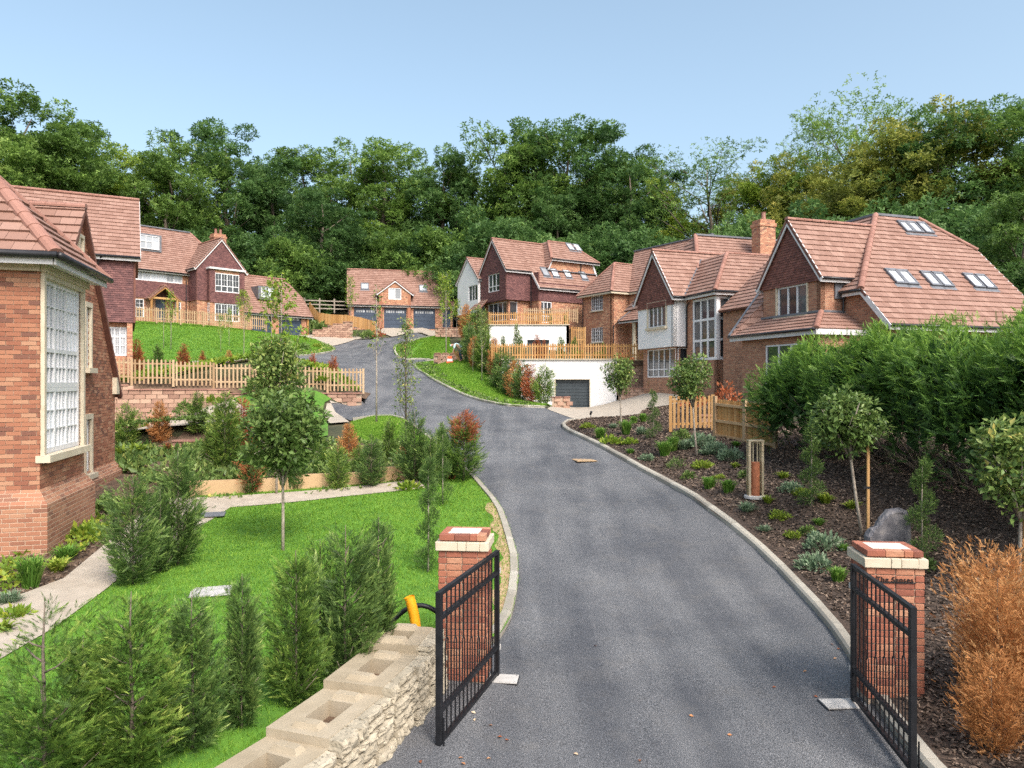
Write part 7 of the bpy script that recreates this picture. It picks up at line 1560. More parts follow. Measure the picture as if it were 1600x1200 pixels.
# ================================================================ left foreground conifers
L = [('wispy', 70, 1300, 930, 5.5, 1.3, 'sparse wispy conifer at the bottom left corner'), ('near1', 205, 1235, 915, 5.95, 1.25, 'bushy olive conifer at the bottom, left of the stone wall'), ('near4', 300, 1195, 915, 6.35, 1.15, 'olive conifer between the bushy one and the slim dark one'),
     ('near3', 378, 1165, 888, 6.75, .85, 'slim dark conifer behind the lowest coping block'), ('near2', 462, 1115, 852, 7.3, .95, 'dark narrow conifer behind the middle coping block'), ('near4', 540, 1072, 812, 7.9, 1.0, 'broad dark conifer behind the upper coping block'), ('near3', 592, 1040, 800, 8.3, .85, 'dark conifer nearest the yellow duct'), ('near1', 500, 1060, 835, 8.1, .8, 'thin conifer squeezed between two dark ones near the stone wall'), ('near2', 130, 1240, 985, 5.8, 1.1, 'low olive conifer between the wispy and bushy ones')]
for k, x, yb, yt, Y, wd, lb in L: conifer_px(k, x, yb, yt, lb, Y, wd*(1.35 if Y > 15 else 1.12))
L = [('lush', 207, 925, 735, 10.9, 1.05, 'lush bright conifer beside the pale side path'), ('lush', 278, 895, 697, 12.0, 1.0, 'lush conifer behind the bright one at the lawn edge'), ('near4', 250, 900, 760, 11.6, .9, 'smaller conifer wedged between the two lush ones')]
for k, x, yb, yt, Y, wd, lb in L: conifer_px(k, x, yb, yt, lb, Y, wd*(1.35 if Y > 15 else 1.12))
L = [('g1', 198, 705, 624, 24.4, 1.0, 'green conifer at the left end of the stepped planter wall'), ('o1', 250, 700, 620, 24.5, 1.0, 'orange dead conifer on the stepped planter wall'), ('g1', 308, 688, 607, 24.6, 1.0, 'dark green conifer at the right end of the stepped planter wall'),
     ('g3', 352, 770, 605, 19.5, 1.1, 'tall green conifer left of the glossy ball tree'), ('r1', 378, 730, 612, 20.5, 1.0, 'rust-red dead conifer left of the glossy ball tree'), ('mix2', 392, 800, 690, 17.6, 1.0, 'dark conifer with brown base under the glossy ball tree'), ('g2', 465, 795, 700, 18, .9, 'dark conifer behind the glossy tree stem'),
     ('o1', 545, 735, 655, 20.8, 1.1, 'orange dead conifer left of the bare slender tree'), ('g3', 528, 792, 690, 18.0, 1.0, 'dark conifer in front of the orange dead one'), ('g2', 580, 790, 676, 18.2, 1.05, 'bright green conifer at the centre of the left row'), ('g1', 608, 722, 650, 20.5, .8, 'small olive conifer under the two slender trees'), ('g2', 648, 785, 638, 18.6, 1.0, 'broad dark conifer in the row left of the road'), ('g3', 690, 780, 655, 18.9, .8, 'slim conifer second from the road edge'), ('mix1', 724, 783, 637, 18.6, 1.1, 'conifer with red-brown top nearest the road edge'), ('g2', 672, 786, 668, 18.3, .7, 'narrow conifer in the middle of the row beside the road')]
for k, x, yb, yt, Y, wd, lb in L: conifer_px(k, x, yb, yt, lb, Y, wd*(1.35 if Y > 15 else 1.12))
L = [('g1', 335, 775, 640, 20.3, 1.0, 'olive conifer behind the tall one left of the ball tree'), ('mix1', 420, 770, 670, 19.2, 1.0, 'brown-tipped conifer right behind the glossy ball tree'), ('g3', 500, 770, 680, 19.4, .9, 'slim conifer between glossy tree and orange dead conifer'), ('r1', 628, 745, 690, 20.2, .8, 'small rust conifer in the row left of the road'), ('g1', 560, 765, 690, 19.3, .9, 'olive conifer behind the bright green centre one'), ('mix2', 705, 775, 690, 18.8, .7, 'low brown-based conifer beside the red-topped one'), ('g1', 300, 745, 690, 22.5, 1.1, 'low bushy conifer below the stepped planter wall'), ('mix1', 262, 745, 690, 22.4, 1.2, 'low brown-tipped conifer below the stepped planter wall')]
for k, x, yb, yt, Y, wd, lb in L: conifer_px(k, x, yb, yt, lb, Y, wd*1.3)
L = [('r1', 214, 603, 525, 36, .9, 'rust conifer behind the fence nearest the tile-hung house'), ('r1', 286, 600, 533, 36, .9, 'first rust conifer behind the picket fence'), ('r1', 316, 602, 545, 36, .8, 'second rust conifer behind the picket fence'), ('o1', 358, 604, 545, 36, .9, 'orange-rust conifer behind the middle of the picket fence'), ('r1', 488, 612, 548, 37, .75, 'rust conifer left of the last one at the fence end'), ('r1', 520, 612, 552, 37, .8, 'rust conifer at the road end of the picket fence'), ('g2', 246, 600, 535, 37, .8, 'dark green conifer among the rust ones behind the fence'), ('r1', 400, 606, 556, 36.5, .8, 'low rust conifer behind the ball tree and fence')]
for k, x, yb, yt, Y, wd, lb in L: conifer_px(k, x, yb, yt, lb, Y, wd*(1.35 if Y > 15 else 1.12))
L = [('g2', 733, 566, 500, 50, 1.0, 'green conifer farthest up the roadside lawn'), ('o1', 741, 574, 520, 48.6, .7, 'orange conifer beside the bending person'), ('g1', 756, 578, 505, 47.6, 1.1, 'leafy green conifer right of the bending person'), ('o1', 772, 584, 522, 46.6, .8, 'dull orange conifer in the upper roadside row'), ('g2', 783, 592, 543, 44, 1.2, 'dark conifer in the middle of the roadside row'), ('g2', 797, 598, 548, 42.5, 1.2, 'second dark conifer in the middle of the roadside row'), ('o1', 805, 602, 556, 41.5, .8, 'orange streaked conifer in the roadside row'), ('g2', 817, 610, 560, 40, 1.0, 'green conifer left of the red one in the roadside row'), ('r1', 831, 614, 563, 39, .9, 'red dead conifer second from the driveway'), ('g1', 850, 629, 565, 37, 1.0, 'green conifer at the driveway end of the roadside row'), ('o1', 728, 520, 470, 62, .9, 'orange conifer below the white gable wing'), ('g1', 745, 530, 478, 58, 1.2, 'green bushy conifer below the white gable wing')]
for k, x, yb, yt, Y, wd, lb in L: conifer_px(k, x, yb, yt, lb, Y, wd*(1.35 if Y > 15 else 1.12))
for k, x, yt, Y, lb, z in (('g1', 786, 521, 49, 'small conifer on the white garage wall terrace, left end', zb_), ('g1', 876, 522, 49, 'small conifer on the terrace right of the red shrubs', zb_), ('r1', 838, 519, 49, 'red dead conifer on the terrace above the white garage wall', zb_), ('r1', 850, 527, 48, 'small red dead conifer right of the taller terrace one', zb_), ('g2', 812, 520, 48.5, 'green conifer on the terrace left of the red one', zb_), ('g1', 898, 523, 52, 'yellow-green conifer beside the hipped house wall', zb_), ('g1', 943, 532, 52, 'small conifer under the hipped house lower window', zb_), ('g2', 860, 488, 59.5, 'tiny conifer on the upper white wall, left', zc_), ('g2', 885, 486, 59.6, 'tiny conifer on the upper white wall, right', zc_)):
    P = Vector(((x-CX)/FPX*Y, Y, z)); conifer(k, P, max(.5, CZ-(yt-CY)/FPX*Y-z), lb, random.uniform(0, 6), .85)
conifer('dead', Vector((4.95, 7.5, z1(4.95, 7.5))), 1.45, 'large orange dead conifer beside the right gate pillar', 0, 1.05)
conifer('dead2', Vector((5.15, 6.55, z1(5.15, 6.55))), 1.2, 'orange dead conifer at the bottom right corner', 1, 1.1)
conifer('dead', Vector((4.4, 6.75, z1(4.4, 6.75))), 0.95, 'low orange dead conifer in front by the right gate', 2, 1.1)
conifer('dead2', Vector((5.75, 7.3, z1(5.75, 7.3))), 1.5, 'orange dead conifer cut by the right frame edge', 3, 1.1)
conifer('dead2', Vector((4.65, 5.85, z1(4.65, 5.85))), 0.9, 'orange dead conifer at the very bottom of the right corner', 4, 1.2)
conifer('dead', Vector((5.45, 8.1, z1(5.45, 8.1))), 1.5, 'orange dead conifer rising behind the others at bottom right', 5, 1.0)
# ================================================================ ball-headed standards
standard('glossy green ball-headed tree on a pale stem in the front lawn', 442, 866, 13.2, 757, 600, 68, 'laurel', 31, 0, .12, 1900)
standard('taller loose ball tree behind the glossy one', 432, 790, 17.5, 645, 520, 48, 'photinia', 32, 0, .12, 1500); sapling('yel', 440, 740, 428, 'yellow-leaved slender tree rising above the two ball trees', 24)
standard('small ball-headed tree before the white garage wall', 972, 690, 25, 618, 553, 27, 'photinia', 33, -.1, .1, 1000)
standard('ball-headed tree in front of the orange picket panel', 1090, 718, 20.6, 634, 549, 34, 'photinia', 34, -.2, .1, 1200)
standard('leaning ball-headed tree in the bark bed before the hedge', 1349, 842, 13.4, 712, 608, 56, 'laurel', 35, -.33, .11, 1400, True)
standard('ball-headed tree cut by the right frame edge', 1592, 935, 10.4, 812, 640, 72, 'photinia', 36, .05, .115, 1100, True)
# ================================================================ slender trees
S_ = [('bare', 588, 664, 445, 'bare slender tree trunk on the lawn left of the road', 29.2, 1.0), ('bushy', 634, 700, 500, 'slender upright twiggy tree beside the road edge conifers', 24, 1.2), ('yel', 267, 548, 452, 'yellow-leaved sapling before the far left porch', None, .8), ('bare', 256, 546, 470, 'thin bare sapling before the far left house', None, .8), ('yel', 345, 552, 490, 'small sapling left of the gable bay lawn', None, .8), ('yel', 358, 543, 480, 'small yellow sapling on the steep lawn', None, .8), ('yel2', 381, 560, 455, 'tall sapling right of the gable bay', None, .8), ('yel2', 424, 548, 440, 'leafy yellow sapling before the far left garage doors', None, 1.0), ('bare', 415, 540, 470, 'bare thin sapling left of the far garage door', None, .8),
      ('yel', 697, 566, 425, 'tall yellow-leaved sapling on the roadside lawn', None, .9), ('yel2', 691, 530, 428, 'yellow-leaved sapling before the right garage door', None, .8), ('yel2', 714, 530, 468, 'yellow-leaved sapling right of the garage block', None, .8), ('green', 753, 597, 482, 'leafy sapling in the roadside lawn before the white wing', None, .8), ('green', 807, 614, 510, 'thin sapling in the roadside lawn before the white wall', None, .7), ('yel', 548, 524, 430, 'yellow sapling before the left garage door', None, .9), ('bare', 739, 584, 530, 'short bare sapling near the bending person', None, .7), ('bare', 484, 537, 500, 'small bare sapling at the lawn point by the drive', None, .7)]
for k, x, yb, yt, lb, Y, wd in S_: sapling(k, x, yb, yt, lb, Y, wd)
# ================================================================ spirals
for a in ((1021, 694, 612, 23.5, 0, 'dark spiral topiary near the driveway in the bark bed', 1.1), (1268, 795, 658, 14.8, 1, 'tall thin spiral topiary right of the bollard light', 1.1), (1441, 868, 720, 12.3, 2, 'bright green spiral topiary beside the slate boulder', 1.0), (669, 918, 720, 12.4, 1, 'tall dark spiral topiary behind the left gate pillar', .9), (692, 815, 672, 16.6, 0, 'dark spiral topiary among the roadside conifers', .9)): spiral(*a)
# ================================================================ bed plants
for a in (('grass', 938, 688, 'rounded grass tuft near the kerb nose', 1.3), ('lime', 918, 672, 'low lime shrub at the kerb nose', 1.0), ('sage2', 958, 672, 'grey lavender near the driveway edge', 1.1), ('tall', 978, 682, 'upright grass clump beside the small ball tree', 1.2), ('leafy', 955, 697, 'broad bright hosta leaves beside the kerb', .9), ('leafy', 985, 697, 'second broad hosta under the small ball tree', .7), ('sage2', 1003, 682, 'grey lavender beside the dark spiral', 1.3), ('grass', 1005, 662, 'leafy tuft at the driveway side of the bed', 1.1),
          ('tall', 1038, 716, 'tall arching grass in front of the dark spiral', 1.15), ('tall', 1052, 708, 'second arching grass beside the tall one', 1.0), ('sage2', 1068, 705, 'grey-green lavender below the orange picket panel', 1.5), ('sage', 1118, 712, 'grey shrub right of the ball tree stem', 1.2), ('sage', 1140, 722, 'low grey shrub below the close-board fence', 1.1), ('sage', 1095, 700, 'grey-green shrub at the foot of the picket panel', 1.3), ('lime', 1098, 735, 'lime green low shrub in the middle of the bark bed', 1.0), ('grass', 1108, 768, 'bright grass tuft near the kerb', 1.0), ('grass', 1138, 774, 'second bright grass tuft near the kerb', 1.0), ('dark', 1056, 735, 'small dark shrub behind the kerb', .9),
          ('sage2', 1168, 803, 'small lavender in front of the bollard light', 1.0), ('lime', 1216, 815, 'lime mound in the middle of the near bark bed', .75), ('lime', 1240, 845, 'pale lime mound nearer the gate', .6), ('sage', 1285, 862, 'silver shrub left of the leaning tree stem', 1.1), ('sage', 1275, 893, 'silver shrub nearest the right gate pillar', .95), ('grass', 1310, 915, 'grass clump right behind the right gate', .8), ('grass2', 1280, 825, 'thin grass tuft by the leaning tree', .7), ('sage', 1237, 772, 'grey shrub right of the bollard base', .8), ('lime', 1252, 778, 'lime shrub right of the bollard base', .7), ('green', 1168, 750, 'dark leafy plant left of the bollard', .7), ('fern', 1200, 790, 'small fern below the thin spiral', .6), ('fern', 1225, 752, 'fern under the tall hedge edge', .7), ('grass2', 1150, 700, 'thin grass at the foot of the close-board fence', .8), ('green', 1440, 895, 'leafy plant behind the right gate pillar', .7), ('fern', 1290, 790, 'fern at the foot of the thin spiral', .8)): plant(*a)
for a in (('tall', 48, 895, 'large fountain grass against the near brick house', 1.0, 10.6), ('grass2', 102, 868, 'purple-grey grass by the plinth corner', 1.2, 12.0), ('leafy', 132, 838, 'broad-leaved plant beside the spike light', .9, 13.4), ('fern', 90, 880, 'low fern at the path edge by the house', .8, 11.4), ('sage2', 15, 905, 'blue-grey grass at the left frame edge', .9, 9.9), ('leafy', 22, 940, 'broad bright plant along the path edge', .5, 9.4), ('fern', 4, 965, 'fern at the lower left path edge', .6, 8.9), ('green', 165, 800, 'dark shrub at the far end of the house border', 1.0, 15.5), ('fern', 185, 720, 'yellow spiky plant below the planter wall', 1.6, 22.0), ('fern', 215, 725, 'second yellow spiky plant below the planter wall', 1.6, 22.2), ('leafy', 370, 765, 'large-leaved plant spilling over the sleepers', 1.1, 18.2), ('leafy', 605, 750, 'bright leafy plant behind the sleepers', .9, 18.9), ('leafy', 625, 740, 'leafy plant under the row conifers', 1.0, 19.2), ('green', 500, 760, 'low shrub behind the sleepers', 1.0, 18.6), ('leafy', 640, 788, 'low bright plants at the lawn edge below the row', .8, 17.9),
          ('leafy', 212, 598, 'leafy shrub on the long block wall, left', 1.6, 33.2), ('green', 290, 606, 'leafy shrub hanging over the long block wall', 1.8, 33.6), ('leafy', 330, 608, 'pale leafy shrub hanging over the long block wall', 1.5, 34), ('green', 400, 612, 'dark shrub above the block wall behind the ball tree', 2.0, 34), ('leafy', 505, 614, 'low green plants at the fence end', 1.3, 36), ('lime', 495, 545, 'lime plants at the lawn point', 1.4, 60), ('green', 475, 548, 'green plants along the steep lawn kerb', 1.6, 56), ('green', 575, 522, 'low shrub at the curved fence foot', 2.2, 70), ('red', 592, 522, 'reddish low shrub at the curved fence foot', 2.2, 70), ('dark', 556, 515, 'dark low shrub on the bank by the curved fence', 2.4, 71), ('green', 492, 502, 'ivy bush beside the far left garage', 4.0, 72.5)): plant(a[0], a[1], a[2], a[3], a[4], a[5])
for a in (('grass', 1020, 606, 'grassy plants on the sandstone wall before the white gabled house', 1.6, 42.3, 3.15), ('green', 1040, 604, 'low shrubs at the white gabled house wall', 1.4, 41.5, 3.2), ('red', 1085, 612, 'reddish shrub beyond the orange picket panel', 1.8, 27, 2.55), ('red', 1135, 600, 'reddish shrub behind the close-board fence', 1.8, 27, 2.75), ('red', 975, 545, 'red shrub by the porch column', 2.5, 53, 4.9), ('fern', 905, 548, 'yellow plants behind the terrace fence', 2.2, 46, 4.9), ('fern', 935, 548, 'second yellow plants behind the terrace fence', 2.2, 46.5, 4.9), ('fern', 780, 560, 'yellow plants behind the terrace fence, left', 2.0, 45.5, 4.9)): plant(*a[:4], a[4], a[5], 'plant', a[6])
# ================================================================ tall hedge on the right
def hedge(name, label, pts, half, top, N, seed, skirt=.55):
    """a tall conifer hedge: sprays over an uneven rounded section, bare brown stems under the skirt"""
    g = np.random.default_rng(seed); L = [Vector(p) for p in pts]; acc = [0]
    for a, b in zip(L, L[1:]): acc.append(acc[-1]+(b-a).length)
    tot = acc[-1]; s = g.random(N)*tot; X = np.interp(s, acc, [p.x for p in L]); Y = np.interp(s, acc, [p.y for p in L])
    dx = np.interp(np.clip(s+.3, 0, tot), acc, [p.x for p in L])-np.interp(np.clip(s-.3, 0, tot), acc, [p.x for p in L]); dy = np.interp(np.clip(s+.3, 0, tot), acc, [p.y for p in L])-np.interp(np.clip(s-.3, 0, tot), acc, [p.y for p in L])
    ln = np.hypot(dx, dy); nx_, ny_ = dy/ln, -dx/ln; zb2 = zf(X, Y)
    th = g.random(N)**.8*np.pi*1.02-.02*np.pi                       # 0 front foot .. pi back foot
    bump_ = 1+.1*np.sin(2.1*s+3*th+seed)+.08*np.sin(4.7*s-5*th)+.07*np.sin(9*s+8*th)+.05*np.sin(17*s-11*th)
    hgt = (np.interp(s, acc, top)-zb2); e = .42
    cx = np.sign(np.cos(th))*np.abs(np.cos(th))**e*half*bump_; cz = np.abs(np.sin(th))**e*hgt*(.95+.07*np.sin(3.3*s)+.05*np.sin(7*s+2))
    end = np.clip(np.minimum(s, tot-s)/.9, .12, 1)**.5
    dep = 1-.22*g.random(N)**2
    low = np.clip(cz/(skirt*hgt), 0, 1); shrink = .85+.15*low
    px_ = X+nx_*cx*dep*end*shrink; py_ = Y+ny_*cx*dep*end*shrink; pz_ = zb2+cz*dep*(.55+.45*end)
    keep = (cz > .22) & (g.random(N) < .25+.75*np.clip(cz/(skirt*hgt), 0, 1)**.8)
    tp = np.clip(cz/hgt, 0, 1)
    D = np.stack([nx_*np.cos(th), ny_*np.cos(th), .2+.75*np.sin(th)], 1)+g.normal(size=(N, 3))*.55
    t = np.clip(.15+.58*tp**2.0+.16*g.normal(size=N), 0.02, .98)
    P = np.stack([px_, py_, pz_], 1)[keep]; D = D[keep]; t = t[keep]; n_ = len(P); c0 = Vector((L[0].x, L[0].y, z1(L[0].x, L[0].y)))
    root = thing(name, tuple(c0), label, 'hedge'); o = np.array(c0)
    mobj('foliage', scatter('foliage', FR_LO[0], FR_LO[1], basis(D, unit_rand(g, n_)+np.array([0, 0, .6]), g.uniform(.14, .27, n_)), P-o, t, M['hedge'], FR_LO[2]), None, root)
    mb = MB(); q = random.Random(seed); core = []
    for k in range(int(tot*5)):
        s0 = q.random()*tot; x = np.interp(s0, acc, [p.x for p in L]); y = np.interp(s0, acc, [p.y for p in L]); z = z1(x, y)
        for j in range(3):
            a = q.uniform(0, 6.28); r_ = q.uniform(.4, 1.1)*half; h_ = q.uniform(.8, 2.0); mb.tube([(x, y, z-.1), (x+math.cos(a)*r_*.45, y+math.sin(a)*r_*.45, z+h_*.4), (x+math.cos(a)*r_, y+math.sin(a)*r_, z+h_)], [.03, .018, .004], 5, False)
    mb.build('stems', M['bark'], root)
    # dark inner core keeps daylight from leaking straight through
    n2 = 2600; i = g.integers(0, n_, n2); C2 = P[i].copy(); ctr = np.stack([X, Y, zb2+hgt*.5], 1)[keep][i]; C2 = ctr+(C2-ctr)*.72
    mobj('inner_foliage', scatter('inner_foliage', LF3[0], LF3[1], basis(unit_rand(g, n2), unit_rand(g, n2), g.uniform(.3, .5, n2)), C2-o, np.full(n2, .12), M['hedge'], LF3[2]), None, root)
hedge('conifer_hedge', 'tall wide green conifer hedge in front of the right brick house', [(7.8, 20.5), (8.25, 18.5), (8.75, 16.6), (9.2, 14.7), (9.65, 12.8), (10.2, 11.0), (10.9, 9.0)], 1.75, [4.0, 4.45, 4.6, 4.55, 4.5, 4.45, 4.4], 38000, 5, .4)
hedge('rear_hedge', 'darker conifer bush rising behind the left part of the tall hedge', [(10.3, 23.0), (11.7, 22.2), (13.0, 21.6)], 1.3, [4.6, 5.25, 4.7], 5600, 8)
# ================================================================ ground cover
PATH = [(-6.1, 12.0), (-5.85, 10.6), (-5.62, 9.0), (-5.6, 7.4), (-6.4, 5.1), (-7.6, 6.6), (-7.05, 8.6), (-6.7, 11.0), (-7.3, 13.5), (-8.1, 16.8), (-6.9, 17.1), (-4.3, 18.0), (-2.4, 18.8), (-2.1, 17.95), (-4, 17.25), (-6.2, 16.2)]
def grass(name, poly, N, h, seed, label):
    g = np.random.default_rng(seed); P_ = np.array(poly); x = g.uniform(P_[:, 0].min(), P_[:, 0].max(), N*3); y = g.uniform(P_[:, 1].min(), P_[:, 1].max(), N*3); k = inside(poly, x, y) & ~inside(PATH, x, y); x, y = x[k][:N], y[k][:N]; n_ = len(x)
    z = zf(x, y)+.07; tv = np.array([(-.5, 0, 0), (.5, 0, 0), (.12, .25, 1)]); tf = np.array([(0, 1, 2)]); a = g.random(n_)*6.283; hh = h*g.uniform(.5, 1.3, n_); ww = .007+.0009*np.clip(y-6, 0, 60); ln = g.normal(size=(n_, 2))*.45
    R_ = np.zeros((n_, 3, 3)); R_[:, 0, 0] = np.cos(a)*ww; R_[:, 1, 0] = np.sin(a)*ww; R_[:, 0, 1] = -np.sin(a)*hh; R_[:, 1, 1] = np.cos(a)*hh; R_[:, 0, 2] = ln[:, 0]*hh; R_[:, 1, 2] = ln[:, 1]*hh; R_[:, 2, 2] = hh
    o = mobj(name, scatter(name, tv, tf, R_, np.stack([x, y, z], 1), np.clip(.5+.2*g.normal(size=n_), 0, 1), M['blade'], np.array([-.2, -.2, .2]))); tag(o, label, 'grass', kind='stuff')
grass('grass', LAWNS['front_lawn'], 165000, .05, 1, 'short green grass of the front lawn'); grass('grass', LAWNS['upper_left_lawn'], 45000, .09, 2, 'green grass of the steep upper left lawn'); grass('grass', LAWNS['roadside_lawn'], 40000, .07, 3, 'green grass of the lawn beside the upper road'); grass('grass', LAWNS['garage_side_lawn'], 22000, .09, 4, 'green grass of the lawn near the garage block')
def chips(name, poly, N, seed, label, mat='chip', s=(.011, .034)):
    g = np.random.default_rng(seed); P_ = np.array(poly); y = P_[:, 1].min()+(P_[:, 1].max()-P_[:, 1].min())*g.random(N*4)**2; x = g.uniform(P_[:, 0].min(), P_[:, 0].max(), N*4); k = inside(poly, x, y); x, y = x[k], y[k]; kr = np.array(cKR); k = np.concatenate([np.sqrt(((np.stack([x[i:i+4000], y[i:i+4000]], 1)[:, None]-kr[None])**2).sum(2)).min(1) for i in range(0, len(x), 4000)]) > .26; x, y = x[k][:N], y[k][:N]; n_ = len(x)
    tv = np.array([(-1, -.35, 0), (1, -.4, .05), (.9, .4, .0), (-.9, .35, .12)]); tf = np.array([(0, 1, 2), (0, 2, 3)]); D = g.normal(size=(n_, 3))*np.array([1, 1, .3]); up = g.normal(size=(n_, 3))*.35+np.array([0, 0, 1.])
    o = mobj(name, scatter(name, tv, tf, basis(D, up, g.uniform(*s, n_)*(1+.03*np.clip(y-8, 0, 30))), np.stack([x, y, zf(x, y)+.085], 1), g.random(n_), M[mat])); tag(o, label, 'bark chips', kind='stuff')
chips('bark_chips', bed, 75000, 1, 'brown bark chips covering the right-hand bed')
# weeds and low green growth along kerb edges
def fringe(name, line, off, N, seed, mat, label, h=.09, w=.5):
    g = np.random.default_rng(seed); L_ = np.array(line); i = g.integers(0, len(L_)-1, N); t = g.random(N)[:, None]; p = L_[i]*(1-t)+L_[i+1]*t; d = L_[i+1]-L_[i]; d /= np.linalg.norm(d, axis=1, keepdims=True)+1e-9; nn = np.stack([-d[:, 1], d[:, 0]], 1)*off; p = p+nn*(.18+w*g.random(N)[:, None]**1.3)
    cl = np.sin(p[:, 0]*5+p[:, 1]*3)+np.sin(p[:, 1]*7-p[:, 0]*2); k = cl > .1; p = p[k]; n_ = len(p)
    D = g.normal(size=(n_, 3))+np.array([0, 0, .8]); o = mobj(name, scatter(name, LF1[0], LF1[1], basis(D, unit_rand(g, n_)+np.array([0, 0, .5]), h*g.uniform(.5, 1.5, n_)), np.stack([p[:, 0], p[:, 1], zf(p[:, 0], p[:, 1])+.08+.05*g.random(n_)], 1), np.clip(.5+.25*g.normal(size=n_), 0, 1), M[mat], LF1[2])); tag(o, label, 'weeds', kind='stuff')
fringe('weeds', cKLR, -1, 3800, 1, 'laurel', 'low weeds along the kerb of the roadside lawn', .13, .9); fringe('weeds', cKC, 1, 2500, 2, 'photinia', 'low weeds along the upper left lawn kerb', .14, .8)
sheet('bare_edge', [tuple(Vector(p)+Vector((-.13, 0))) for p in cKL[:22]]+[tuple(Vector(p)+Vector((-.33-.08*math.sin(i*1.7), 0))) for i, p in reversed(list(enumerate(cKL[:22])))], .082, M['edge_soil'] if 'edge_soil' in M else mk('edge_soil', [(.3, (.3, .19, .1)), (.7, (.46, .33, .2))], 8, .95, .4, 40, world=True), .3)
# border growth by the near house
chips('border_litter', [(-7.05, 8.6), (-6.7, 11.0), (-7.3, 13.5), (-8.1, 16.8), (-9.8, 20), (-8.6, 14), (-8.2, 12), (-9, 8)], 4000, 3, 'leaf litter in the border by the near brick house')
fringe('border_weeds', [(-7.35, 8.0), (-6.75, 11.0), (-7.35, 13.5), (-8.2, 16.8)], 1, 2600, 4, 'leaf_y', 'low leafy weeds in the border by the near brick house', .1, .9)
# ================================================================ the bending person
def person():
    P0 = px(721, 560, 50.6); base = Vector((P0.x, P0.y, z1(P0.x, P0.y)+.08)); root = thing('person', tuple(base), 'person in navy trousers and pale teal top bending over boards', 'person')
    J = {'pel': (0, 0, .92), 'kl': (-.06, -.14, .5), 'al': (.02, -.16, .08), 'tl': (-.14, -.17, .03), 'kr': (-.1, .14, .5), 'ar': (-.02, .16, .08), 'tr': (-.18, .17, .03), 'sp': (-.2, 0, 1.1), 'ch': (-.42, 0, 1.16), 'nk': (-.56, 0, 1.14), 'hd': (-.68, 0, 1.1), 'ht': (-.8, 0, 1.05), 'sl': (-.44, -.19, 1.12), 'el': (-.5, -.23, .83), 'hl': (-.58, -.17, .6), 'fl': (-.6, -.15, .5), 'sr': (-.44, .19, 1.12), 'er': (-.5, .23, .83), 'hr': (-.58, .17, .6), 'fr': (-.6, .15, .5)}
    R = {'pel': .15, 'kl': .068, 'al': .045, 'tl': .04, 'kr': .068, 'ar': .045, 'tr': .04, 'sp': .14, 'ch': .15, 'nk': .06, 'hd': .1, 'ht': .075, 'sl': .07, 'el': .048, 'hl': .034, 'fl': .026, 'sr': .07, 'er': .048, 'hr': .034, 'fr': .026}
    E = [('pel', 'kl'), ('kl', 'al'), ('al', 'tl'), ('pel', 'kr'), ('kr', 'ar'), ('ar', 'tr'), ('pel', 'sp'), ('sp', 'ch'), ('ch', 'nk'), ('nk', 'hd'), ('hd', 'ht'), ('ch', 'sl'), ('sl', 'el'), ('el', 'hl'), ('hl', 'fl'), ('ch', 'sr'), ('sr', 'er'), ('er', 'hr'), ('hr', 'fr')]
    def body(name, edges, rs, add, mat, par):
        ks = list(dict.fromkeys(k for e in edges for k in e)); me = bpy.data.meshes.new(name); me.from_pydata([J[k] for k in ks], [(ks.index(a), ks.index(b)) for a, b in edges], []); o = mobj(name, me, M[mat], par); m_ = o.modifiers.new('skin', 'SKIN'); m_.use_smooth_shade = True
        sv = me.skin_vertices[0] if me.skin_vertices else None
        if sv is None: bpy.context.view_layer.objects.active = o; me.attributes; 
        for i, k in enumerate(ks):
            if me.skin_vertices: me.skin_vertices[0].data[i].radius = (rs[k]+add, rs[k]+add)
        if me.skin_vertices: me.skin_vertices[0].data[0].use_root = True
        s = o.modifiers.new('sub', 'SUBSURF'); s.levels = s.render_levels = 2; return o
    b = body('body', E, R, 0, 'skin', root)
    body('trousers', [e for e in E if e[0] in ('pel', 'kl', 'kr') and e[1] in ('kl', 'al', 'kr', 'ar')], R, .022, 'cloth_navy', root); body('top', [('sp', 'pel')] and [('sp', 'ch'), ('ch', 'sl'), ('sl', 'el'), ('ch', 'sr'), ('sr', 'er'), ('pel', 'sp')], R, .025, 'cloth_pale', root); body('cap', [('hd', 'ht')], R, .02, 'cloth_pale', root)
person()
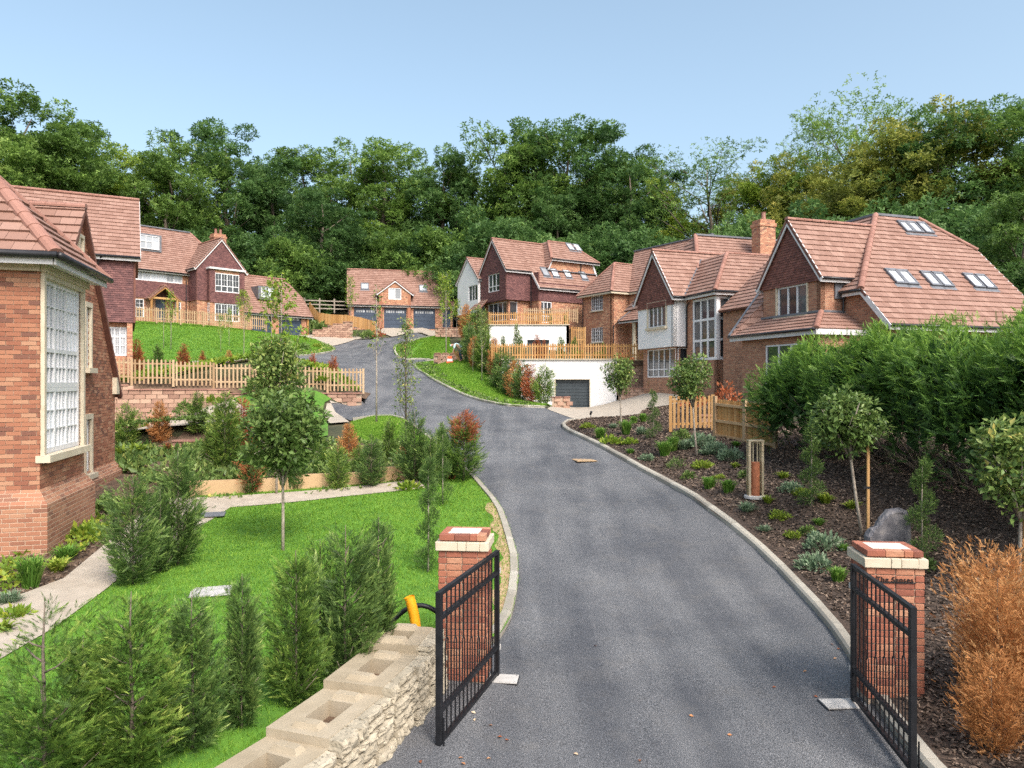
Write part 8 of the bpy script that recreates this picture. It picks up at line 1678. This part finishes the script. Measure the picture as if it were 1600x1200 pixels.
# weeds and ground plants behind the front picket fence, in the planting bed and along the row of conifers
def patch(name, poly, N, seed, mat, label, h, zo=.1, tmpl=LF1):
    g = np.random.default_rng(seed); P_ = np.array(poly); x = g.uniform(P_[:, 0].min(), P_[:, 0].max(), N*4); y = g.uniform(P_[:, 1].min(), P_[:, 1].max(), N*4); k = inside(poly, x, y) & ((np.sin(x*2.3+y)+np.sin(y*3.1-x*1.3)+g.normal(size=len(x))*.7) > -.2); x, y = x[k][:N], y[k][:N]; n_ = len(x)
    D = g.normal(size=(n_, 3))+np.array([0, 0, 1.0]); o = mobj(name, scatter(name, tmpl[0], tmpl[1], basis(D, unit_rand(g, n_)+np.array([0, 0, .6]), h*g.uniform(.5, 1.4, n_)), np.stack([x, y, zf(x, y)+zo+h*.6*g.random(n_)], 1), np.clip(.5+.24*g.normal(size=n_), 0, 1), M[mat], tmpl[2])); tag(o, label, 'ground cover', kind='stuff')
patch('ground_cover', [(-19, 33.2), (-7.6, 36.9), (-8.3, 38.2), (-19, 35)], 5200, 11, 'leaf_y', 'yellow-green plants growing behind the front picket fence', .2)
patch('ground_cover', [(S0.x, S0.y+.2), (S1.x, S1.y+.2), (-1.3, 20.5), (-3, 22.3), (-6.2, 23.2), (-9.2, 23.2), (-9.8, 20)], 5200, 12, 'laurel', 'leafy ground cover in the bed behind the sleeper edging', .16, .3)
patch('ground_cover', [(S0.x+.3, S0.y-.25), (S1.x, S1.y-.25), (S1.x, S1.y-.6), (S0.x+.3, S0.y-.6)], 700, 13, 'photinia', 'weeds at the foot of the sleeper edging', .1, .08)

for a in (('grass2', 985, 712, 'thin grass near the kerb below the small ball tree', .8), ('sage', 1012, 722, 'small silver mound near the kerb', .7), ('green', 1075, 752, 'small leafy plant near the kerb middle', .6), ('lime', 1125, 752, 'lime mound between the grass tufts and bollard', .6), ('fern', 1150, 735, 'fern left of the bollard light', .6), ('sage2', 1195, 835, 'little lavender beside the kerb', .7), ('green', 1262, 838, 'low leafy plant left of the silver shrubs', .5), ('grass2', 1318, 865, 'thin grass at the leaning tree foot', .6), ('fern', 1330, 800, 'fern behind the leaning tree stem', .7), ('green', 1420, 905, 'small leafy plant in the bark right of the boulder', .5), ('sage2', 1105, 715, 'lavender left of the low grey shrubs', 1.0), ('green', 1065, 690, 'dark leafy plant at the picket panel corner', 1.0), ('grass', 990, 665, 'grass tuft at the driveway edge of the bark bed', 1.0)): plant(*a)

patch('ground_cover', [(-8.1, 17.2), (-8.9, 20.8), (-9.0, 23.7), (-14.4, 23.7), (-13.8, 20.6), (-10.4, 20.0)], 3600, 14, 'photinia', 'leafy plants below the stepped planter wall beside the near house', .2, .1)
patch('ground_cover', [(-14.4, 24.1), (-9.0, 24.1), (-9.0, 24.6), (-14.4, 24.6)], 900, 15, 'laurel', 'low leaves along the top of the stepped planter wall', .12, .9)
